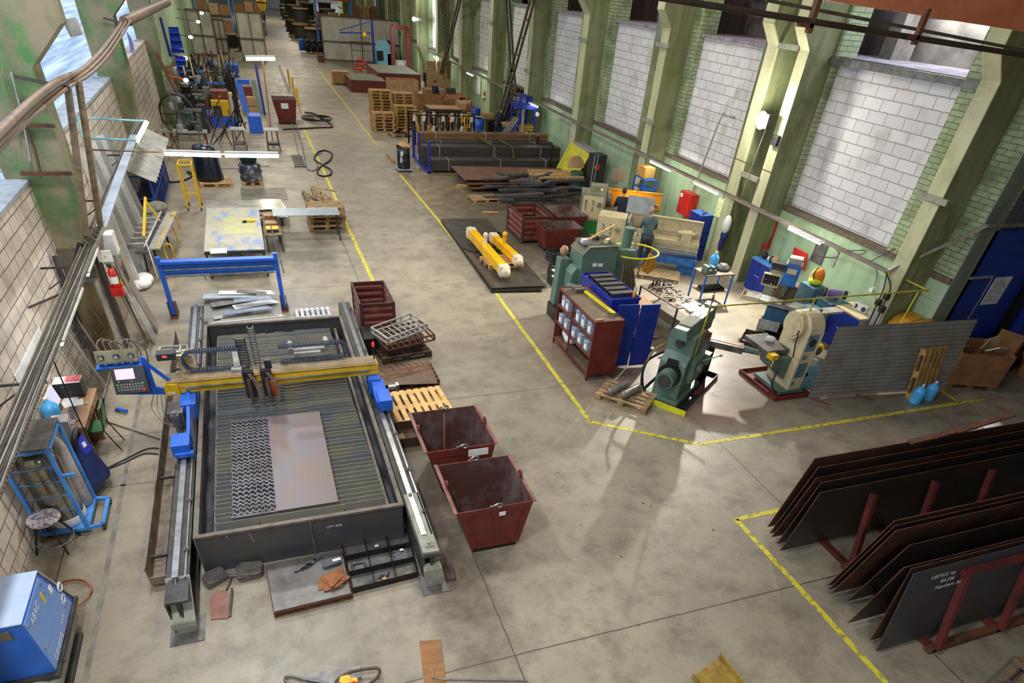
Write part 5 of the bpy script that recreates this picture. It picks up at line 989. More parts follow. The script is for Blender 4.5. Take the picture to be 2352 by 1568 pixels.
o = part(t, 'motor', B().cyl((7.16, 14.3, .95), (7.16, 13.95, .93), .15, n=22), grn); part(t, 'motor_fan_cover', B().cyl((7.16, 13.95, .93), (7.16, 13.93, .93), .13, n=22), steel2, sub=o)
part(t, 'control_box', B().box(7.75, 8.2, 13.98, 14.15, .75, 1.2), grn, bev=.01); part(t, 'selector_knob', B().cyl((7.87, 13.98, .95), (7.87, 13.93, .95), .06), black); part(t, 'push_buttons', B().box(8.05, 8.15, 13.965, 13.98, .85, 1.1), red)
part(t, 'name_plates', B().box(7.62, 7.74, 14.135, 14.15, 1.5, 1.58).box(7.78, 7.9, 14.135, 14.15, 1.49, 1.57), paper)
part(t, 'ram', B().prism([(8.3, .9), (8.3, 1.85), (8.9, 1.8), (9.1, 1.5), (8.9, 1.2), (8.5, .9)], 14.3, 14.8, 'y').cyl((8.3, 14.55, 1.6), (8.45, 14.55, 1.6), .3, n=24), grn, bev=.02)
part(t, 'ram_cylinder', B().cyl((8.75, 14.6, 1.7), (8.78, 14.6, 2.25), .13, n=18).cyl((8.78, 14.6, 2.25), (8.78, 14.6, 2.28), .14), grn); part(t, 'ram_pipe', B().tube([(8.95, 14.5, 1.7), (8.98, 14.5, 2.2), (8.9, 14.55, 2.26)], .02), bright)
part(t, 'work_table', B().cyl((8.9, 14.5, .6), (8.9, 14.5, .68), .35, n=24).box(8.5, 9.1, 14.2, 14.8, .15, .6), grn)
part(t, 'top_clutter_plate', B().box(7.35, 8.15, 14.3, 14.85, 1.976, 1.99), steel2)
b = B().tube([(9.03+.68*cos(a), 14.62+.62*sin(a), 1.68) for a in [k_*pi/16 for k_ in range(32)]], .022, 8, True)
t = T('curtain_ring', 'big yellow curved rail on the green slotting machine carrying an olive curtain', 'rail', (9.0, 14.6, 1.6)); part(t, 'ring', b, yel2); part(t, 'mount', B().box(8.28, 8.4, 14.28, 14.42, 1.58, 1.78), yel2)
random.seed(9)
t = T('olive_curtain', 'olive canvas curtain gathered and hanging from the yellow ring', 'curtain', (8.6, 14.1, .75)); part(t, 'cloth', B().grid(lambda u, v: (8.5+(.15+.28*v)*u*1.2+.03*sin(u*28), 14.15-.12*u+.05*cos(u*28+1)*(.4+v), 1.62-.95*v), 44, 8), mat('olive_canvas', '6b6248', '4e4733', rough=.95, scale=6))
b = B()
for k_ in range(9): b.tube([(8.48+.04*k_+.014*cos(a), 14.18-.01*k_, 1.66+.02*sin(a)) for a in [j*pi/3 for j in range(6)]], .005, 4, True)
part(t, 'curtain_rings', b, bright, kind='stuff')
SW('yellow_welding_bag', 'yellow leather guard hanging at the far side of the ring', 'guard', B().prism([(9.15, 1.3), (9.3, 1.75), (9.5, 1.65), (9.55, 1.35), (9.35, 1.2)], 14.2, 14.26, 'y'), mat('amber_leather', 'c08a1c', '9a6c12', rough=.6))
SW('crumpled_paper', 'crumpled brown paper stuck behind the side column of the slotting machine', 'paper', B().ball((7.15, 14.95, 1.65), (.12, .1, .14), 7, 5), cardl)
for i, (x, y, w, d, mm, lab) in enumerate(((7.5, 14.5, .22, .12, white, 'white folded sheet on top of the slotting machine'), (7.85, 14.75, .12, .3, steel, 'dark metal plate on top of the slotting machine'), (8.1, 14.45, .2, .1, cream, 'cream box on the right of the slotting machine top'))): SW('machine_top_item', lab, 'clutter', B().cb((x, y, 2.03), (w, d, .08), (0, 0, .3*i)), mm)
SW('wooden_lath', 'long pale wooden lath lying across the slotting machine top', 'wood strip', B().bar((7.5, 14.4, 2.08), (8.7, 15.2, 2.2), .05, .03), wood)
SW('coiled_cable', 'small black coil of cable on top of the slotting machine', 'cable', B().tube([(8.15+.1*cos(a), 14.75+.1*sin(a), 2.02) for a in [k_*pi/8 for k_ in range(16)]], .014, 6, True), black)
# ---- lathes ----
def lathe(label, c, rz, up_m, low_m, back_m, L0, L1, tray_m):
    t = T('lathe', label, 'lathe', c, rz)
    lpart(t, 'headstock', B().box(L0, L0+.9, -.38, .35, .45, 1.4), up_m, bev=.02); lpart(t, 'headstock_base', B().box(L0, L0+.95, -.36, .36, 0, .45), low_m, bev=.01)
    o = lpart(t, 'front_panel', B().box(L0+.08, L0+.82, -.395, -.38, .55, 1.3), cream); 
    for x, z in ((.2, 1.15), (.45, 1.15), (.2, .95), (.45, .92)): lpart(t, 'selector_knob', B().cyl((L0+x, -.395, z), (L0+x, -.42, z), .035).box(L0+x-.012, L0+x+.012, -.43, -.41, z-.14, z), bright, sub=o)
    lpart(t, 'large_knob', B().cyl((L0+.68, -.395, 1.05), (L0+.68, -.44, 1.05), .08), bright, sub=o)
    lpart(t, 'chuck', B().cyl((L0+.9, 0, 1.15), (L0+1.1, 0, 1.15), .2, n=24), steel2); lpart(t, 'spindle_guard', B().box(L0+.95, L0+1.02, -.25, .25, 1.25, 1.42), galv)
    lpart(t, 'bed', B().box(L0+.9, L1, -.2, .25, .8, .88).box(L0+.9, L1, -.2, -.14, .88, .92).box(L0+.9, L1, .18, .25, .88, .92).box(L0+.9, L1, -.15, .2, .55, .8), up_m)
    lpart(t, 'carriage', B().box(L0+1.25, L0+1.6, -.36, .3, .92, 1.0).box(L0+1.28, L0+1.55, -.4, -.3, .6, .92).box(L0+1.35, L0+1.5, -.15, .1, 1.0, 1.18), up_m); lpart(t, 'handwheel', B().tube([(L0+1.45+.1*cos(a), -.43, .75+.1*sin(a)) for a in [k_*pi/8 for k_ in range(16)]], .012, 6, True), bright)
    lpart(t, 'tailstock', B().box(L1-.6, L1-.3, -.18, .2, .92, 1.2).cyl((L1-.75, 0, 1.14), (L1-.2, 0, 1.14), .06), up_m); lpart(t, 'tail_handwheel', B().tube([(L1-.18, .1*cos(a), 1.14+.1*sin(a)) for a in [k_*pi/8 for k_ in range(16)]], .012, 6, True), bright)
    lpart(t, 'splash_back', B().box(L0+.95, L1, .38, .41, .75, 1.45).box(L0+.95, L1, .3, .41, 1.43, 1.46), back_m)
    lpart(t, 'chip_tray', B().box(L0+.95, L1+.05, -.5, .45, .4, .43).box(L0+.95, L1+.05, -.52, -.49, .3, .5), tray_m); lpart(t, 'tail_base', B().box(L1-.5, L1, -.42, .36, 0, .4), tray_m); lpart(t, 'lead_screw', B().cyl((L0+.9, -.23, .68), (L1, -.23, .68), .02).cyl((L0+.9, -.23, .6), (L1, -.23, .6), .015), bright)
    return t
R33 = radians(-34)
t = lathe('cream lathe with blue chip tray and long cream splash back, man at its headstock', (11.75, 18.1, 0), R33, cream, MC['cream_machine_paint'], cream, -1.8, 1.55, mat('lathe_blue', '2f74b8', '1c4d92', rough=.45, scale=3))
lpart(t, 'splash_rib', B().box(-.8, 1.5, .36, .38, 1.05, 1.08).box(-.8, 1.5, .36, .38, .85, .88), MC['worn_flange'] if False else cream); lpart(t, 'raised_guard', B().box(-1.0, -.15, .3, .33, 1.45, 1.95), galv)
t = lathe('grey and green lathe with an amber-lit splash back, nearer the wall', (12.2, 21.2, 0), radians(-26), mat('grey_lathe_paint', '8f9079', '6f705c', rough=.5, scale=3), grnb, mat('amber_splash_back', 'd59a18', 'b97f14', rough=.4, scale=2), -1.5, 1.45, grn)
lpart(t, 'control_head', B().box(-1.2, -.6, -.3, .2, 1.4, 1.62), mat('grey_lathe_paint', '8f9079')); lpart(t, 'red_lamp', B().cyl((-.8, -.3, 1.52), (-.8, -.32, 1.52), .025), mat('amber_lamp', 'ff9a3a', emit=4)); lpart(t, 'lamp_arm', B().tube([(.5, .35, 1.4), (.55, .2, 1.9), (.45, .0, 1.75)], .014).cyl((.45, 0, 1.78), (.42, -.03, 1.66), .03, .08), steel)
l = bpy.data.lights.new('lathe_lamp', 'POINT'); l.energy = 26; l.color = (1, .55, .2); l.shadow_soft_size = .05; o = bpy.data.objects.new('lathe_lamp', l); o.location = (12.5, 20.9, 1.6); COL.objects.link(o)
dk = mat('duckboard_wood', '9a8460', '75634a', rough=.8, scale=5)
for lab, x, y, n, L in (('slatted wooden duckboard in front of the cream lathe, the longer one', 11.6, 16.95, 7, 1.3), ('short slatted duckboard left of the long one', 10.75, 17.4, 5, .5)):
    t = T('duckboard', lab, 'duckboard', (x, y, 0), R33)
    for i in range(n): lpart(t, 'slat', B().box(-L/2, L/2, -.38+.125*i, -.29+.125*i, .1, .125), dk)
    for s_ in (-1, 1): lpart(t, 'runner', B().box(s_*(L/2-.12)-.04, s_*(L/2-.12)+.04, -.38, -.38+.125*n-.03, 0, .1), wood)
# tables
def ttable(name, label, x0, x1, y0, y1, h, legm, topm, shelf=None, rz=0):
    cx, cy = (x0+x1)/2, (y0+y1)/2; a, c = (x1-x0)/2, (y1-y0)/2; t = T(name, label, 'table', (cx, cy, 0), rz)
    lpart(t, 'tabletop', B().box(-a, a, -c, c, h-.03, h), topm)
    for x in (-a+.03, a-.03):
        for y in (-c+.03, c-.03): lpart(t, 'leg', B().box(x-.02, x+.02, y-.02, y+.02, 0, h-.03), legm)
    if shelf: lpart(t, 'shelf', B().box(-a+.02, a-.02, -c+.02, c-.02, shelf-.02, shelf), topm)
    return t
ttable('blue_tool_table', 'blue-legged steel table holding a vice, chuck and water bottle', 11.58, 12.58, 14.6, 15.25, .9, blue, brd, .4)
bottle('blue water bottle standing at the back of the blue-legged table', 12.1, 15.1, .9, None)
t = T('machine_vice', 'dark green machine vice on the left of the blue-legged table', 'vice', (11.8, 14.85, .9)); lpart(t, 'body', B().box(-.15, .2, -.14, .14, 0, .1).box(-.15, -.05, -.12, .12, .1, .2), grn, bev=.006); lpart(t, 'jaw', B().box(.05, .14, -.12, .12, .1, .18), steel2)
t = T('lathe_chuck', 'round grey lathe chuck on the right of the blue-legged table', 'chuck', (12.4, 15.0, .9)); lpart(t, 'disc', B().lathe([(0, 0), (.2, 0), (.2, .09), (.12, .1), (.12, .16), (0, .16)], n=24, cap=False), steel2)
for i in range(7): SW('steel_bar_piece', 'short dark steel bar in the row on the lower shelf of the blue-legged table', 'steel bar', B().bar((11.75+.11*i, 14.7, .43), (11.8+.11*i, 15.1, .43), .06), oil, 'bars on the lower shelf of the blue-legged table')
for i, x in enumerate((11.35, 11.55)): SW('black_boot', 'black shoe on the floor before the blue-legged table, %s' % ('left one', 'right one')[i], 'shoe', B().ball((x, 13.95, .06), (.12, .17, .08), 10, 6), black)
ttable('dark_tool_table', 'dark steel table heaped with small tools and drill bits', 9.5, 10.35, 12.95, 14.6, .78, steel, brd, .3, radians(8))
random.seed(11)
for i in range(38):
    x, y, a = 9.95+rnd(-.33, .33), 13.75+rnd(-.7, .7), rnd(0, 3.1); L = rnd(.12, .3)
    SW('hand_tool', 'small metal tool or drill bit in the heap on the dark table', 'tool', B().bar((x-L/2*cos(a), y-L/2*sin(a), .8+.012*(i % 4)), (x+L/2*cos(a), y+L/2*sin(a), .8+.012*(i % 4)), .025), (steel2, bright, oil, cream)[i % 4], 'tools heaped on the dark table')
for i in range(5): x, y = 9.7+.13*(i % 3), 14.25+.12*(i//3); SW('tool_holder', 'upright dark tool holder at the far end of the tool-heaped table', 'tool holder', B().cyl((x, y, .78), (x, y, .9), .03).cyl((x, y, .9), (x, y, 1.0), .018), woodd, 'tool holders on the dark table')
ttable('plywood_table', 'low table with a pale plywood top behind the blue cabinet', 8.6, 9.2, 13.2, 14.0, .72, rust, ply)
SW('white_sheet', 'white paper sheet lying on the near end of the tool-heaped table', 'paper', B().cb((9.95, 12.75, .85), (.55, .4, .004), (.1, .1, .2)), paper)
SW('scrap_pile', 'dark pile of swarf and rags under the shaper head beside the cabinet', 'scrap', B().grid(lambda u, v: (8.1+.7*u, 12.2+.8*v, .02+.18*sin(pi*u)*sin(pi*v)+.05*sin(17*u)*cos(13*v)), 14, 14), oil)
# ---- shaper ----
t = T('shaping_machine', 'dusty green shaper with a round motor on its back and a long ram on top', 'machine tool', (8.35, 10.45, 0), radians(36))
part_ = lpart
part_(t, 'column', B().prism([(-.85, .12), (-.8, .9), (-.62, 1.1), (-.6, 1.5), (0, 1.5), (.05, .12)], -.3, .3, 'y'), grn, bev=.02)
part_(t, 'base', B().box(-1.0, .35, -.38, .38, .02, .14), grn, bev=.01)
part_(t, 'ram', B().prism([(-.2, 1.5), (.2, 1.5), (.15, 1.72), (-.15, 1.72)], -.95, .75, 'x'), grn, bev=.015); part_(t, 'ram_top_plate', B().box(-.7, -.1, -.14, .14, 1.72, 1.74), gd); part_(t, 'ram_slot', B().box(-.05, .15, -.05, .05, 1.721, 1.73), black)
o = part_(t, 'motor', B().cyl((-.8, 0, .62), (-1.1, 0, .6), .2, n=26), grn); part_(t, 'motor_fan_cover', B().cyl((-1.1, 0, .6), (-1.13, 0, .6), .15, n=26), steel, sub=o); part_(t, 'motor_recess', B().cyl((-.79, 0, .64), (-.86, 0, .64), .26, n=26).box(-.87, -.8, -.12, .12, .85, 1.0), oil)
part_(t, 'round_cap', B().cyl((-.62, .02, 1.3), (-.68, .02, 1.3), .09, n=20), steel)
part_(t, 'tool_head', B().box(.72, .95, -.12, .12, 1.2, 1.75).cyl((.85, 0, 1.75), (.85, 0, 1.95), .02), steel2)
part_(t, 'cross_rail', B().box(.05, .25, -.5, .5, .7, .95), grn)
part_(t, 'saddle_table', B().box(.25, .75, -.3, .3, .6, .95), steel2)
part_(t, 'gearbox', B().box(-.55, -.05, -.42, -.3, .45, 1.0).cyl((-.3, -.42, .75), (-.3, -.5, .75), .1), grn, bev=.01)
part_(t, 'hand_lever', B().tube([(-.2, -.45, .9), (.0, -.75, 1.05)], .012).ball((0, -.75, 1.05), .03), bright); part_(t, 'power_hose', B().tube([(-.7, .35, 1.2), (-.85, .5, 1.0), (-1.0, .55, .6), (-.9, .5, .2)], .022), mat('tan_hose', '8a7340')); part_(t, 'black_hose', B().tube([(-.6, .33, 1.0), (-.95, .55, .8), (-1.05, .5, .35), (-.9, .4, .1)], .03), black)
t = T('long_vice_slide', 'long clamping slide with a screw end sticking out right of the shaper', 'slide', (9.2, 10.6, .8), 0)
part(t, 'slide_bar', B().bar((8.95, 10.85, .95), (9.75, 10.3, .9), .3, .14), steel2); part(t, 'groove', B().bar((9.0, 10.82, 1.025), (9.7, 10.34, .975), .1, .01), mat('copper_toned_steel', 'b98466', '8e6450', rough=.4, metal=.4)); part(t, 'screw_end', B().cyl((9.75, 10.3, .9), (10.05, 10.1, .88), .08, .05).cyl((10.05, 10.1, .88), (10.2, 10.0, .87), .015), grn); part(t, 'support', B().bar((9.15, 10.7, 0.02), (9.15, 10.7, .9), .18), oil)  # groove steel has a copper-orange base colour, shared with the vice
SW('milling_vice', 'orange-toned steel vice standing on the shaper table', 'vice', B().box(8.85, 9.15, 10.75, 11.05, 1.02, 1.15).box(8.85, 8.93, 10.75, 11.05, 1.15, 1.24), MC['copper_toned_steel'], bev=.01)
t = T('work_lamp', 'small dark cone lamp on a thin arm above the shaper vice', 'lamp', (9.3, 11.1, 1.0)); part(t, 'arm', B().tube([(9.1, 11.0, 1.0), (9.25, 11.1, 1.4), (9.1, 11.0, 1.55)], .012), steel); part(t, 'shade', B().lathe([(.03, .14), (.05, .1), (.11, 0)], (9.08, 10.98, 1.45), 16, False), mat('lamp_shade_olive', '6b604b', '453d2e', metal=.2))
t = T('drip_tray', 'low black drip tray under the shaper with a yellow front bar', 'tray', (8.35, 10.4, 0), radians(36)); lpart(t, 'pan', B().wall_open(-1.05, 1.15, -.55, .6, 0, .1, .02), oil); lpart(t, 'yellow_bar', B().box(-1.12, -1.06, -.62, .55, 0, .1), yel2); lpart(t, 'red_cloth', B().box(-.1, .35, -.52, -.4, .03, .07), oxide)
pallet('old pallet holding two film-wrapped castings in front of the red-brown shelf', 6.85, 10.2, 0, radians(-47), og)
for i, (x, y) in enumerate(((6.72, 10.35), (6.95, 10.15))): SW('wrapped_casting', 'grey casting wrapped in clear film on the old pallet, %s' % ('the far one', 'the near one')[i], 'wrapped part', B().at((x, y, .145+.09), (0, 0, .45)).cyl((-.3, 0, 0), (.3, 0, 0), .085, n=8).ball((-.3, 0, 0), .09, 8, 6), mat('grey_film', '6d6861', '8e8a86', rough=.25, scale=9, bump=.8))
for i, (x, y) in enumerate(((9.25, 10.1), (9.1, 9.95))): SW('white_disc', 'small white round spill disc on the floor right of the shaper, %s' % ('farther one', 'nearer one')[i], 'disc', B().cyl((x, y, 0), (x, y, .004), .09, n=20), paper)
# ---- horizontal mill (cream) ----
t = T('horizontal_mill', 'tall cream milling machine with rounded head, blue doors and a yellow motor', 'milling machine', (10.95, 9.95, 0))
arch = [(9.55, .1), (9.55, 1.5)]+[(9.95+.4*cos(a), 1.5+.38*sin(a)) for a in [pi-k_*pi/10 for k_ in range(11)]]+[(10.35, .1)]
part(t, 'column', B().prism(arch, 10.75, 11.15, 'x'), cream, bev=.02)
part(t, 'base', B().box(10.5, 11.25, 9.5, 10.45, .06, .14), grn)
part(t, 'head_disc', B().cyl((10.75, 9.98, 1.55), (10.62, 9.98, 1.55), .3, n=30).cyl((10.62, 9.98, 1.55), (10.6, 9.98, 1.55), .24, n=30), cream)
dbl = mat('blue_grey_door', '5c8496', '456878', rough=.45, scale=4)
for nm, z0, z1, y0, y1 in (('speed_dial_plate', 1.15, 1.5, 9.545, 9.55),): part(t, nm, B().box(10.78, 11.05, 9.535, 9.55, 1.1, 1.48), dbl)
part(t, 'dial', B().cyl((10.92, 9.54, 1.3), (10.92, 9.52, 1.3), .09, n=20), black); part(t, 'switch_door', B().box(10.8, 11.05, 9.535, 9.55, .45, .8), dbl); part(t, 'small_plate', B().box(10.82, 10.92, 9.535, 9.55, .9, 1.0), dbl); part(t, 'small_plate', B().box(10.8, 10.88, 9.535, 9.55, .25, .34), dbl)
part(t, 'oil_tank', B().box(11.16, 11.5, 9.5, 9.95, .1, .55).cyl((11.16, 9.72, .55), (11.5, 9.72, .55), .22, n=20), dbl, bev=.01)
o = part(t, 'motor', B().cyl((11.3, 10.1, 1.05), (11.34, 9.75, 1.03), .14, n=22), mat('motor_grey', '5f6b6c')); part(t, 'motor_fan_cover', B().cyl((11.34, 9.75, 1.03), (11.35, 9.66, 1.02), .15, n=22), yel, sub=o); part(t, 'fan_grille', B().cyl((11.35, 9.66, 1.02), (11.352, 9.65, 1.02), .11, n=22), steel, sub=o)
part(t, 'terminal_box', B().box(11.16, 11.34, 9.56, 9.7, .66, .8), lgrey)
part(t, 'knee', B().prism([(10.25, .65), (10.2, .85), (10.75, .85), (10.75, .3)], 9.75, 10.2, 'y'), grn, bev=.01); part(t, 'table', B().box(10.1, 10.72, 9.9, 10.75, .9, 1.0), steel2); part(t, 'table_end', B().box(10.12, 10.3, 9.72, 9.92, .86, .97), yel); part(t, 'crank', B().tube([(10.15, 9.72, .88), (10.08, 9.6, .88), (10.05, 9.6, .78)], .012), yel)
part(t, 'coolant_hose', B().tube([(10.7, 9.7, .9), (10.45, 9.55, 1.3), (10.55, 9.7, 1.55)], .015).tube([(10.4, 9.7, .6), (10.3, 9.6, .3), (10.45, 9.55, .12), (10.6, 9.6, .12)], .02), black)
for i in range(8): part(t, 't_slot', B().box(10.14+.075*i, 10.16+.075*i, 9.93, 10.72, 1.0, 1.003), oil)
t = T('red_brown_pan', 'red-brown steel drip pan under the cream milling machine', 'tray', (10.9, 9.95, 0)); part(t, 'pan', B().wall_open(10.3, 11.6, 9.35, 10.75, 0, .1, .02), oxide)
SW('plastic_bag', 'clear crumpled plastic bag on the cream mill table', 'bag', B().ball((10.5, 10.35, 1.06), (.14, .12, .06), 8, 5), mat('clear_plastic', 'd9dcd8', alpha=.5))
# ---- vertical mill (blue) ----
t = T('vertical_mill', 'blue-headed vertical milling machine with a long bright table and button panel', 'milling machine', (12.75, 12.7, 0), radians(44))
part_(t, 'column', B().box(.1, .6, -.3, .3, .1, 1.25), mat('oily_brown_casting', '6c5a3c', '463a26', rough=.5, scale=4), bev=.02); part_(t, 'base', B().box(-.6, .7, -.35, .35, 0, .12), oil)
part_(t, 'head', B().box(-.15, .25, -.2, .2, 1.3, 1.85), mat('mill_head_blue', '2a73c4', '1f5a9e', rough=.4), bev=.02); part_(t, 'spindle', B().cyl((.02, 0, 1.3), (.02, 0, 1.1), .09).cyl((.02, 0, 1.1), (.02, 0, .98), .04), steel2); part_(t, 'name_plate', B().box(-.157, -.15, -.12, .12, 1.62, 1.75), cream); part_(t, 'head_cap', B().box(-.12, .2, -.17, .17, 1.85, 2.0), lgrey, bev=.02)
part_(t, 'knee', B().box(-.5, .1, -.28, .28, .45, .8), mat('mill_teal', '2c5f80', '20475f', rough=.5)); part_(t, 'table', B().box(-.55, -.1, -.95, .9, .85, .95), bright); part_(t, 'table_tray', B().wall_open(-.58, -.1, .55, 1.0, .86, .98, .01), cream)
o = part_(t, 'button_panel', B().cb((-.3, .42, 1.42), (.08, .44, .34), (0, -.25, 0)), cream, bev=.008); part_(t, 'panel_face', B().cb((-.345, .42, 1.43), (.01, .38, .27), (0, -.25, 0)), black, sub=o)
for r in range(3):
    for c_ in range(4): part_(t, 'button', B().ball((-.36+.024*r-.0, .3+.08*c_, 1.34+.085*r), .018, 8, 5), (red, white, grnb)[(r+c_) % 3], sub=o)
part_(t, 'digital_readout', B().cb((-.2, .35, 1.75), (.06, .36, .2), (0, -.3, 0)), dgrey); part_(t, 'chip_box', B().box(-.75, -.35, -.2, .35, .3, .33).box(-.78, -.75, -.2, .35, .3, .55), lgrey); part_(t, 'orange_rag', B().ball((-.5, -.1, .4), (.14, .12, .08), 8, 5), orange); part_(t, 'crank', B().cyl((-.3, -.98, .9), (-.3, -1.05, .9), .02).bar((-.3, -1.06, .8), (-.3, -1.06, 1.0), .03), steel)
t = T('chip_pan', 'dark pan with a bent grey sheet on the floor before the vertical mill', 'tray', (11.95, 12.0, 0), radians(44)); lpart(t, 'pan', B().wall_open(-.5, .5, -.55, .55, 0, .12, .02), woodd); lpart(t, 'bent_sheet', B().cb((-.3, .05, .16), (.5, .9, .012), (0, .12, 0)), steel2)
SW('teal_machine_cabinet', 'teal steel cabinet behind the vertical mill carrying a bright bag', 'cabinet', B().box(13.6, 14.05, 12.55, 13.1, 0, 1.2), dbl, bev=.01); SW('grinder_stand', 'teal stand with grey top beside the teal cabinet, under the purple grinder', 'stand', B().box(13.7, 14.2, 11.9, 12.4, 0, 1.0).box(13.65, 14.25, 11.85, 12.45, 1.0, 1.05), dbl, bev=.01)
hv = mat('hivis_orange', 'e88424', 'd8741c', rough=.8); t = T('hivis_bag', 'bright orange, green and yellow hi-vis bag on the teal cabinet', 'bag', (13.85, 12.85, 1.2)); lpart(t, 'body', B().ball((0, 0, .22), (.17, .2, .22)), hv); lpart(t, 'yellow_base', B().ball((-.02, -.02, .1), (.2, .2, .11)), mat('hivis_yellow', 'd8e82a', 'c2d020', rough=.8)); lpart(t, 'green_strap', B().tube([(-.15, -.1, .1), (-.19, 0, .28), (-.05, .05, .45)], .02), grnb)
t = T('bench_grinder', 'purple bench grinder with two dark wheels on the teal stand', 'grinder', (13.95, 12.15, 1.05)); lpart(t, 'motor', B().cyl((-.13, .1, .16), (.13, -.1, .16), .09, n=18), mat('purple_paint', '7c62a8', '65508a', rough=.4)); lpart(t, 'pedestal', B().box(-.08, .08, -.08, .08, 0, .1), MC['purple_paint'])
for s_ in (-1, 1): lpart(t, 'wheel', B().cyl((s_*.17, -s_*.13, .16), (s_*.23, -s_*.175, .16), .11, n=20), dgrey)
t = T('teal_mill_column', 'pale teal tool grinder with star handle between the two milling machines', 'machine tool', (12.35, 11.25, 0)); part(t, 'column', B().prism([(12.2, 0), (12.2, 1.1), (12.35, 1.3), (12.6, 1.3), (12.6, 0)], 11.1, 11.5, 'y'), dbl, bev=.02); part(t, 'worktop', B().box(12.5, 13.3, 11.1, 11.4, 1.15, 1.2), lgrey)
b = B()
for k_ in range(5): a = k_*2*pi/5; b.cyl((12.16, 11.2, 1.0), (12.14, 11.2+.13*cos(a), 1.0+.13*sin(a)), .012).ball((12.14, 11.2+.13*cos(a), 1.0+.13*sin(a)), .022, 6, 4)
part(t, 'star_handle', b, steel)
def lockcab(label, x0, x1, y0, y1, h):
    t = T('workshop_cabinet', label, 'cabinet', ((x0+x1)/2, (y0+y1)/2, 0)); part(t, 'body', B().box(x0, x1, y0, y1, 0, h), lgrey); part(t, 'worktop', B().box(x0-.03, x1, y0-.02, y1+.02, h, h+.03), cream if x0 < 13.9 else bluel)
    for i in (0, 1): y_a = y0+(y1-y0)*i/2; o = part(t, 'door', B().box(x0-.02, x0, y_a+.01, y_a+(y1-y0)/2-.01, .04, h-.03), blue2); part(t, 'handle', B().cyl((x0-.02, y0+(y1-y0)/2+(.06 if i else -.06), h*.55), (x0-.04, y0+(y1-y0)/2+(.06 if i else -.06), h*.55), .015), white, sub=o)
    return t
lockcab('blue two-door cabinet with a light blue worktop under the red tool board', 14.05, 14.7, 14.85, 15.75, .92); lockcab('blue two-door cabinet with a cream top and radio behind the corrugated sheet', 13.82, 14.5, 10.95, 11.95, 1.0)
t = T('portable_radio', 'white portable stereo with two round speakers on the cream cabinet top', 'radio', (14.2, 11.4, 1.03)); lpart(t, 'case', B().cb((0, 0, .09), (.12, .42, .18), (0, 0, .1)), white, bev=.02)
for y in (-.13, .13): lpart(t, 'speaker', B().cyl((-.05, y, .09), (-.075, y, .09), .06, n=18), dgrey)
SW('tool_board', 'red board with a row of spanners leaning on the wall above the light blue worktop', 'tool board', B().cb((14.75, 14.6, 1.25), (.03, .6, .5), (0, -.25, 0)), red)
for i in range(6): SW('spanner', 'grey spanner hanging on the red board', 'spanner', B().bar((14.7, 14.4+.08*i, 1.4-.02*i), (14.66, 14.4+.08*i, 1.14), .008, .02), lgrey, 'spanners on the red board')
for i, (y, z, w, mm, lab) in enumerate(((15.55, .95, .1, black, 'black box at the far end of the light blue worktop'), (15.3, .95, .08, paper, 'white mug on the light blue worktop'), (15.2, .95, .1, dgrey, 'dark jar on the light blue worktop'), (15.05, .95, .12, cardl, 'tangle of pale rags on the light blue worktop'))): SW('worktop_item', lab, 'clutter', B().ball((14.3, y, z+w), (w, w, w), 9, 6), mm)
SW('drill_board', 'grey board of chisels and drills on the pale green wall', 'tool board', B().box(14.9, 14.94, 13.9, 14.35, 1.3, 1.95), steel2); SW('pale_strip_board', 'pale narrow holder beside the grey chisel board', 'holder', B().box(14.92, 14.94, 13.45, 13.6, 1.4, 1.9), lgrey)
SW('wall_socket', 'white round socket with a curved conduit on the pale green wall', 'socket', B().cyl((14.93, 11.9, 1.35), (14.86, 11.9, 1.35), .06), white); SW('socket_conduit', 'grey curved conduit running down to the white wall socket', 'conduit', B().tube([(14.92, 13.2, 2.0), (14.92, 12.3, 1.9), (14.92, 12.0, 1.75), (14.92, 11.9, 1.45)], .015), lgrey)
# ---- railing frame, sheet, pallet, carton ----
t = T('yellow_rail_frame', 'thin yellow tube frame on two slim posts around the milling machines', 'railing', (11.2, 9.9, 0))
ry = mat('rail_yellow', 'bdb832', '8f8b2a', rough=.5, scale=4); zr = 2.14
part(t, 'top_rail', B().cyl((8.2, 9.95, zr), (14.2, 9.93, zr), .018), ry); part(t, 'side_rail', B().cyl((14.2, 9.93, zr), (14.22, 11.05, zr), .018), ry)
for x in (8.2, 10.9): part(t, 'post', B().cyl((x-.04, 9.98, 0), (x, 9.94, zr), .018), ry)
part(t, 'post', B().cyl((13.95, 9.94, zr), (13.9, 9.95, 1.2), .018), ry); part(t, 'corner_joint', B().ball((14.2, 9.93, zr), .035), ry); part(t, 'corner_joint', B().ball((8.2, 9.95, zr), .04), ry); part(t, 'curtain_wire', B().cyl((8.1, 10.0, zr-.03), (11, 10.0, zr-.05), .008), black); part(t, 'wall_clamp', B().box(14.05, 14.35, 10.95, 11.05, 2.1, 2.2), yel2)
csm = mat('corrugated_screen', '98968c', '807e75', rough=.5, metal=.15, scale=2)
t = T('corrugated_screen', 'long grey corrugated steel sheet standing upright as a screen', 'screen', (13, 9.15, 0)); part(t, 'sheet', B().grid(lambda u, v: (11.22+3.9*u-.05*v, 9.3-.42*u+.009*(1 if int(v*36) % 2 else -1)+.15*v*u, .03+1.74*v), 4, 72, 0, False), csm)
part(t, 'foot', B().cyl((11.3, 9.25, .02), (11.55, 8.9, .02), .02), rust); part(t, 'foot', B().cyl((12.55, 9.15, .02), (12.8, 8.85, .02), .02), rust)
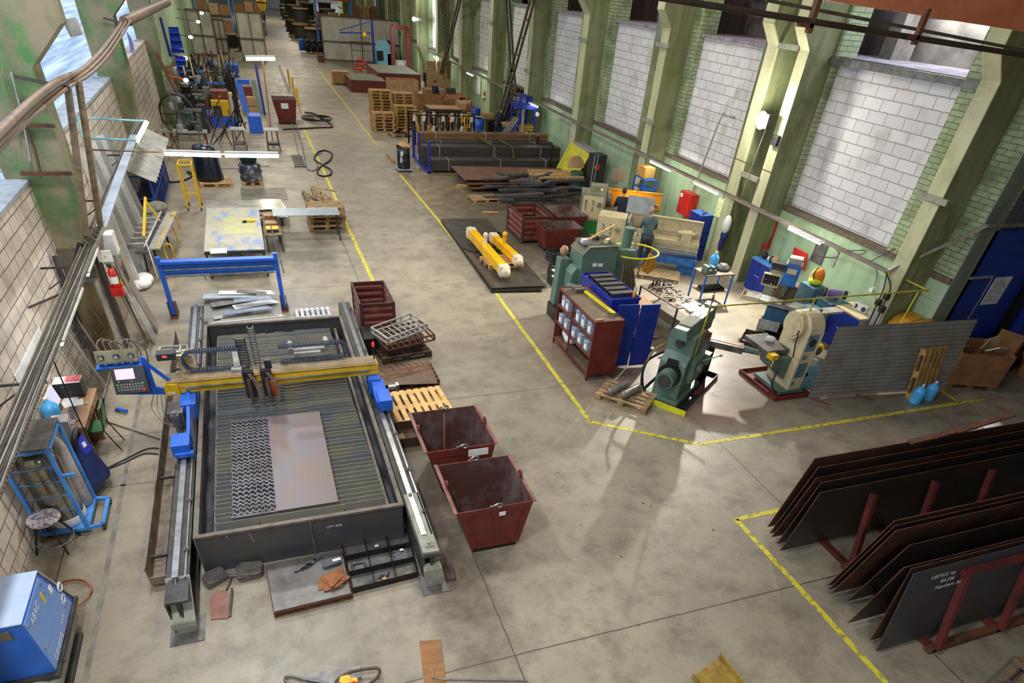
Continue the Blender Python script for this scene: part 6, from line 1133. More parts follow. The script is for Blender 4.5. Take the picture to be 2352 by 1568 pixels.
pallet('pallet standing on its end, leaning on the corrugated screen', 14.15, 8.97, .56, 0, mat('golden_pallet_wood', 'bf9a52', '8f6f3a', rough=.8, scale=6), rot=(radians(0), radians(-78), radians(96)))
bottle('blue water bottle before the leaning pallet, the left one of two', 13.78, 8.55, 0, None); bottle('blue water bottle before the leaning pallet, the right one of two', 14.25, 8.6, 0, None)
pallet('pallet under the big open cardboard carton', 15.95, 9.1, 0, -.35, woodg)
t = T('big_carton', 'big open cardboard carton full of packaging waste by the blue gate', 'carton', (15.9, 9.15, .145), -.35)
lpart(t, 'carton_walls', B().wall_open(-.65, .65, -.5, .5, 0, .82, .012), card)
for i, (x, y, z, r, mm) in enumerate(((-.3, -.1, .75, (.5, .2, .3), card), (.1, .0, .85, (.3, .6, 1.0), cardl), (.3, -.2, .85, (.9, .2, .5), paper), (.45, .2, .8, (.3, 1.0, .2), cardl), (-.4, .25, .8, (.1, .4, .9), card))): SW('waste_cardboard', 'piece of torn cardboard sticking out of the big carton', 'cardboard', B().at((15.9, 9.15, .145), (0, 0, -.35)).cb((x, y, z), (.42, .02, .3), r), mm, 'torn cardboard in the big carton')
for i, (x, y, s_, z) in enumerate(((17.6, 9.5, .7, .5), (18.9, 9.3, .9, 0), (19.6, 8.3, .8, 0), (18.3, 9.0, .5, 0))): SW('dark_carton', ('tilted open carton on the dark heap by the gate', 'large carton at the right edge behind', 'carton with a white label at the right frame edge', 'flat carton on the floor in the dark annex')[i], 'carton', B().cb((x, y, z+s_*.35), (s_, s_*.8, s_*.7), (0, .3 if i == 0 else 0, .4)), card)
SW('dark_rubbish_heap', 'dark heap of rubbish sacks in the annex beside the gate', 'rubbish', B().ball((17.9, 9.6, .2), (.6, .4, .4), 12, 8).ball((17.3, 9.5, .15), (.4, .3, .3), 12, 8), oil)
t = T('annex_gate', 'tall deep blue steel gate with a small door and a white notice', 'gate', (16.3, 10.02, 0)); gb = mat('gate_blue', '13389c', '0f2b7a', rough=.45, scale=1.5, stretch=(.5, 1, 4)); part(t, 'leaf', B().box(15.47, 17.6, 10.0, 10.05, 0, 3.4), gb); part(t, 'door_trim', B().box(16.28, 16.31, 9.985, 10.0, 0, 2.35).box(15.47, 16.31, 9.985, 10.0, 2.3, 2.36), lgrey); o = part(t, 'notice', B().box(16.42, 17.0, 9.985, 10.0, 1.62, 2.3), white); part(t, 'handle', B().cyl((15.6, 9.98, 1.15), (15.6, 9.9, 1.15), .015), bright)
b = B()
for i in range(9): b.box(16.47, 16.95-.07*(i % 3), 9.982, 9.985, 1.7+.06*i, 1.715+.06*i)
part(t, 'printed_lines', b, mat('grey_print', '8d93a4'), sub=o)
SW('gate_post', 'dark steel post at the right side of the blue gate', 'post', B().box(17.65, 17.85, 9.85, 10.05, 0, 4), oil); SW('blue_machine_case', 'dark blue sheet-steel enclosure at the right frame edge behind the gate post', 'enclosure', B().box(18.0, 20.5, 9.7, 10.05, 0, 2.6), gb)
SW('yellow_hopper', 'big yellow rounded hopper standing against the wall behind the corrugated screen', 'hopper', B().prism([(14.2, 0), (14.2, 1.15), (14.4, 1.32), (14.8, 1.38), (14.9, 1.2), (14.9, 0)], 10.05, 10.5, 'y').prism([(14.2, 0), (14.2, 1.15), (14.4, 1.32), (14.94, 1.38), (14.94, 0)], 9.5, 10.04, 'y'), mat('ochre_paint', 'c48a16', 'a06f12', rough=.5, scale=2), bev=.03)
# ---- leaning plates ----
def lplate(label, x0, y0, ty, tz, L, i, mm, dx=0, skew=0):
    t_ = .012; b = B(); P = [(x0, y0, .1), (x0+L, y0+skew, .1), (x0+L, ty+skew, tz), (x0+dx, ty, tz)]
    b.add(P+[(p[0], p[1]+t_, p[2]) for p in P], [(0, 1, 2, 3), (7, 6, 5, 4), (0, 4, 5, 1), (1, 5, 6, 2), (2, 6, 7, 3), (3, 7, 4, 0)])
    b.mi[-2:] = [1, 1]
    return SW('leaning_plate', label, 'steel plate', b, [mm, rust], 'steel plates in the right rack')
dpl = mat('dark_leaning_plate', '34302d', '4f3826', rough=.4, metal=.3, scale=1.4, lo=.5, hi=.72); epl = mat('rust_edge_plate', '5a3a24', '2d2521', rough=.6, metal=.1, scale=2); gpl = mat('scaled_blue_plate', '3f444d', '54432f', rough=.4, metal=.35, scale=3, lo=.45, hi=.75, stretch=(3, .5, .5))
for i, (x0, y0, ty, tz, L, mm, lab) in enumerate((
    (7.22, 5.62, 5.35, 1.76, 4.0, epl, 'rusty plate at the far end of the right rack'), (7.15, 5.47, 5.18, 1.72, 4.2, dpl, 'second dark plate from the far end of the right rack'), (7.12, 5.38, 5.1, 1.6, 4.2, epl, 'third plate from the far end, with an orange top edge'), (7.1, 5.22, 4.98, 1.6, 3.8, dpl, 'fourth plate from the far end of the right rack'), (7.05, 5.06, 4.88, 1.5, 4.4, dpl, 'big dark plate facing the camera in the far rack, chalk writing on it'),
    (7.28, 4.2, 3.86, 1.78, 4.0, epl, 'first plate of the near group, farthest back'), (7.24, 4.13, 3.8, 1.75, 4.0, dpl, 'second plate of the near group'), (7.22, 4.05, 3.74, 1.72, 4.2, epl, 'third plate of the near group, rusty edge'), (7.35, 3.85, 3.55, 1.6, 4.2, dpl, 'dark plate in the middle of the near group'), (7.05, 3.5, 3.3, 1.5, 4.2, dpl, 'plate third from the camera in the near group'), (7.14, 3.15, 3.26, 1.5, 4.2, epl, 'rusty plate directly behind the nearest one'))):
    lplate(lab, x0, y0, ty, tz, L+2.8, i, mm, dx=(-.05))
t = T('leaning_plate', 'nearest blue-grey scaled plate of the right rack with chalk writing', 'steel plate', (7.1, 2.98, 0)); part(t, 'plate', B().add([(7.1, 2.98, .08), (14, 2.98, .08), (14, 3.18, 1.5), (7.05, 3.18, 1.5), (7.1, 2.995, .08), (14, 2.995, .08), (14, 3.195, 1.5), (7.05, 3.195, 1.5)], [(0, 1, 2, 3), (7, 6, 5, 4), (0, 4, 5, 1), (1, 5, 6, 2), (2, 6, 7, 3), (3, 7, 4, 0)]), gpl)
for i, s_ in enumerate(('U0T415 1st', '84-236', 'Northern Ayrsa')): text(s_, 'chalk_writing', .09, chalk, t, (.52+.12*i, .165-.02*i-.012, 1.36-.1*i), (radians(82), 0, 0))
t = T('plate_rack', 'red-brown A-frame rack carrying the leaning steel plates', 'rack', (9, 3.6, 0)); rk = mat('rack_red', '6b2a24', '4a201b', rough=.55, scale=3)
for y0, y1 in ((2.75, 3.0), (4.45, 4.7)):
    part(t, 'floor_beam', B().bar((7.9, y0+.05, .05), (12, y0+.05, .05), .1, .1), rust)
    for x in (8.0, 9.3, 10.6): part(t, 'slanted_post', B().bar((x, y0, .1), (x+.1, y1+.12, 1.3), .09, .09), rk); part(t, 'cross_beam', B().box(x-.05, x+.05, y0, y0+1.2 if y0 < 4 else y0+1.1, .02, .09), rk)
    if y0 < 4: part(t, 'top_beam', B().bar((8.0, y1+.12, 1.3), (12, y1+.12, 1.3), .08), rk)
pallet('grey pallet corner showing at the bottom right below the plate rack', 8.55, 1.75, 0, .25, woodg)
SW('white_bundle', 'round white wrapped bundle behind the plate rack at the right frame edge', 'bundle', B().ball((13.2, 6.6, .3), (.35, .35, .3)).ball((13.7, 6.7, .35), (.3, .3, .3)), paper)
for i in range(3): SW('wood_batten', 'rough dark wooden batten lying across the far plates', 'batten', B().bar((9.0+.5*i, 5.3, 1.8+.03*i), (10.5+.5*i, 5.36+.05*i, 1.84+.02*i), .1, .03), rust, 'battens on the far plates')
# ================= stock area =================
SW('floor_sheet_steel', 'large dark steel plate on low bearers carrying the yellow beams', 'steel plate', quad(B(), [G(*q, .09) for q in ((1130, 662), (1255, 656), (1118, 502), (1012, 503))], .07, .1), mat('dark_floor_plate', '56514a', '453f38', rough=.35, metal=.4, scale=2))
SW('floor_sheet_steel', 'dark plate lying under the large one, its edge showing towards the aisle', 'steel plate', quad(B(), [G(*q, .04) for q in ((1128, 670), (1245, 668), (1110, 512), (1012, 508))], .025, .06), oil)
pallet('pale pallet under the two yellow lifting beams', 6.72, 18.5, .1, .1, wood)
wrapm = mat('cloudy_film', 'e4dcc8', 'c9b98a', rough=.2, scale=8, bump=.6)
for lab, p, q, w in (('long yellow square lifting beam with film-wrapped ends, the left one', (6.32, 20.6, .42), (6.35, 17.2, .36), .26), ('shorter yellow lifting beam with film-wrapped ends, the right one', (6.95, 20.1, .4), (7.05, 17.95, .38), .22)):
    t = T('lifting_beam', lab, 'beam', p); P, Q_ = V(p), V(q); d = (Q_-P).normalized()
    part(t, 'beam', B().bar(P, Q_, w, w), mat('bright_yellow_beam', 'f2b90f', 'd79e0a', rough=.3))
    for e, s_ in ((P, -1), (Q_, 1)): part(t, 'film_wrap', B().bar(e-d*.18*s_, e+d*.1*s_, w+.03, w+.03).ball(e+d*.1*s_, w*.62, 8, 6), wrapm)
    part(t, 'lug', B().bar(P.lerp(Q_, .42), P.lerp(Q_, .42)+V((.05, .05, .32)), .1, .08).ball(P.lerp(Q_, .42)+V((.05, .05, .36)), .09, 8, 6), wrapm if w > .24 else MC['bright_yellow_beam'])
SW('black_sling', 'black cable sling lying over the dark plate up to the corrugated container', 'sling', B().tube([G(*q, .12) for q in ((1148, 555), (1125, 572), (1112, 568), (1130, 545), (1150, 535), (1165, 572), (1130, 575), (1085, 577), (1065, 568))], .03), black)
# bins and crates on the right of the plate
corr_cont('rusty corrugated container standing behind the small red skips', 8.15, 9.25, 20.6, 22.2, .85)
t = tapered_bin('small red trapezoid skip with loop handles, the near one', 8.55, 10.0, 19.55, 20.5, 8.7, 9.5, 19.7, 20.4, .75, None, True, False)
t = tapered_bin('small red skip behind, turned towards the wall', 9.6, 10.8, 20.9, 22.4, 9.9, 10.5, 21.1, 22.1, .75, None, True, False)
for i, (x, y, h, a, lab) in enumerate(((8.95, 18.85, .3, .05, 'black twin crate with metal parts, just before the small red skip'), (8.72, 18.0, .14, .05, 'flat empty black crate between the two full ones'), (8.45, 17.45, .2, .0, 'black crate with white papers, behind the lowest crate'), (8.2, 16.85, .24, 0, 'black crate with a white sheet, nearest the camera'))):
    t = T('plastic_crate', lab, 'crate', (x, y, 0), a); lpart(t, 'shell', B().wall_open(-.48, .48, -.26, .26, 0, h, .02), mat('black_crate', '2b2b2a', '1c1c1b')); lpart(t, 'divider', B().box(-.01, .01, -.24, .24, .02, h), MC['black_crate'])
    if i == 1: lpart(t, 'rim_lip', B().box(-.49, .49, -.27, -.25, h-.03, h), cardl)
    if i in (2, 3): SW('white_paper', 'white sheet lying in the black crate, %s' % ('the farther one', 'the nearest one')[i-2], 'paper', B().cb((x-.22, y, h-.02), (.34, .34, .004), (.05, 0, .1)), paper)
    else: SW('crate_parts', ('small metal parts filling the twin crate', 'thin layer of chips in the flat crate')[i], 'metal parts', B().grid(lambda u, v: (x-.45+.9*u, y-.23+.46*v, h*.55+.025*sin(31*u+9*v)*cos(23*v)), 20, 12), steel2, kind='stuff')
# wood and cut profile heap, plates, wood
pallet('grey pallet at the left end of the heap of cut profiles', 8.45, 25.9, 0, .1, og)
random.seed(21)
for i in range(22):
    cx, cy, z = rnd(9.3, 12.2), rnd(24.6, 27.2), .05+.035*i; a = rnd(-.35, .25); L = rnd(1.2, 2.6); cv = rnd(-.12, .12)
    pts = [(cx+L/2*u*cos(a)-cv*(u*u)*4*sin(a), cy+L/2*u*sin(a)+cv*u*u*4*cos(a), z+.02*u) for u in (-1, -.6, -.2, .2, .6, 1)]; b = B()
    for p, q in zip(pts, pts[1:]): b.bar(p, q, .2, .06)
    SW('cut_profile', 'thick dark flame-cut steel piece in the big heap', 'steel offcut', b, (mill, steel, mat('blue_grey_cut_steel', '4a525c', '353b42', rough=.5, metal=.3))[i % 3], 'cut steel pieces in the big heap')
for i in range(3): SW('big_steel_plate', 'large red-brown steel plate in the stack behind the heap, %s' % ('lowest', 'middle', 'topmost')[i], 'steel plate', B().prism([(8.3-.1*i, 27.2+.2*i), (13.2, 27.6), (13.4, 29.6), (8.45-.15*i, 30.0)], .1+.13*i, .14+.13*i), mat('red_brown_plate', '6e4a38', '553a2d', rough=.55, scale=1.5) if i else rust)
SW('wood_bearer', 'wooden bearer sticking out under the red-brown plates', 'wood beam', B().box(7.9, 13, 27.9, 28.1, 0, .1), wood)
for i in range(4): SW('pine_batten', 'pale pine batten lying on the stacked plates, %s' % ('front one', 'second', 'third', 'rear one')[i], 'batten', B().bar((10.8+.1*i, 26.9+.35*i, .62+.03*(i % 2)), (13.3-.3*(i % 2), 26.8+.35*i, .66), .1, .06), wood)
for i in range(5): SW('pine_block', 'short pale wooden block between the battens', 'wood block', B().cb((11.2+.5*i, 27.1+.1*(i % 2), .55), (.12, .5, .1), (0, 0, .1)), wood, 'short blocks between the pine battens')
SW('wood_piece', 'splintered piece of pale wood on the floor by the heap', 'wood piece', B().cb((8.2, 24.2, .03), (.62, .09, .04), (0, 0, -.1)), wood)
# bundles of hollow sections
bm1 = mat('stacked_tube_steel', '4b4946', '39322c', rough=.5, metal=.35, scale=3, stretch=(.3, 4, 6)); bm2 = mat('rusty_tube_steel', '7a5630', '4a3a2a', rough=.65, scale=3, stretch=(.3, 3, 5))
def bundle(label, x0, x1, y, z0, nr, nc, s_, mm, skew=0):
    t = T('tube_bundle', label, 'steel bundle', ((x0+x1)/2, y, z0)); 
    for r in range(nr):
        b = B()
        for c_ in range(nc): b.box(x0+.03*(c_ % 2), x1, y+c_*s_+.006, y+(c_+1)*s_-.002, z0+r*s_+.004, z0+(r+1)*s_-.002)
        part(t, 'tube_layer', b, mm)
    for f in (.12, .5, .85): x = x0+(x1-x0)*f; part(t, 'strap', B().wall_open(x-.015, x+.015, y-.01, y+nc*s_+.01, z0, z0+nr*s_+.01, .006, False), galv)
bundle('lowest dark bundle of steel tubes, nearest the camera', 7.4, 14.0, 30.5, .08, 4, 6, .11, bm1); bundle('second dark tube bundle lying behind the lowest', 7.2, 14.2, 31.6, .08, 7, 6, .11, bm1)
bundle('rusty-brown tube bundle at the back of the stock rack', 7.4, 14.0, 32.9, .2, 8, 5, .12, bm2); bundle('upper grey tube bundle between the dark and the rusty ones', 7.5, 14.1, 32.35, .2, 6, 4, .12, bm1)
t = T('stock_rack', 'blue and dark steel rack ends holding the tube bundles', 'rack', (7.3, 32, 0))
for y in (30.4, 32.3, 33.6): part(t, 'post', B().box(7.2, 7.3, y, y+.08, 0, 1.25), blue2); part(t, 'post', B().box(13.2, 13.28, y, y+.08, 0, 1.2), oil)
part(t, 'foot_beam', B().box(7.15, 7.35, 30.4, 33.7, 0, .08).box(13.1, 13.3, 30.4, 33.7, 0, .08).box(10.2, 10.4, 30.4, 33.7, 0, .08), blue2)
for i, x in enumerate((10.2, 11.1)): SW('green_strap', 'olive lifting strap thrown over the tube bundles, %s' % ('left one', 'right one')[i], 'strap', B().tube([(x+.3, 33.5, 1.2), (x, 32.8, 1.22), (x+.2, 32.2, .98), (x+.5, 31.6, .88), (x+.3, 30.6, .56)], .04, 5), mat('olive_strap', '5a4e30', '43391f', rough=.9))
def drum(label, x, y, z, mm, h=.88, lid=None):
    t = T('steel_drum', label, 'drum', (x, y, z)); lpart(t, 'body', B().lathe([(0, 0), (.29, 0), (.29, h*.33), (.3, h*.34), (.29, h*.36), (.29, h*.65), (.3, h*.66), (.29, h*.68), (.29, h), (.27, h), (.27, h-.02), (0, h-.02)], n=24, cap=False), mm)
    if lid: lpart(t, 'lid_contents', B().lathe([(0, h-.015), (.265, h-.015)], n=24), lid)
    return t
t = drum('black steel drum with white labels on a small castor frame by the aisle', 6.18, 30.9, .12, mat('black_drum', '20242c', '15181e', rough=.35)); lpart(t, 'paper_label', B().cb((-.1, -.285, .62), (.2, .01, .18), (0, 0, .35)), paper); lpart(t, 'paper_label', B().cb((-.14, -.27, .38), (.14, .01, .22), (0, 0, .5)), paper)
t = T('drum_dolly', 'small metal dolly under the black drum', 'dolly', (6.18, 30.9, 0)); part(t, 'frame', B().box(5.85, 6.5, 30.58, 31.2, .08, .12), galv)
for x in (5.9, 6.45):
    for y in (30.62, 31.15): part(t, 'castor', B().cyl((x-.02, y, .04), (x+.02, y, .04), .04), black)
SW('crumpled_cardboard', 'crumpled brown cardboard lying on top of the black drum', 'cardboard', B().grid(lambda u, v: (5.85+.68*u, 30.6+.6*v, 1.03+.09*sin(5*u+2)*cos(4*v)), 7, 7, .01, False), cardl); SW('timber_piece', 'pale squared timber lying on the floor left of the black drum', 'timber', B().bar(G(890, 355, .06), G(905, 372, .06), .12, .1), og)
# hook and chain racks
yk = mat('hook_yellow', 'e3a51c', 'c07f14', rough=.4); 
t = T('sling_rack', 'dark rack crowded with hanging lifting slings, yellow hooks and white tags', 'rack', (9.3, 36.3, 0))
for x in (7.7, 9.3, 11.0):
    for y in (35.9, 36.9): part(t, 'post', B().box(x-.04, x+.04, y-.04, y+.04, 0, 1.45), oil)
for y in (35.9, 36.9): part(t, 'top_bar', B().box(7.7, 11.0, y-.03, y+.03, 1.4, 1.46), oil)
random.seed(4)
for i in range(22): x = 7.8+.15*i; y = (35.8, 36.8)[i % 2]; SW('hanging_sling', 'dark lifting sling hanging on the rack', 'sling', B().cb((x, y, .75), (.09, .05, 1.25), (0, rnd(-.04, .04), 0)), (oil, black, mat('olive_strap', '5a4e30'))[i % 3], 'slings hanging on the rack')
for i in range(16):
    x = 7.75+.21*i; y = (35.72, 36.72)[(i//2) % 2]; z = (1.25, .85, .4)[i % 3]
    t = T('lifting_hook', 'yellow lifting hook with chain hanging on the sling rack', 'hook', (x, y, z), 0, 'yellow hooks on the sling rack'); lpart(t, 'hook', B().tube([(0, 0, .12), (.05, 0, .05), (.04, 0, -.04), (-.03, 0, -.06), (-.05, 0, 0)], .03, 6), yk); lpart(t, 'eye', B().tube([(.05*cos(a), 0, .17+.06*sin(a)) for a in [k_*pi/4 for k_ in range(8)]], .018, 5, True), yk)
for i in range(14): x = 7.75+.25*i; SW('paper_tag', 'white paper tag hanging on the sling rack', 'tag', B().cb((x, (35.65, 36.65)[i % 2], 1.32-.42*(i % 3 == 1)), (.17, .01, .24), (.2, .1*(i % 3), .3)), paper, 'white tags on the sling rack')
# pallet stacks
for s_, (x, y, n, nm) in enumerate(((6.95, 40.2, 6, 'low left stack'), (7.1, 41.6, 12, 'tall left stack'), (8.5, 42.0, 11, 'tall right stack'), (8.3, 40.7, 8, 'low right stack'))):
    for i in range(n): pallet('wooden pallet in the %s beyond the sling rack, number %s from the floor' % (nm, ('one', 'two', 'three', 'four', 'five', 'six', 'seven', 'eight', 'nine', 'ten', 'eleven', 'twelve')[i]), x+rnd(-.04, .04), y+rnd(-.04, .04), .145*i, rnd(-.03, .03), mat('golden_pallet_wood', 'bf9a52') if s_ % 2 else wood, 'pallets in the four stacks beyond the sling rack')
pallet('old dark pallet with scrap cardboard before the pallet stacks', 7.6, 38.6, 0, .2, og); SW('cardboard_scrap', 'folded brown cardboard on the old dark pallet', 'cardboard', B().grid(lambda u, v: (7.2+.8*u, 38.3+.7*v, .25+.12*sin(4*u)*cos(3*v)), 6, 6, .01, False), card)
drum('blue steel drum behind the sling rack', 12.1, 38.6, 0, blue, .95, oxide); drum('yellow drum left of the blue drum', 11.55, 39.2, 0, yel, .95, white); drum('dark blue drum farther back near the cartons', 13.1, 42.5, 0, blue2, .9)
t = T('valve_stand', 'dark rack of chain blocks right of the blue drum', 'rack', (13, 38.6, 0)); part(t, 'frame', B().box(12.6, 13.5, 38.4, 38.9, .1, .9), oil); part(t, 'yellow_tag', B().box(13.0, 13.1, 38.37, 38.4, .5, .7), yel)
def carton(label, x, y, z, w, d, h, mm=None, op=False, rz=0, grp=None):
    t = T('cardboard_box', label, 'cardboard box', (x, y, z), rz, grp)
    if op: lpart(t, 'walls', B().wall_open(-w/2, w/2, -d/2, d/2, 0, h, .02), mm or card)
    else: lpart(t, 'body', B().box(-w/2, w/2, -d/2, d/2, 0, h), mm or card, bev=.01); lpart(t, 'tape', B().box(-.03, .03, -d/2-.002, d/2+.002, h-.002, h+.003), cardl)
    return t
carton('big open carton on a black base beyond the pallet stacks', 10.2, 50.5, .5, 2.0, 1.4, .8, cardl, True); SW('carton_base', 'black base under the big open carton', 'box', B().box(9.2, 11.2, 49.8, 51.2, 0, .5), black)  # plain black base block that the open carton stands on
carton('wide open brown carton right of the pallet stacks', 10.7, 45.2, 0, 1.6, 1.3, 1.1, card, True); carton('second brown carton behind the wide open one', 11.9, 48.2, .3, 1.4, 1.1, .8, card)
SW('black_table', 'black table with pale cartons on top behind the sling rack', 'table', B().box(9.9, 11.9, 41.3, 42.8, .75, .9).box(9.95, 10.1, 41.35, 41.5, 0, .75).box(11.7, 11.85, 41.35, 41.5, 0, .75).box(9.95, 10.1, 42.6, 42.75, 0, .75).box(11.7, 11.85, 42.6, 42.75, 0, .75), black); carton('flat pale carton on the black table', 10.9, 42.0, .9, 1.9, 1.2, .06, cardl)
random.seed(8)
for i in range(18): carton('brown cardboard box in the packing heap by the right wall', 11.8+rnd(0, 2.2)+.25*(i//6), 41.5+rnd(0, 5.5), .0+.3*(i % 3), rnd(.4, .7), rnd(.4, .6), rnd(.28, .36), (card, cardl)[i % 2], i % 4 == 0, rnd(-.5, .5), 'cartons heaped in the packing corner')
t = T('packing_desk', 'orange-brown wooden packing desk among the cartons', 'desk', (13.0, 48.3, 0)); part(t, 'top', B().box(12.0, 14.0, 47.6, 49.2, .74, .8), mat('orange_desk', 'a5593a', '864429')); part(t, 'side', B().box(12.05, 12.12, 47.7, 49.1, 0, .74).box(13.88, 13.95, 47.7, 49.1, 0, .74), MC['orange_desk']); SW('desk_printer', 'dark printer standing on the packing desk', 'printer', B().box(12.9, 13.5, 48.6, 49.1, .8, 1.1), dgrey); SW('paper_stack', 'white papers on the packing desk', 'paper', B().box(12.3, 12.7, 47.8, 48.2, .8, .83), paper)
for i, x in enumerate((12.5, 13.3)): SW('leaning_plywood', 'tall pale plywood panel leaning behind the packing desk, %s' % ('left one', 'right one')[i], 'plywood', B().add([(x, 53.0, 0), (x+.9, 53.0, 0), (x+.9+.4*i, 53.8, 2.1), (x+.2, 53.8, 2.1), (x, 53.03, 0), (x+.9, 53.03, 0), (x+.9+.4*i, 53.83, 2.1), (x+.2, 53.83, 2.1)], [(0, 1, 2, 3), (7, 6, 5, 4), (0, 4, 5, 1), (1, 5, 6, 2), (2, 6, 7, 3), (3, 7, 4, 0)]), cardl)
# blue testing press with yellow mesh
t = T('test_press', 'tall blue hydraulic test press with yellow mesh doors and a slanted grid', 'press', (14.2, 36, 0)); bl3 = blue2
for x in (13.2, 14.0):
    for y in (35.0, 36.2): part(t, 'post', B().box(x-.07, x+.07, y-.07, y+.07, 0, 2.0), bl3)
part(t, 'crown', B().box(13.1, 14.1, 34.9, 36.3, 1.95, 2.15), bl3); part(t, 'cylinder', B().box(13.35, 13.6, 35.3, 35.7, 2.15, 2.55).box(13.75, 14.0, 35.4, 35.8, 2.15, 2.45), bl3)
b = B()
for k_ in range(8): b.bar((13.2+.1*k_, 34.9, .05), (13.2+.1*k_, 34.9, 1.3), .025)
for k_ in range(10): b.bar((13.2, 34.9, .1+.12*k_), (14.0, 34.9, .1+.12*k_), .025)
for k_ in range(8): b.bar((12.3+.1*k_, 35.0, .05), (12.3+.1*k_, 35.0, .3+.12*k_), .025)
for k_ in range(8): b.bar((12.3+.1*k_, 35.0, .1+.12*k_), (13.1, 35.0, .1+.12*k_), .025)
part(t, 'yellow_mesh', b, yel); b = B()
for k_ in range(6): b.bar((12.0, 35.0+.15*k_, .1), (13.15, 35.0+.15*k_, 1.5), .03)
for k_ in range(12): f = k_/11; b.bar((12.0+1.15*f, 35.0, .1+1.4*f), (12.0+1.15*f, 35.75, .1+1.4*f), .02)
part(t, 'slanted_grid', b, mat('tan_grid', '9a8c6c', '776b50', rough=.6)); part(t, 'grid_frame', B().bar((12.0, 34.95, .05), (13.15, 34.95, 1.45), .08), bl3)
SW('pressure_gauge', 'white pressure gauge on the right post of the blue press', 'gauge', B().cyl((14.12, 34.9, 1.75), (14.12, 34.82, 1.75), .1), white)
# dark ladders and forms, wall items
for i in range(5): SW('black_leaning_frame', 'black steel frame leaning on the right wall behind the packing corner', 'steel frame', B().bar((13.8+.05*i, 38.8+.5*i, 0), (14.7, 38.8+.5*i, 2.3), .12, .3), oil, 'black frames leaning on the right wall')  # plain black steel frames leaning on the wall
t = T('wall_cabinet', 'white wall cabinet above a lit workbench by the blue press', 'cabinet', (14.6, 38.2, 1.4)); part(t, 'box', B().box(14.1, 14.5, 38.3, 38.9, 1.5, 2.0), white, bev=.01); t = T('lit_workbench', 'blue-fronted workbench with small parts left of the press', 'workbench', (13.4, 37.2, 0)); part(t, 'body', B().box(13.0, 14.0, 37.0, 38.2, 0, .82), blue2); part(t, 'top', B().box(12.95, 14.05, 36.95, 38.25, .82, .87), cardl)
# right-side wall fixtures
t = T('right_cable_tray', 'long dusty perforated cable tray fixed along the right wall columns', 'cable tray', (14.0, 30, 2.2))
part(t, 'tray_floor', B().bar((14.0, 11.0, 2.17), (14.0, 64, 2.3), .14, .01), tray_m); part(t, 'tray_flange', B().bar((13.93, 11.0, 2.2), (13.93, 64, 2.33), .01, .07), MC['tray_flange_zinc']); part(t, 'tray_flange', B().bar((14.07, 11.0, 2.2), (14.07, 64, 2.33), .01, .07), MC['tray_flange_zinc'])
part(t, 'rising_arm', B().bar((14.0, 11.0, 2.2), (14.9, 9.9, 3.54), .1, .06), MC['tray_flange_zinc']); part(t, 'rising_arm', B().bar((14.9, 9.9, 3.54), (19, 9.75, 3.6), .1, .06), MC['tray_flange_zinc'])
for k_ in range(3): part(t, 'cable', B().tube([(13.97+.03*k_+.01*sin(j), 11+j*1.3, 2.195+.13*j*1.3/53) for j in range(40)], .012, 5), black if k_ else lgrey)
tube_r = mat('lit_wall_tube', 'fbfff4', 'fbfff4', rough=.4, emit=30)
for i, (y0, y1) in enumerate(((13.25, 14.55), (18.15, 19.5), (21.15, 22.6), (34.4, 35.8), (46, 47.3), (55, 56.4))): tubelight('fluorescent tube light under the right cable tray, %s' % ('nearest the camera above the milling machines', 'above the cabinet by the double column', 'above the cream lathe', 'over the blue test press', 'over the packing corner', 'farthest one')[i], (13.9, y0, 2.14), (13.9, y1, 2.14), None, .03, tube_r)
for i, (y, z) in enumerate(((10.8, 3.88), (17.0, 6.05), (17.0, 2.9), (23.55, 5.55), (23.55, 3.3), (30.2, 5.2), (36.6, 3.4), (43.2, 5.0))): SW('column_clamp', 'flat steel channel clamped across a right-hand column', 'clamp', B().box(14.0, 14.09, y-.42, y+.42, z-.06, z+.06), greyg, 'channel clamps on the right columns')
SW('red_wall_cabinet', 'red fire cabinet on the pale green wall behind the lathes', 'fire cabinet', B().box(14.62, 14.94, 20.5, 21.25, .75, 1.5), red, bev=.01); extinguisher('red fire extinguisher on the wall right of the double column', (14.8, 16.35, 1.15)); SW('extinguisher_shield', 'red back panel and cup of the right-hand fire extinguisher', 'holder', B().box(14.9, 14.94, 16.15, 16.55, 1.05, 1.85).box(14.65, 14.92, 16.15, 16.55, 1.02, 1.2), red)
SW('grey_pipe', 'grey pipe bent out of the block-filled window behind the lathe', 'pipe', B().tube([(15.15, 19.95, 4.0), (14.9, 20.1, 4.0), (14.85, 20.3, 3.85), (14.88, 20.9, 1.4)], .03, 8), lgrey)
t = T('blue_shelf_unit', 'blue-framed shelf unit with tools between the lathes and the wall', 'shelf', (13.9, 22.8, 0)); 
for y in (22.2, 23.0):
    for x in (13.6, 14.1): part(t, 'post', B().box(x-.03, x+.03, y-.03, y+.03, 0, 1.6), blue)
for z in (.3, .8, 1.25, 1.58): part(t, 'shelf_board', B().box(13.6, 14.1, 22.2, 23.0, z, z+.03), blue)
carton('wooden crate with a white top on the blue shelf unit', 13.85, 22.7, 1.62, .45, .6, .35, mat('crate_wood', 'c79a4c'), False); SW('old_monitor', 'old beige monitor on a post above the rear lathe', 'monitor', B().box(12.66, 12.74, 22.66, 22.74, 0, 1.5).box(12.5, 12.9, 22.5, 22.9, 1.5, 1.85).box(12.55, 12.85, 22.48, 22.5, 1.55, 1.8), mat('beige_case', '8f8470', '756b58'))
t = T('blue_tool_cupboard', 'tall narrow blue tool cupboard standing open right of the cream lathe', 'cupboard', (13.9, 18.6, 0)); part(t, 'shell', B().wall_open(13.6, 14.05, 18.2, 18.9, 0, 1.45, .02), blue2)
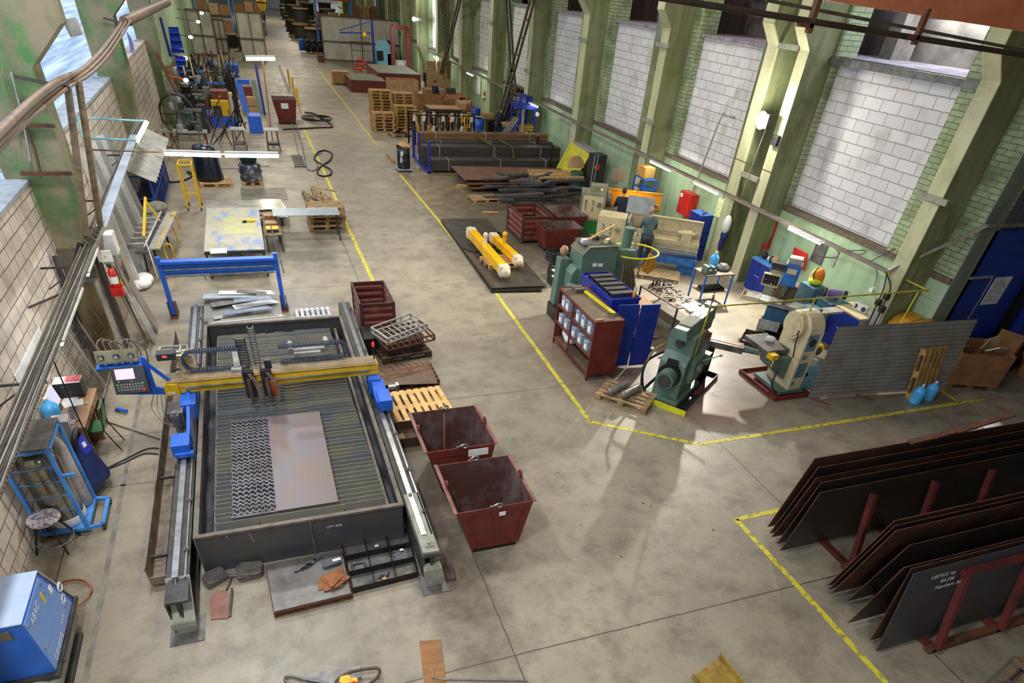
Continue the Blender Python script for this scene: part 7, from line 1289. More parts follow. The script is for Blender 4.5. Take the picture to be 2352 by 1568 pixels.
for z in (.45, .9, 1.44): part(t, 'shelf_board', B().box(13.58, 14.05, 18.2, 18.9, z, z+.02), blue)
for i in range(6): SW('tool_bundle', 'small tool lying on the open blue cupboard', 'tool', B().bar((13.65+.05*i, 18.3+.05*i, 1.49), (13.95, 18.5+.06*i, 1.5), .03), bright if i % 2 else dgrey, 'tools on the blue tool cupboard')
SW('white_bag', 'white printed plastic bag hanging on the double column', 'bag', B().ball((13.95, 17.3, 1.45), (.12, .16, .28)), mat('printed_bag', 'dfe3dd', '8cc63f', rough=.5, scale=4, lo=.55, hi=.6)); SW('navy_jacket', 'dark navy jacket hanging below the white bag', 'jacket', B().ball((13.98, 17.32, 1.1), (.1, .16, .16)).ball((13.98, 17.35, .85), (.08, .12, .25)), nvy)
t = T('shovel', 'shovel standing against the wall beside the light blue worktop', 'shovel', (14.5, 16.1, 0)); part(t, 'handle', B().cyl((14.55, 16.1, .35), (14.9, 16.2, 1.5), .018), woodg); part(t, 'blade', B().add([(14.42, 16.0, .02), (14.42, 16.22, .02), (14.58, 16.24, .35), (14.58, 15.98, .35)], [(0, 1, 2, 3)]).cyl((14.57, 16.1, .33), (14.6, 16.12, .4), .03), steel); SW('broom_stick', 'thin pole leaning on the wall left of the shovel', 'pole', B().cyl((14.2, 16.9, 0), (14.9, 17.1, 1.6), .015), woodd); SW('red_pole', 'thin red pole under the hanging jacket', 'pole', B().cyl((13.9, 16.9, 0), (13.98, 17.2, .7), .014), oxide)
t = T('control_cabinet_grey', 'dark grey electric cabinet with a red warning sign by the yellow panels', 'electric cabinet', (14.0, 27.2, 0)); part(t, 'body', B().box(13.7, 14.3, 26.8, 27.4, 0, 1.5), dgrey, bev=.01); part(t, 'red_sign', B().box(13.85, 14.0, 26.79, 26.8, .95, 1.15), red); part(t, 'yellow_sign', B().prism([(13.7+.03, 1.0), (13.82, 1.0), (13.775, 1.1)], 26.785, 26.79, 'y'), yel)
t = T('yellow_screen', 'big yellow sheet-metal machine guard leaning by the grey electric cabinet', 'guard panel', (14, 29, 0)); part(t, 'panel', B().add([(13.3, 30.2, 0), (13.3, 28.0, 0), (13.9, 27.7, 1.35), (13.9, 29.9, 1.45), (13.34, 30.2, 0), (13.34, 28.0, 0), (13.94, 27.7, 1.35), (13.94, 29.9, 1.45)], [(0, 1, 2, 3), (7, 6, 5, 4), (0, 4, 5, 1), (1, 5, 6, 2), (2, 6, 7, 3), (3, 7, 4, 0)]), mat('lemon_panel', 'c9bf22', 'a89d1c', rough=.5, scale=2)); part(t, 'top_louvre', B().box(13.9, 14.5, 27.6, 29.9, 1.38, 1.44), lgrey)
drum('dark green barrel with a bent plywood sheet on it by the yellow guard', 13.1, 27.1, 0, mat('dark_green_barrel', '1f4a35', '163626'), .8); SW('bent_plywood', 'pale bent plywood sheet stuck in the green barrel', 'plywood', B().grid(lambda u, v: (12.75+.8*u, 27.4+.1*v, .8+.45*v-.25*(u-.5)**2*4*v+.1), 10, 3, .01), cardl)
for i, (x, y) in enumerate(((13.35, 26.2), (13.6, 26.4))): SW('grey_pole', 'thin grey pole standing before the yellow guard, %s' % ('left one', 'right one')[i], 'pole', B().cyl((x, y, 0), (x+.05, y, 1.6), .02), lgrey)
# floodlight and its cable
fm = mat('flood_glass', 'ffffff', 'ffffff', emit=30)
t = T('floodlight', 'blazing floodlight lamp on the double column', 'light', (13.7, 16.9, 4.36)); part(t, 'housing', B().box(13.75, 13.95, 16.6, 17.1, 4.2, 4.55), steel); part(t, 'lamp_glass', B().ball((13.74, 16.86, 4.38), (.05, .24, .22)), fm); part(t, 'arm', B().bar((13.95, 16.85, 4.36), (14.1, 16.85, 4.36), .05), steel)
SW('flood_cable', 'pale cable hanging down from the floodlight', 'cable', B().tube([(13.9, 16.75, 4.2), (13.95, 16.9, 3.6), (14.02, 17.1, 2.3)], .014), lgrey); SW('small_black_box', 'small grey box on the double column beside the floodlight cable', 'box', B().box(13.98, 14.08, 16.25, 16.5, 3.85, 4.1), dgrey)
t = T('floodlight', 'small starry floodlight far down the right wall', 'light', (13.4, 60.8, 4.1)); part(t, 'lamp_glass', B().ball((13.4, 60.8, 4.1), .14), fm); part(t, 'housing', B().box(13.5, 14.1, 60.7, 60.9, 4.0, 4.2), steel)
# lattice frames
lt = mat('lattice_brown', '5a5140', '453d30', rough=.7, scale=4)
for i, (xa, y0, y1, lab) in enumerate(((13.7, 39.9, 36.8, 'brown steel lattice brace crossing the wall beyond the blue press'), (13.7, 54, 49, 'brown steel lattice brace crossing the wall farther away'))):
    t = T('lattice_brace', lab, 'brace', (xa, (y0+y1)/2, 1.2))
    for (ya, za), (yb, zb) in (((y0, 6.6), (y0-2.6, 1.4)), ((y1-1, 6.6), (y0-.4, 1.4))):
        for off in (0, .55): part(t, 'chord', B().bar((xa, ya-off, za), (xa, yb-off, zb), .1), lt)
        b = B()
        for k_ in range(7): f = (k_+.5)/7; b.bar((xa, ya+(yb-ya)*f, za+(zb-za)*f), (xa, ya+(yb-ya)*f-.55, za+(zb-za)*f), .08)
        part(t, 'batten_plates', b, lt)
# crane girder near the camera
t = T('crane_girder', 'orange crane girder with a dark rail and clamps crossing the top right corner', 'crane', (8, 7, 6.6))
Yg = 7.2; p0, p1 = GY(1560, -6, Yg), GY(2400, 148, Yg); z0 = p0.z
part(t, 'rail_pipe', B().cyl((p0.x-.6, Yg, z0), (p1.x+1.5, Yg, p1.z), .03), mat('dark_rail', '3f3224', '2c2319')); q0, q1 = GY(1760, 0, Yg+.5), GY(2400, 125, Yg+.5)
part(t, 'upper_pipe', B().cyl(q0, q1+(q1-q0)*.2, .018), lt); w0, w1 = GY(1900, -30, Yg+1.2), GY(2400, 80, Yg+1.2)
part(t, 'web_plate', B().bar(w0+V((-2, 0, .33)), w1+V((2, 0, .34)), .03, .8), mat('faded_orange_paint', 'e58d63', 'c9714c', rough=.6, scale=1.2))
for q in ((1870, 32), (2115, 62)): c0 = GY(*q, Yg); part(t, 'rail_clamp', B().cb(c0+V((0, 0, .0)), (.06, .06, .34)).cb(c0+V((-.08, 0, -.1)), (.2, .06, .04)), rust)
# ================= left side, high up =================
pipm = mat('brown_pipe', '7c6450', '5f4a3a', rough=.5, scale=4)
for i, (pp, r) in enumerate(((((-60, 360), (0, 302), (80, 225), (140, 182), (190, 160), (240, 110), (280, 52)), .05), (((-60, 385), (0, 325), (80, 250), (140, 200), (200, 165), (250, 112), (290, 50)), .032), (((-60, 400), (0, 340), (90, 255), (150, 205), (210, 168), (256, 118), (300, 48)), .03))):
    ys = (7, 9, 12.5, 14.2, 17, 21.5, 26.3); SW('overhead_pipe', 'brown pipe running diagonally along the left columns high up, %s' % ('the thick upper one', 'the middle thinner one', 'the lower thinner one')[i], 'pipe', B().tube([GY(*q, y) for q, y in zip(pp, ys)], r, 8), pipm)
SW('pipe_bundle', 'thick brown pipe end on the second left column', 'pipe', B().cyl(GY(285, 50, 26.3), GY(385, 5, 38), .14), pipm)
for q in ((118, 192), (282, 52)): y = 14.3 if q[0] < 200 else 26.4; c0 = GY(*q, y); SW('pipe_bracket', 'dark angle bracket holding the brown pipes on the %s left column' % ('first' if y < 20 else 'second'), 'bracket', B().bar(c0+V((-.5, 0, .08)), c0+V((.25, 0, -.05)), .05), steel)
tl = mat('turquoise_tube', '7fb9c4', '5f9aa6', rough=.4)
t = T('lamp_outrigger', 'turquoise tube outrigger carrying a lit lamp over the left profiles', 'bracket', (-3.6, 18.5, 3.2))
c1, c2, c3, c4 = GX(178, 270, -3.95), GY(335, 278, 20.2), GX(190, 317, -3.95), GY(312, 322, 18.6)
part(t, 'tube', B().cyl(c1, c2, .02), tl); part(t, 'tube', B().cyl(c3, c4, .02), tl); part(t, 'tube', B().cyl(c1, c3, .02), tl); part(t, 'end_bar', B().cyl(c2, c4, .03), white); part(t, 'lit_tube', B().cyl(c2+V((.03, 0, -.03)), c4+V((.03, 0, -.03)), .03), tube_w)
c1, c2 = GY(185, 343, 19.2), GY(378, 352, 19.05)
t = T('lamp_crossbar', 'long brown bar reaching out from the left wall to the big fluorescent lamps', 'bracket', tuple(c1)); part(t, 'bar', B().cyl(c1, GY(640, 358, 19.0), .02), pipm)
for i, (a, b_) in enumerate((((378, 353), (507, 357)), ((517, 357), (640, 358)))):
    p, q = GY(*a, 19.0), GY(*b_, 19.0); t = T('tube_light', 'very bright hanging fluorescent lamp over the left aisle, %s of the pair' % ('left', 'right')[i], 'light', tuple(p)); part(t, 'tube', B().cyl(p, q, .04, n=10), mat('hot_white_tube', 'eef4ff', 'eef4ff', emit=30)); part(t, 'reflector', B().bar(p+V((0, 0, .08)), q+V((0, 0, .08)), .07, .02), white)
p, q = GY(565, 135, 41), GY(633, 135, 41)
for i in (0, 1): a, b_ = p.lerp(q, .5*i), p.lerp(q, .5*i+.48); t = T('tube_light', 'bright warm fluorescent lamp hanging far up the left aisle, %s half' % ('left', 'right')[i], 'light', tuple(a)); part(t, 'tube', B().cyl(a, b_, .07, n=8), mat('hot_warm_tube', 'fff1da', 'fff1da', emit=16)); part(t, 'reflector', B().bar(a+V((0, 0, .12)), b_+V((0, 0, .12)), .2, .03), white)
SW('lamp_pole', 'thin red-brown pole below the far fluorescent lamp', 'pole', B().cyl(GY(603, 140, 40.8), G(628, 340), .03), oxide)
for i, (ya_, yb_) in enumerate(((12.2, 13.4), (13.6, 14.9), (15.1, 15.9))): tubelight('bright tube light inside the gallery above the near block-filled window, %s' % ('nearest', 'middle', 'farthest')[i], (17.6, ya_, 7.0), (17.6, yb_, 7.0), None, .05, tube_r, False)
# ================= people =================
def skin_mesh(name, pts, edges, rad, mt, parent, sub=2):
    me = bpy.data.meshes.new(name); me.from_pydata(pts, edges, []); o = bpy.data.objects.new(name, me); COL.objects.link(o)
    md = o.modifiers.new('s', 'SKIN'); md.use_smooth_shade = True
    for i, v in enumerate(me.skin_vertices[0].data): v.radius = rad[i] if isinstance(rad[i], tuple) else (rad[i], rad[i]); v.use_root = (i == 0)
    sd = o.modifiers.new('u', 'SUBSURF'); sd.levels = sub; sd.render_levels = sub
    dg = bpy.context.evaluated_depsgraph_get(); m2 = bpy.data.meshes.new_from_object(o.evaluated_get(dg)); bpy.data.objects.remove(o)
    m2.materials.clear(); m2.materials.append(mt); m2.polygons.foreach_set('use_smooth', [True]*len(m2.polygons)); o = bpy.data.objects.new(name, m2); COL.objects.link(o); o.parent = parent; return o
def person(label, x, y, rz, shirt, trou, hairm, z=0, lean=0, arms='fwd', sit=False):
    t = T('person', label, 'person', (x, y, z), rz); dz = -.42 if sit else 0; hy = 0
    # faces local +y
    pel = V((0, 0, .95+dz)); ch = pel+V((0, .18*lean, .38)); nk = pel+V((0, .34*lean, .54-.04*lean)); hd = nk+V((0, .06*lean+.01, .17))
    P = [tuple(pel), tuple((pel+ch)/2), tuple(ch), tuple(nk), tuple(nk+V((0, .02, .06)))]; E = [(0, 1), (1, 2), (2, 3), (3, 4)]; Rr = [(.12, .08), (.11, .07), (.13, .07), (.055, .055), (.055, .055)]
    arm_i = []; leg = {}
    for s in (-1, 1):
        sh = ch+V((s*.19, 0, .08)); el = sh+(V((s*.06, .06, -.28)) if arms != 'fwd' else V((s*.05, .1, -.26))); wr = el+(V((0, .08, -.24)) if arms != 'fwd' else V((-s*.08, .24, -.02))); n = len(P)
        P += [tuple(sh), tuple(el), tuple(wr)]; E += [(2, n), (n, n+1), (n+1, n+2)]; Rr += [.06, .045, .032]; arm_i.append((sh, el, wr))
        hp = pel+V((s*.1, 0, -.06)); kn = (hp+V((s*.02, .4, -.0))) if sit else V((s*.12, .03, .5)); an = V((s*.12, .42, .08)) if sit else V((s*.13, 0, .09)); n = len(P)
        P += [tuple(hp), tuple(kn), tuple(an), tuple(an+V((0, .13, -.05)))]; E += [(0, n), (n, n+1), (n+1, n+2), (n+2, n+3)]; Rr += [.09, .06, .045, .035]; leg[s] = (hp, kn, an)
    skin_mesh('body', P, E, Rr, skin, t)
    # hands with separate fingers
    for s, (sh, el, wr) in zip((-1, 1), arm_i):
        d = (wr-el).normalized(); a = V((0, 0, 1)).cross(d); a = a.normalized() if a.length > .1 else V((1, 0, 0)); pm_ = wr+d*.05; HP = [tuple(wr), tuple(pm_)]; HE = [(0, 1)]; HR = [.026, (.034, .018)]
        for k_, (off, L) in enumerate(((-.027, .065), (-.009, .078), (.009, .073), (.027, .058))):
            n = len(HP); b0 = pm_+d*.03+a*off; HP += [tuple(b0), tuple(b0+d*L*.55), tuple(b0+d*L*.8+V((0, 0, -L*.4)))]; HE += [(1, n), (n, n+1), (n+1, n+2)]; HR += [.01, .009, .007]
        n = len(HP); HP += [tuple(wr+d*.03-a*s*.04), tuple(wr+d*.075-a*s*.055)]; HE += [(0, n), (n, n+1)]; HR += [.012, .009]
        skin_mesh('hand', HP, HE, HR, skin, t, 1)
    o = lpart(t, 'head', B().at(tuple(hd)).ball((0, 0, .0), (.078, .095, .115), 18, 12).ball((0, .095, -.01), (.013, .018, .02), 8, 6).ball((-.08, 0, -.01), (.012, .022, .03), 8, 6).ball((.08, 0, -.01), (.012, .022, .03), 8, 6).ball((0, .06, -.07), (.045, .04, .035), 10, 6), skin)
    lpart(t, 'eyes', B().at(tuple(hd)).ball((-.03, .083, .01), .012, 8, 6).ball((.03, .083, .01), .012, 8, 6), dgrey, sub=o); lpart(t, 'mouth', B().at(tuple(hd)).ball((0, .09, -.05), (.024, .006, .006), 8, 5), mat('lips', '9a5a50'), sub=o)
    lpart(t, 'hair', B().at(tuple(hd)).ball((0, -.02, .03), (.085, .095, .1), 18, 10), hairm)
    SP = [tuple(pel+V((0, 0, -.1))), tuple((pel+ch)/2), tuple(ch), tuple(nk+V((0, 0, -.02)))]; SE = [(0, 1), (1, 2), (2, 3)]; SR = [(.18, .14), (.17, .13), (.2, .14), (.085, .08)]
    for sh, el, wr in arm_i: n = len(SP); SP += [tuple(sh), tuple(el), tuple(el.lerp(wr, .85))]; SE += [(2, n), (n, n+1), (n+1, n+2)]; SR += [.085, .065, .05]
    skin_mesh('shirt', SP, SE, SR, shirt, t)
    TP = [tuple(pel)]; TE = []; TR_ = [(.17, .13)]
    for s in (-1, 1): hp, kn, an = leg[s]; n = len(TP); TP += [tuple(hp), tuple(kn), tuple(an+V((0, 0, .02)))]; TE += [(0, n), (n, n+1), (n+1, n+2)]; TR_ += [.105, .08, .07]
    skin_mesh('trousers', TP, TE, TR_, trou, t)
    for s in (-1, 1): an = leg[s][2]; lpart(t, 'shoe', B().at((an.x, an.y+.05, 0)).ball((0, 0, .05), (.05, .14, .055), 12, 8), black)
    return t
gsh = mat('grey_green_overall', '4b6266', '384b50', rough=.9, scale=6); ndk = mat('dark_navy_overall', '1e2238', '15182a', rough=.9, scale=6); khk = mat('khaki_trousers', '8a7a4a', '6c6038', rough=.9); gh = mat('grey_hair', 'a09488', '7d7268', rough=.9); dh = mat('dark_hair', '3a2f28', '241d18', rough=.9)
person('grey-haired man in a grey-green work suit bending over the cream lathe, back to us', 11.28, 17.62, radians(-20), gsh, mat('dark_trousers', '2b3138', '1f2429', rough=.9), gh, .125, .5)
person('man in dark navy overalls working at the rear lathe under the amber lamp', 11.75, 20.35, radians(-26), ndk, ndk, dh, 0, .6)
person('man in dark blue clothes standing between the cartons and the packing desk', 11.5, 46.5, radians(-60), ndk, ndk, dh, 0, .2, 'down')
person('dark-clothed person bending at the bench beside the blue press', 12.7, 37.0, radians(-70), ndk, ndk, dh, 0, .5)
person('man in blue jacket and khaki trousers at the machines far up the left side', -2.0, 54.5, radians(60), mat('blue_jacket', '2c3a7a', '222c5e'), khk, dh, 0, .2)
person('seated man in a dark jacket facing us at the far lit bench', 13.5, 57.4, radians(200), ndk, ndk, gh, 0, .1, 'down', True)
person('seated man in a bright blue jacket turned away at the far bench', 13.7, 55.6, radians(10), mat('bright_blue_jacket', '3554b8', '2a4498'), ndk, dh, 0, .3, 'fwd', True)
for y in (57.3, 55.5): SW('seat_box', 'dark stool under the %s seated man' % ('farther' if y > 56 else 'nearer'), 'stool', B().box(13.4, 13.8, y-.2, y+.2, 0, .42), oil)
# ================= far left workshop =================
tarp = mat('blue_tarpaulin', '1c46c8', '1638a0', rough=.5, scale=5)
def tarpq(label, q, yy):
    a, b_, c, d = [GY(*p, yy) for p in q]; SW('blue_tarpaulin', label, 'tarpaulin', B().grid(lambda u, v: tuple(a.lerp(b_, u).lerp(d.lerp(c, u), v)+V((0, .12*sin(v*22), 0))), 6, 30), tarp)
tarpq('upper blue tarpaulin curtain hanging by the far left wall', ((386, 62), (409, 62), (424, 122), (395, 122)), 50); tarpq('lower blue tarpaulin curtain below the slanted pole at the far left', ((401, 128), (426, 130), (430, 176), (410, 176)), 46)
corp = mat('corrugated_partition', 'c4c0b4', 'a8a498', rough=.6, scale=1)
def partition(label, q, yy, n):
    a, b_, c, d = [GY(*p, yy) for p in q]; t = T('corrugated_partition', label, 'partition', (a.x, yy, 0)); zt = max(a.z, b_.z)
    part(t, 'panel', B().grid(lambda u, v: (a.x+(b_.x-a.x)*u, yy+.025*(1 if int(u*n) % 2 else -1), .05+(zt-.05)*v), n, 1, 0, False), corp)
    fr = B().bar((a.x, yy-.1, zt), (b_.x, yy-.1, zt), .07).bar((a.x, yy-.1, .1), (b_.x, yy-.1, .1), .1).bar((a.x, yy-.1, zt*.45), (b_.x, yy-.1, zt*.45), .08)
    for f in (0, .5, 1): x = a.x+(b_.x-a.x)*f; fr.bar((x, yy-.1, 0), (x, yy-.1, zt), .07)
    part(t, 'frame', fr, mat('frame_brown', '5b4a42', '473a34')); return t
partition('grey corrugated steel partition at the far right of the aisle', ((735, 40), (915, 48), (900, 140), (743, 141)), 73, 64)
partition('grey corrugated partition panel standing in the middle far left of the aisle', ((540, 28), (598, 30), (605, 137), (558, 137)), 71, 24)
partition('wide pale corrugated partition behind the far left machines', ((425, 22), (482, 24), (503, 128), (455, 128)), 72, 26); partition('small pale corrugated partition beside the wide one', ((488, 45), (512, 45), (523, 122), (500, 122)), 74, 14)
SW('red_cube', 'small red-brown box on the floor at the foot of the far right partition', 'box', B().box(6.7, 7.3, 71.6, 72.1, 0, .5), rust)
t = tapered_bin('red-brown tapered skip with a white notice standing far up the left of the aisle', 1.2, 2.45, 41.2, 42.6, 1.4, 2.3, 41.4, 42.4, 1.15, None, True, False); part(t, 'white_notice', B().box(1.62, 2.0, 41.2, 41.23, .75, 1.0), paper)
t = T('yellow_press', 'machine with yellow and maroon guards on a blue base far up the left side', 'machine', (-1.5, 40.5, 0)); part(t, 'base', B().box(-2.3, -.8, 40.2, 42, 0, .5), blue); part(t, 'yellow_guard', B().box(-1.85, -1.0, 40.15, 40.6, .5, 1.15), yel); part(t, 'dark_panel', B().box(-1.8, -1.4, 40.12, 40.15, .5, .95), dgrey); part(t, 'maroon_guard', B().box(-1.8, -1.0, 40.7, 41.6, .5, 1.5), oxide); part(t, 'hook', B().tube([(-1.4, 40.2, 1.15), (-1.4, 40.1, 1.35), (-1.3, 40.1, 1.4)], .03), yel); part(t, 'white_column', B().box(-.95, -.75, 40.3, 40.6, .5, 1.5), cream)
t = T('blue_stand', 'blue steel stand with an L-shaped arm right of the yellow press', 'stand', (.1, 39, 0)); part(t, 'cabinet', B().box(-.2, .45, 38.8, 39.8, 0, .75), blue, bev=.02); part(t, 'arm', B().bar((-.2, 40, .7), (-.35, 40.3, 2.0), .3, .16).bar((-.4, 40.3, 2.0), (.2, 40.3, 2.0), .2), blue)
for i, (x, y) in enumerate(((-.75, 35.0), (.75, 35.0))):
    t = T('red_stand', 'thin-legged dark red stand with a light top plate far up the left side, %s one' % ('left', 'right')[i], 'stand', (x, y, 0)); part(t, 'top_plate', B().box(x-.3, x+.35, y-.3, y+.4, .8, .84), lgrey)
    for a in (-.25, .3):
        for c_ in (-.25, .35): part(t, 'leg', B().cyl((x+a, y+c_, 0), (x+a*.8, y+c_*.8, .8), .025), oxide)
    part(t, 'tool_tray', B().box(x-.2, x+.25, y-.2, y+.3, .2, .3), dgrey)
random.seed(12)
for i, (px, py, h, lab) in enumerate(((545, 262, 1.5, 'black bundle of hanging hoses by the yellow press'), (552, 300, .9, 'dark bundle of wires hanging on the red stand'))):
    g0 = G(px, py); t = T('hose_bundle', lab, 'hoses', tuple(g0))
    for k_ in range(7): part(t, 'hose', B().tube([(g0.x+rnd(-.1, .1), g0.y, h+.6), (g0.x+rnd(-.2, .2), g0.y, h*.5), (g0.x+rnd(-.3, .3), g0.y, .1)], .035, 5), black)
t = T('flywheel_stand', 'big dark flywheel ring on a stand by the far left wall', 'wheel', (-3.3, 37.5, 1)); c0 = V((-3.3, 37.5, .95)); part(t, 'rim', B().tube([c0+V((.75*cos(a), 0, .8*sin(a))) for a in [k_*pi/14 for k_ in range(28)]], .05, 6, True), steel); part(t, 'hub', B().cyl(c0+V((0, -.1, 0)), c0+V((0, .1, 0)), .12), steel2)
for k_ in range(3): a = k_*pi/3; part(t, 'spoke', B().bar(c0+V((.75*cos(a), 0, .8*sin(a))), c0-V((.75*cos(a), 0, .8*sin(a))), .04), steel)
for i, (y, z, x1, mm) in enumerate(((34.5, .8, -2.0, lgrey), (37.2, 1.2, -2.2, steel2), (39.5, 1.5, -1.9, steel2), (43, 1.2, -1.6, steel), (47, 1.1, -1.2, blue), (51, 1.2, -1.0, steel2))):
    t = T('rope_bench', 'long rope-working bench on thin legs by the far left wall, %s from the camera' % ('first', 'second', 'third', 'fourth', 'fifth', 'sixth')[i], 'workbench', (-2.8, y, 0)); part(t, 'top_bar', B().box(-3.9, x1, y-.1, y+.35, z-.08, z), mm)
    for x in (-3.8, x1-.1): part(t, 'leg', B().bar((x, y, 0), (x, y, z), .08), (oxide, steel)[i % 2])
    for j in range(5): x = -3.7+rnd(0, x1+3.7); w = rnd(.12, .3); SW('bench_clutter', 'small %s item on the rope benches by the far left wall' % ('dark', 'blue', 'white', 'green', 'yellow')[j], 'clutter', B().cb((x, y+rnd(0, .3), z+w/2), (w, w, w), (0, 0, rnd(0, 1))), (oil, steel, lgrey, grn, steel2)[j], 'small %s items on the rope benches' % ('dark', 'brown-grey', 'pale', 'green', 'metal')[j])
for i in range(9): x = -3.75+.33*i; y = 43+1.3*i; SW('upright_pole', 'steel pole standing among the far left benches', 'pole', B().cyl((x, y, 0), (x+rnd(-.1, .1), y, rnd(1.6, 2.6)), .05), (oxide, steel, yel, cream, blue)[i % 5], 'poles among the far left benches')
for i in range(7): SW('leaning_sheet', 'pale sheet leaning on the far left wall', 'sheet', B().bar((-3.5, 41+1.7*i, 0), (-3.95, 41.1+1.7*i, rnd(1.4, 2.4)), .6, .05), (galv, white, woodg)[i % 3], 'sheets leaning on the far left wall')
for i, (y, z) in enumerate(((44, 0), (44, .45), (48.2, 0))): carton('pale carton stacked at the red cabinet far left, %s' % ('lower one', 'upper one', 'the one farther away')[i], .15, y, z, .5, .5, .42, cardl)
SW('maroon_cabinet', 'maroon cabinet behind the pale cartons far left', 'cabinet', B().box(-.4, .3, 45, 45.8, 0, 1.2), oxide); SW('green_board', 'green board leaning between cartons and the blue pole', 'board', B().bar((.55, 44.5, 0), (.45, 45.3, 1.5), .25, .04), grn); SW('blue_post', 'tall blue post right of the pale cartons', 'post', B().bar((.75, 44, 0), (.7, 44.2, 2.4), .14), blue2)
SW('blue_roller_frame', 'blue low roller frame far up the left side', 'frame', B().box(-1.9, -.3, 59, 60.5, .3, .75).box(-1.8, -1.6, 59.1, 60.4, 0, .3).box(-.6, -.4, 59.1, 60.4, 0, .3), blue)
for i, (x, y) in enumerate(((-2.6, 31.5), (-1.2, 31.2), (-.2, 31.6))): SW('wire_fence', 'grey wire fence panel behind the bright lamps, %s' % ('left', 'middle', 'right')[i], 'fence panel', (lambda b: [b.bar((x-.6+.12*k_, y, .02), (x-.6+.12*k_, y+.3, .9), .012) for k_ in range(11)] and b.bar((x-.6, y, .02), (x+.6, y, .02), .02).bar((x-.6, y+.3, .9), (x+.6, y+.3, .9), .02).bar((x-.6, y+.15, .45), (x+.6, y+.15, .45), .015))(B()), steel2)
b = B(); A0, A1, A2, A3 = G(555, 458, .01), G(662, 458, .01), G(655, 432, .01), G(552, 434, .01)
for k_ in range(24): f = k_/23; b.bar(A0.lerp(A1, f), A3.lerp(A2, f), .015, .01)
for k_ in range(8): f = k_/7; b.bar(A0.lerp(A3, f), A1.lerp(A2, f), .015, .01)
SW('floor_grating', 'flat steel mesh mat lying on the floor behind the shiny sheets', 'grating', b, steel2)
SW('small_black_cable', 'black cables curling on the floor behind the yellow trestle', 'cable', B().tube([G(*q, .03) for q in ((390, 418), (415, 416), (440, 405), (430, 395), (445, 400), (470, 425))], .04, 5), black)
# barrier posts, track in the floor
for i, (px, py) in enumerate(((665, 192), (675, 215), (685, 240))): g0 = G(px, py); SW('barrier_post', 'small yellow and black barrier post beside the far aisle, %s' % ('farthest', 'middle', 'nearest')[i], 'bollard', B().cyl(g0, g0+V((0, 0, .9)), .07), yel)
ST('trim_%d' % NTRIM, stripe(pxs((640, 150), (665, 212)), .25, .004), steel); ST('trim_%d' % (NTRIM+1), stripe(pxs((618, 145), (645, 212)), .3, .004), mat('track_marks', 'b5b2ac', '7d7973', rough=.6, scale=3, lo=.5, hi=.55))
# ================= far right =================
t = T('red_platform', 'big red-sided platform with a dusty top beyond the pallet stacks', 'platform', (9.5, 58, 0)); part(t, 'low_deck', B().box(7.2, 9.8, 54.2, 58.0, 0, .7), oxide); part(t, 'low_top', B().box(7.25, 9.75, 54.25, 57.95, .7, .72), MC['dusty_green_top']); part(t, 'high_deck', B().box(9.6, 12.9, 56.6, 62, 0, .95), oxide); part(t, 'high_top', B().box(9.65, 12.85, 56.65, 61.9, .95, .97), MC['dusty_green_top'])
SW('plywood_crate', 'square plywood crate left of the red platform', 'crate', B().box(6.3, 7.5, 57.3, 58.2, .14, .85), ply); pallet('pallet under the plywood crate left of the red platform', 6.9, 57.8, 0, 0)
t = T('jib_crane', 'blue jib crane with a triangular arm before the corrugated partition', 'jib crane', (11, 66.4, 0)); part(t, 'mast', B().cyl((11.0, 66.4, 0), (11.0, 66.4, 3.6), .1), blue2); part(t, 'arm', B().bar((11, 66.4, 2.7), (8.2, 66.4, 2.6), .1).bar((11, 66.4, 3.5), (8.2, 66.4, 2.75), .06), blue2); part(t, 'hoist', B().ball((10.3, 66.4, 2.55), .2), yel)
t = T('c_frame_press', 'pale blue C-frame press beside the blue jib crane', 'press', (12, 68, 0)); part(t, 'frame', B().prism([(11.5, 0), (11.5, 1.5), (11.8, 2.1), (12.4, 2.2), (12.8, 1.8), (12.8, 0)], 68, 69, 'y'), mat('pale_blue_press', '7fb4c9', '6397ad'), bev=.05); part(t, 'throat', B().box(11.55, 12.1, 67.96, 68, .7, 1.4), oil)
t = T('red_portal', 'red steel portal frame on the red platform', 'portal', (13, 64.5, 0))
for x, y in ((12.2, 63.8), (13.6, 64.2)): part(t, 'post', B().box(x-.15, x+.15, y-.15, y+.15, 0, 3.4), mat('dull_red_steel', '8a3226', '6b261d') if x > 13 else oxide)
part(t, 'beam', B().bar((12.2, 63.8, 3.4), (13.6, 64.2, 3.3), .3), oxide)
SW('coiled_red_hose', 'coiled red hose on the floor before the corrugated partition', 'hose', B().tube([(9.3+.4*cos(a)+.03*a, 65.5+.8*sin(a), .1+.05*a) for a in [k_*.6 for k_ in range(28)]], .07, 6), red); SW('white_bench', 'white-topped bench beside the pale blue press', 'bench', B().box(12.9, 14.0, 65.4, 67, 0, .9), white)
t = T('wire_stand', 'dark square pipe frame before the corrugated partition', 'frame', (9.9, 67, 0)); part(t, 'frame', B().bar((9.2, 67, 0), (9.2, 67, 2), .06).bar((9.2, 67, 2), (10.8, 67, 2), .06).bar((9.2, 67, 1.4), (10.8, 67, 1.4), .05), steel)
random.seed(31)
for i in range(8): SW('machine_cabinet', 'dark machine or cabinet in the crowded corner by the far floodlight', 'machine', B().box(12.5+.25*(i % 4), 13+.25*(i % 4), 68+1.1*i, 68.9+1.1*i, 0, rnd(1.2, 2.2)), (oil, dgrey, steel, blue2)[i % 4], 'machines crowded by the far floodlight')
def drumf(label, x, y, z, mm, grp=None): SW('steel_drum', label, 'drum', B().at((x, y, z)).lathe([(0, 0), (.3, 0), (.3, .9), (0, .9)], n=14, cap=False), mm, grp)
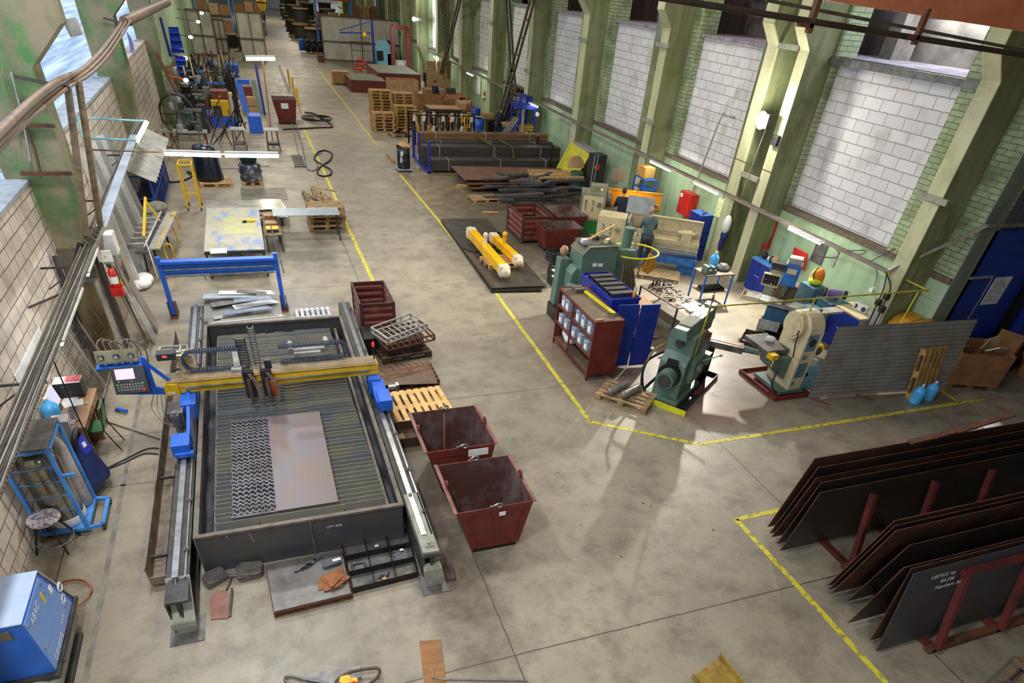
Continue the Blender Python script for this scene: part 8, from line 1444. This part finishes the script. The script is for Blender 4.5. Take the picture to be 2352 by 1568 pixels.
for i in range(3): drumf('black drum with a yellow lid beside the far partition, %s' % ('left', 'middle', 'right')[i], 6.5+.62*i, 79, .15, MC['black_drum'])
drumf('blue drum left of the black drums at the far partition', 6.0, 79.6, .15, blue); pallet('pale pallet under the black drums at the far partition', 7.0, 79, 0, 0)
rl = mat('reel_black_rope', '2b2622', '1c1916', rough=.7, scale=6); rw = mat('reel_wood', '8f7450', '6b5538', rough=.85)
def reel(x, y, r, h, z=0, first=[]):
    if not first:
        t = T('cable_reel', 'large wooden reel wound with dark rope standing in the far storage', 'cable reel', (x, y, z), 0, 'rope reels in the far storage'); first.append(t)
        lpart(t, 'flange', B().cyl((0, 0, 0), (0, 0, .08), 1, n=22), rw); lpart(t, 'flange', B().cyl((0, 0, .92), (0, 0, 1), 1, n=22), rw); lpart(t, 'winding', B().cyl((0, 0, .08), (0, 0, .92), .88, n=22), rl); t.scale = (r, r, h); return
    dup(first[0], (x, y, z), 0, scale=(r, r, h))
for i, (x, y) in enumerate(((8.1, 88), (7.2, 93), (8.9, 94), (7.0, 99), (8.8, 100), (10.6, 96), (7.2, 106), (9.2, 107), (11.2, 104), (7.6, 114), (9.8, 115), (12, 112), (7.8, 124), (10.3, 124), (12.5, 122), (8.2, 134), (11, 135))): reel(x, y, 1.0, 1.5); reel(x+.15, y+.2, .95, 1.4, 1.51) if i % 2 else None
for i, (x, y) in enumerate(((.6, 78), (-.6, 80), (1.2, 83), (-1.5, 77))): reel(x, y, .7, 1.1)
def bay(label, x0, x1, y, z0, lv, bmt=None):
    bmt = bmt or red; t = T('pallet_rack', label, 'pallet rack', ((x0+x1)/2, y, 0))
    for x in (x0, x1): part(t, 'upright', B().box(x-.06, x+.06, y, y+.12, 0, 7), bluel); part(t, 'upright', B().box(x-.06, x+.06, y+1, y+1.12, 0, 7), bluel)
    for z in lv: part(t, 'red_beam', B().box(x0, x1, y-.02, y+.1, z-.2, z), bmt); part(t, 'rear_beam', B().box(x0, x1, y+1, y+1.12, z-.2, z), bmt)
    for z in [0]+list(lv):
        for k_ in range(3): w = (x1-x0)/3; SW('racked_carton', 'brown carton on the far pallet rack', 'carton', B().box(x0+w*k_+.1, x0+w*(k_+1)-.08, y+.1, y+.95, z+.02, z+rnd(.8, 1.3)), (card, cardl)[k_ % 2], 'cartons on the far pallet racks')
bay('left bay of the red-beamed pallet rack behind the far partition', 7.8, 11.2, 80, 0, (2.2, 4.4)); bay('right bay of the red-beamed pallet rack behind the far partition', 11.3, 14.0, 80, 0, (3.0, 5.2)); bay('left-hand pallet rack at the far end behind the partitions', -3.6, -.3, 92, 0, (1.8, 3.6), steel); bay('second left-hand pallet rack at the far end', .2, 3.4, 96, 0, (1.8, 3.6), steel)
hk = GY(600, 2, 60); t = T('crane_hook', 'yellow and black striped crane hook block hanging far up the aisle', 'crane hook', tuple(hk)); part(t, 'block', B().lathe([(0, -.6), (.2, -.5), (.35, 0), (.3, .8), (0, .9)], tuple(hk), 14, False), yel); part(t, 'hook', B().tube([hk+V((0, 0, -.6)), hk+V((.1, 0, -.9)), hk+V((0, 0, -1.1)), hk+V((-.12, 0, -.95))], .05), oil)
for k_ in range(3): part(t, 'black_stripe', B().lathe([(.3+.0, 0), (.36-.02*k_, .1)], (hk.x, hk.y, hk.z-.15+.3*k_), 14), black)
part(t, 'rope', B().cyl(hk+V((0, 0, .8)), hk+V((0, 0, 7)), .03), steel)
SW('far_orange_carriage', 'big faded orange and brown cylinder stack at the far end of the aisle', 'stack', B().at((10.6, 150, 0)).lathe([(0, 0), (2.2, 0), (2.2, 4.5), (0, 4.5)], n=20, cap=False), mat('faded_salmon', 'b58a70', '8f6a55'))
# small lamps on the far left
for i, (px, py, y) in enumerate(((427, 184, 44), (425, 133, 50), (438, 85, 56), (455, 50, 62), (463, 30, 66))): c0 = GY(px, py, y); SW('small_lamp', 'small glowing lamp on an arm over the far left benches, %s from the camera' % ('first', 'second', 'third', 'fourth', 'fifth')[i], 'lamp', (lambda b: (b.ball(tuple(c0), (.14, .14, .09)), setattr(b, 'm', 1), b.cyl(c0, (-4.04, c0.y, c0.z+.15), .02))[0])(B()), [mat('warm_bulb', 'ffe9c4', 'ffe9c4', emit=14), steel])
SW('orange_lamp_arm', 'orange tube arm carrying the first small lamp over the far left benches', 'lamp arm', B().cyl(GY(350, 168, 43.5), GY(424, 183, 44), .05), orange)
for i, (q, p) in enumerate((((358, 120), (404, 212)), ((368, 40), (392, 130)))): SW('slanted_beam', 'slanted %s beam near the far left wall' % ('red-brown', 'dark blue')[i], 'beam', B().bar(GY(*q, 33+9*i), GY(*p, 33+9*i), .12), (rust, blue2)[i])
SW('violet_strip', 'violet-blue curtain strip in the second left window', 'strip', B().add([tuple(GX(*q, -4.1)) for q in ((290, 70), (303, 90), (322, 165), (312, 170))], [(0, 1, 2, 3)]), mat('violet_film', '6f78e8', '8b92f0'))
for i, (px, py) in enumerate(((40, 400), (42, 420))): g0 = GX(px, py, -9.5); SW('outside_mesh_stack', 'snowy stack of wire cages outside the left window, %s' % ('upper', 'lower')[i], 'cage stack', B().box(-10.2, -9.3, g0.y-.5, g0.y+.7, -.3, g0.z+.3), lgrey)
random.seed(77)
for i in range(64):
    x, y = rnd(-3.8, -.6), rnd(33, 58); z = rnd(.7, 1.9); SW('thin_rod', 'thin dark rod or pipe among the far left rope benches', 'rod', B().bar((x, y, .02), (x+rnd(-.6, 1.1), y+rnd(-1, 1), z), .04), (oil, steel, steel2, rust)[i % 4], 'thin rods among the far left benches')
for i in range(26):
    x, y = rnd(-3.8, -.8), rnd(36, 57); t = T('dark_machine', 'dark machine block with a bracket arm among the far left benches', 'machine', (x, y, 0), rnd(-.3, .3), 'dark machines among the far left benches'); lpart(t, 'block', B().box(-.3, .3, -.3, .3, 0, rnd(.7, 1.2)), (oil, dgrey, steel, grn)[i % 4], bev=.03); lpart(t, 'arm', B().bar((0, 0, .6), (rnd(-.3, .3), 0, 1.6), .12), (steel, oil)[i % 2])
# ================= wall and column details =================
def tz(y): return 2.18+.4*(y-5)/20
for i, (z, y) in enumerate(((1.62, 10.72), (1.42, 10.86), (1.32, 10.68))): SW('switch_box', 'black switch box on the nearest right column above the screen, %s' % ('top one', 'right one', 'left one')[i], 'switch box', B().box(13.96, 14.08, y-.06, y+.06, z, z+.14), black, bev=.008)
for i, y in enumerate((10.7, 10.88)): SW('power_cable', 'thick black cable running down the nearest right column, %s' % ('left one', 'right one')[i], 'cable', B().tube([(14.0, 11.0, 2.15), (13.96, y, 1.95), (14.02, y, 1.6), (14.03, y, .2)], .016), black)
SW('column_sheet', 'pale steel cover on the lower part of the nearest right column', 'cover', B().box(14.04, 14.085, 10.62, 11.0, .1, 1.3), lgrey)
SW('dotted_poster', 'white poster with yellow-green dots on the wall beside the blue tool cupboard', 'poster', B().box(14.9, 14.93, 18.9, 19.3, 1.15, 1.75), mat('dotted_paper', 'e6e8c0', 'b6bd3a', rough=.7, scale=14, lo=.52, hi=.56))
SW('fire_notice', 'small white notice with a red mark on the red fire cabinet', 'notice', B().box(14.6, 14.62, 21.05, 21.18, 1.3, 1.42), white)
SW('white_sign', 'tall white sign board hanging on the right wall over the packing corner', 'sign', B().box(14.86, 14.9, 47.4, 48.2, .95, 2.0), white); extinguisher('red fire extinguisher on the far right wall beside the white sign', (14.6, 45.6, .9))
for i in range(3): SW('loose_wall_cable', 'thin dark cable looping off the right cable tray, %s' % ('by the nearest window sill', 'above the milling machine', 'beside the nearest tube light')[i], 'cable', B().tube([(14.0, 11.6+.8*i, 2.22), (14.5, 11.5+.8*i, 2.55-.3*i), (14.88, 11.9+.8*i, 2.35-.35*i), (14.9, 12.5+.8*i, 2.3-.4*i)], .01), steel)
SW('column_strap', 'thin wire strap round the double column under the floodlight', 'strap', B().bar((14.08, 16.1, 3.2), (14.08, 18.0, 3.2), .012), steel)
SW('grey_duct', 'short grey steel duct hanging beside the haunch of the first left column', 'duct', B().bar(GY(158, 42, 15.6), GY(178, 82, 15.6), .2, .2), lgrey)
for i, (q0, q1) in enumerate((((5, 150), (45, 310)), ((25, 165), (70, 370)), ((60, 290), (92, 392)))): SW('column_conduit', 'rusty conduit running down the face of the first left column, %s' % ('left one', 'middle one', 'right one')[i], 'conduit', B().tube([GY(q0[0], q0[1], 14.42), GY((q0[0]+q1[0])/2+4, (q0[1]+q1[1])/2, 14.42), GY(q1[0], q1[1], 14.42)], .018), (woodg, lgrey, rust)[i])
for i, z in enumerate((3.55, 4.3)): SW('column_band', 'flat steel band across the first left column, %s' % ('lower one', 'upper one')[i], 'band', B().box(-4.1, -3.3, 14.4, 14.45, z, z+.06), rust)
SW('black_sleeve', 'thick black cable bundle sagging from the first left column to the tray', 'cable', B().tube([(-3.5, 14.1, tz(14.1)+.1), (-3.75, 13.9, 1.95), (-3.95, 13.6, 1.4), (-3.98, 13.55, .6)], .05), black)
SW('tied_wires', 'tangle of grey wires tied round the tray in front of the first left column', 'wires', B().tube([(-3.4+.14*cos(k_*1.3), 14.3+.05*k_, tz(14.3)+.05+.12*sin(k_*1.3)) for k_ in range(16)], .014).tube([(-3.38+.12*cos(k_*1.1+1), 14.8-.04*k_, tz(14.3)+.08+.13*sin(k_*1.1)) for k_ in range(17)], .012), MC['grey_hose'])
SW('slanted_plank', 'pale plank bridging from the tray up to the corrugated roof', 'plank', B().bar((-3.3, 15.2, 2.42), (-3.25, 22.5, 2.75), .2, .03), galv)
random.seed(42)
for i in range(12): x, y = rnd(-.3, 6.5), rnd(4.3, 8.5); SW('floor_speck', 'tiny dark scrap lying on the open floor', 'debris', B().cb((x, y, .004), (rnd(.02, .05), rnd(.01, .03), .006), (0, 0, rnd(0, 3))), steel, 'tiny dark scraps on the open floor') if not 1.6 < x < 3.3 and x > 1.7 else None
for i in range(10): a = rnd(0, 6.3); r = rnd(0, .5); SW('metal_piece', 'small metal piece in the heap on the pile below the shaper ram', 'metal piece', B().cb((8.5+r*cos(a), 12.5+r*sin(a)*.6, .25), (rnd(.08, .2), .05, .05), (0, rnd(-.4, .4), a)), (cream, steel2, rust)[i % 3], 'pieces on the dark pile below the shaper ram')
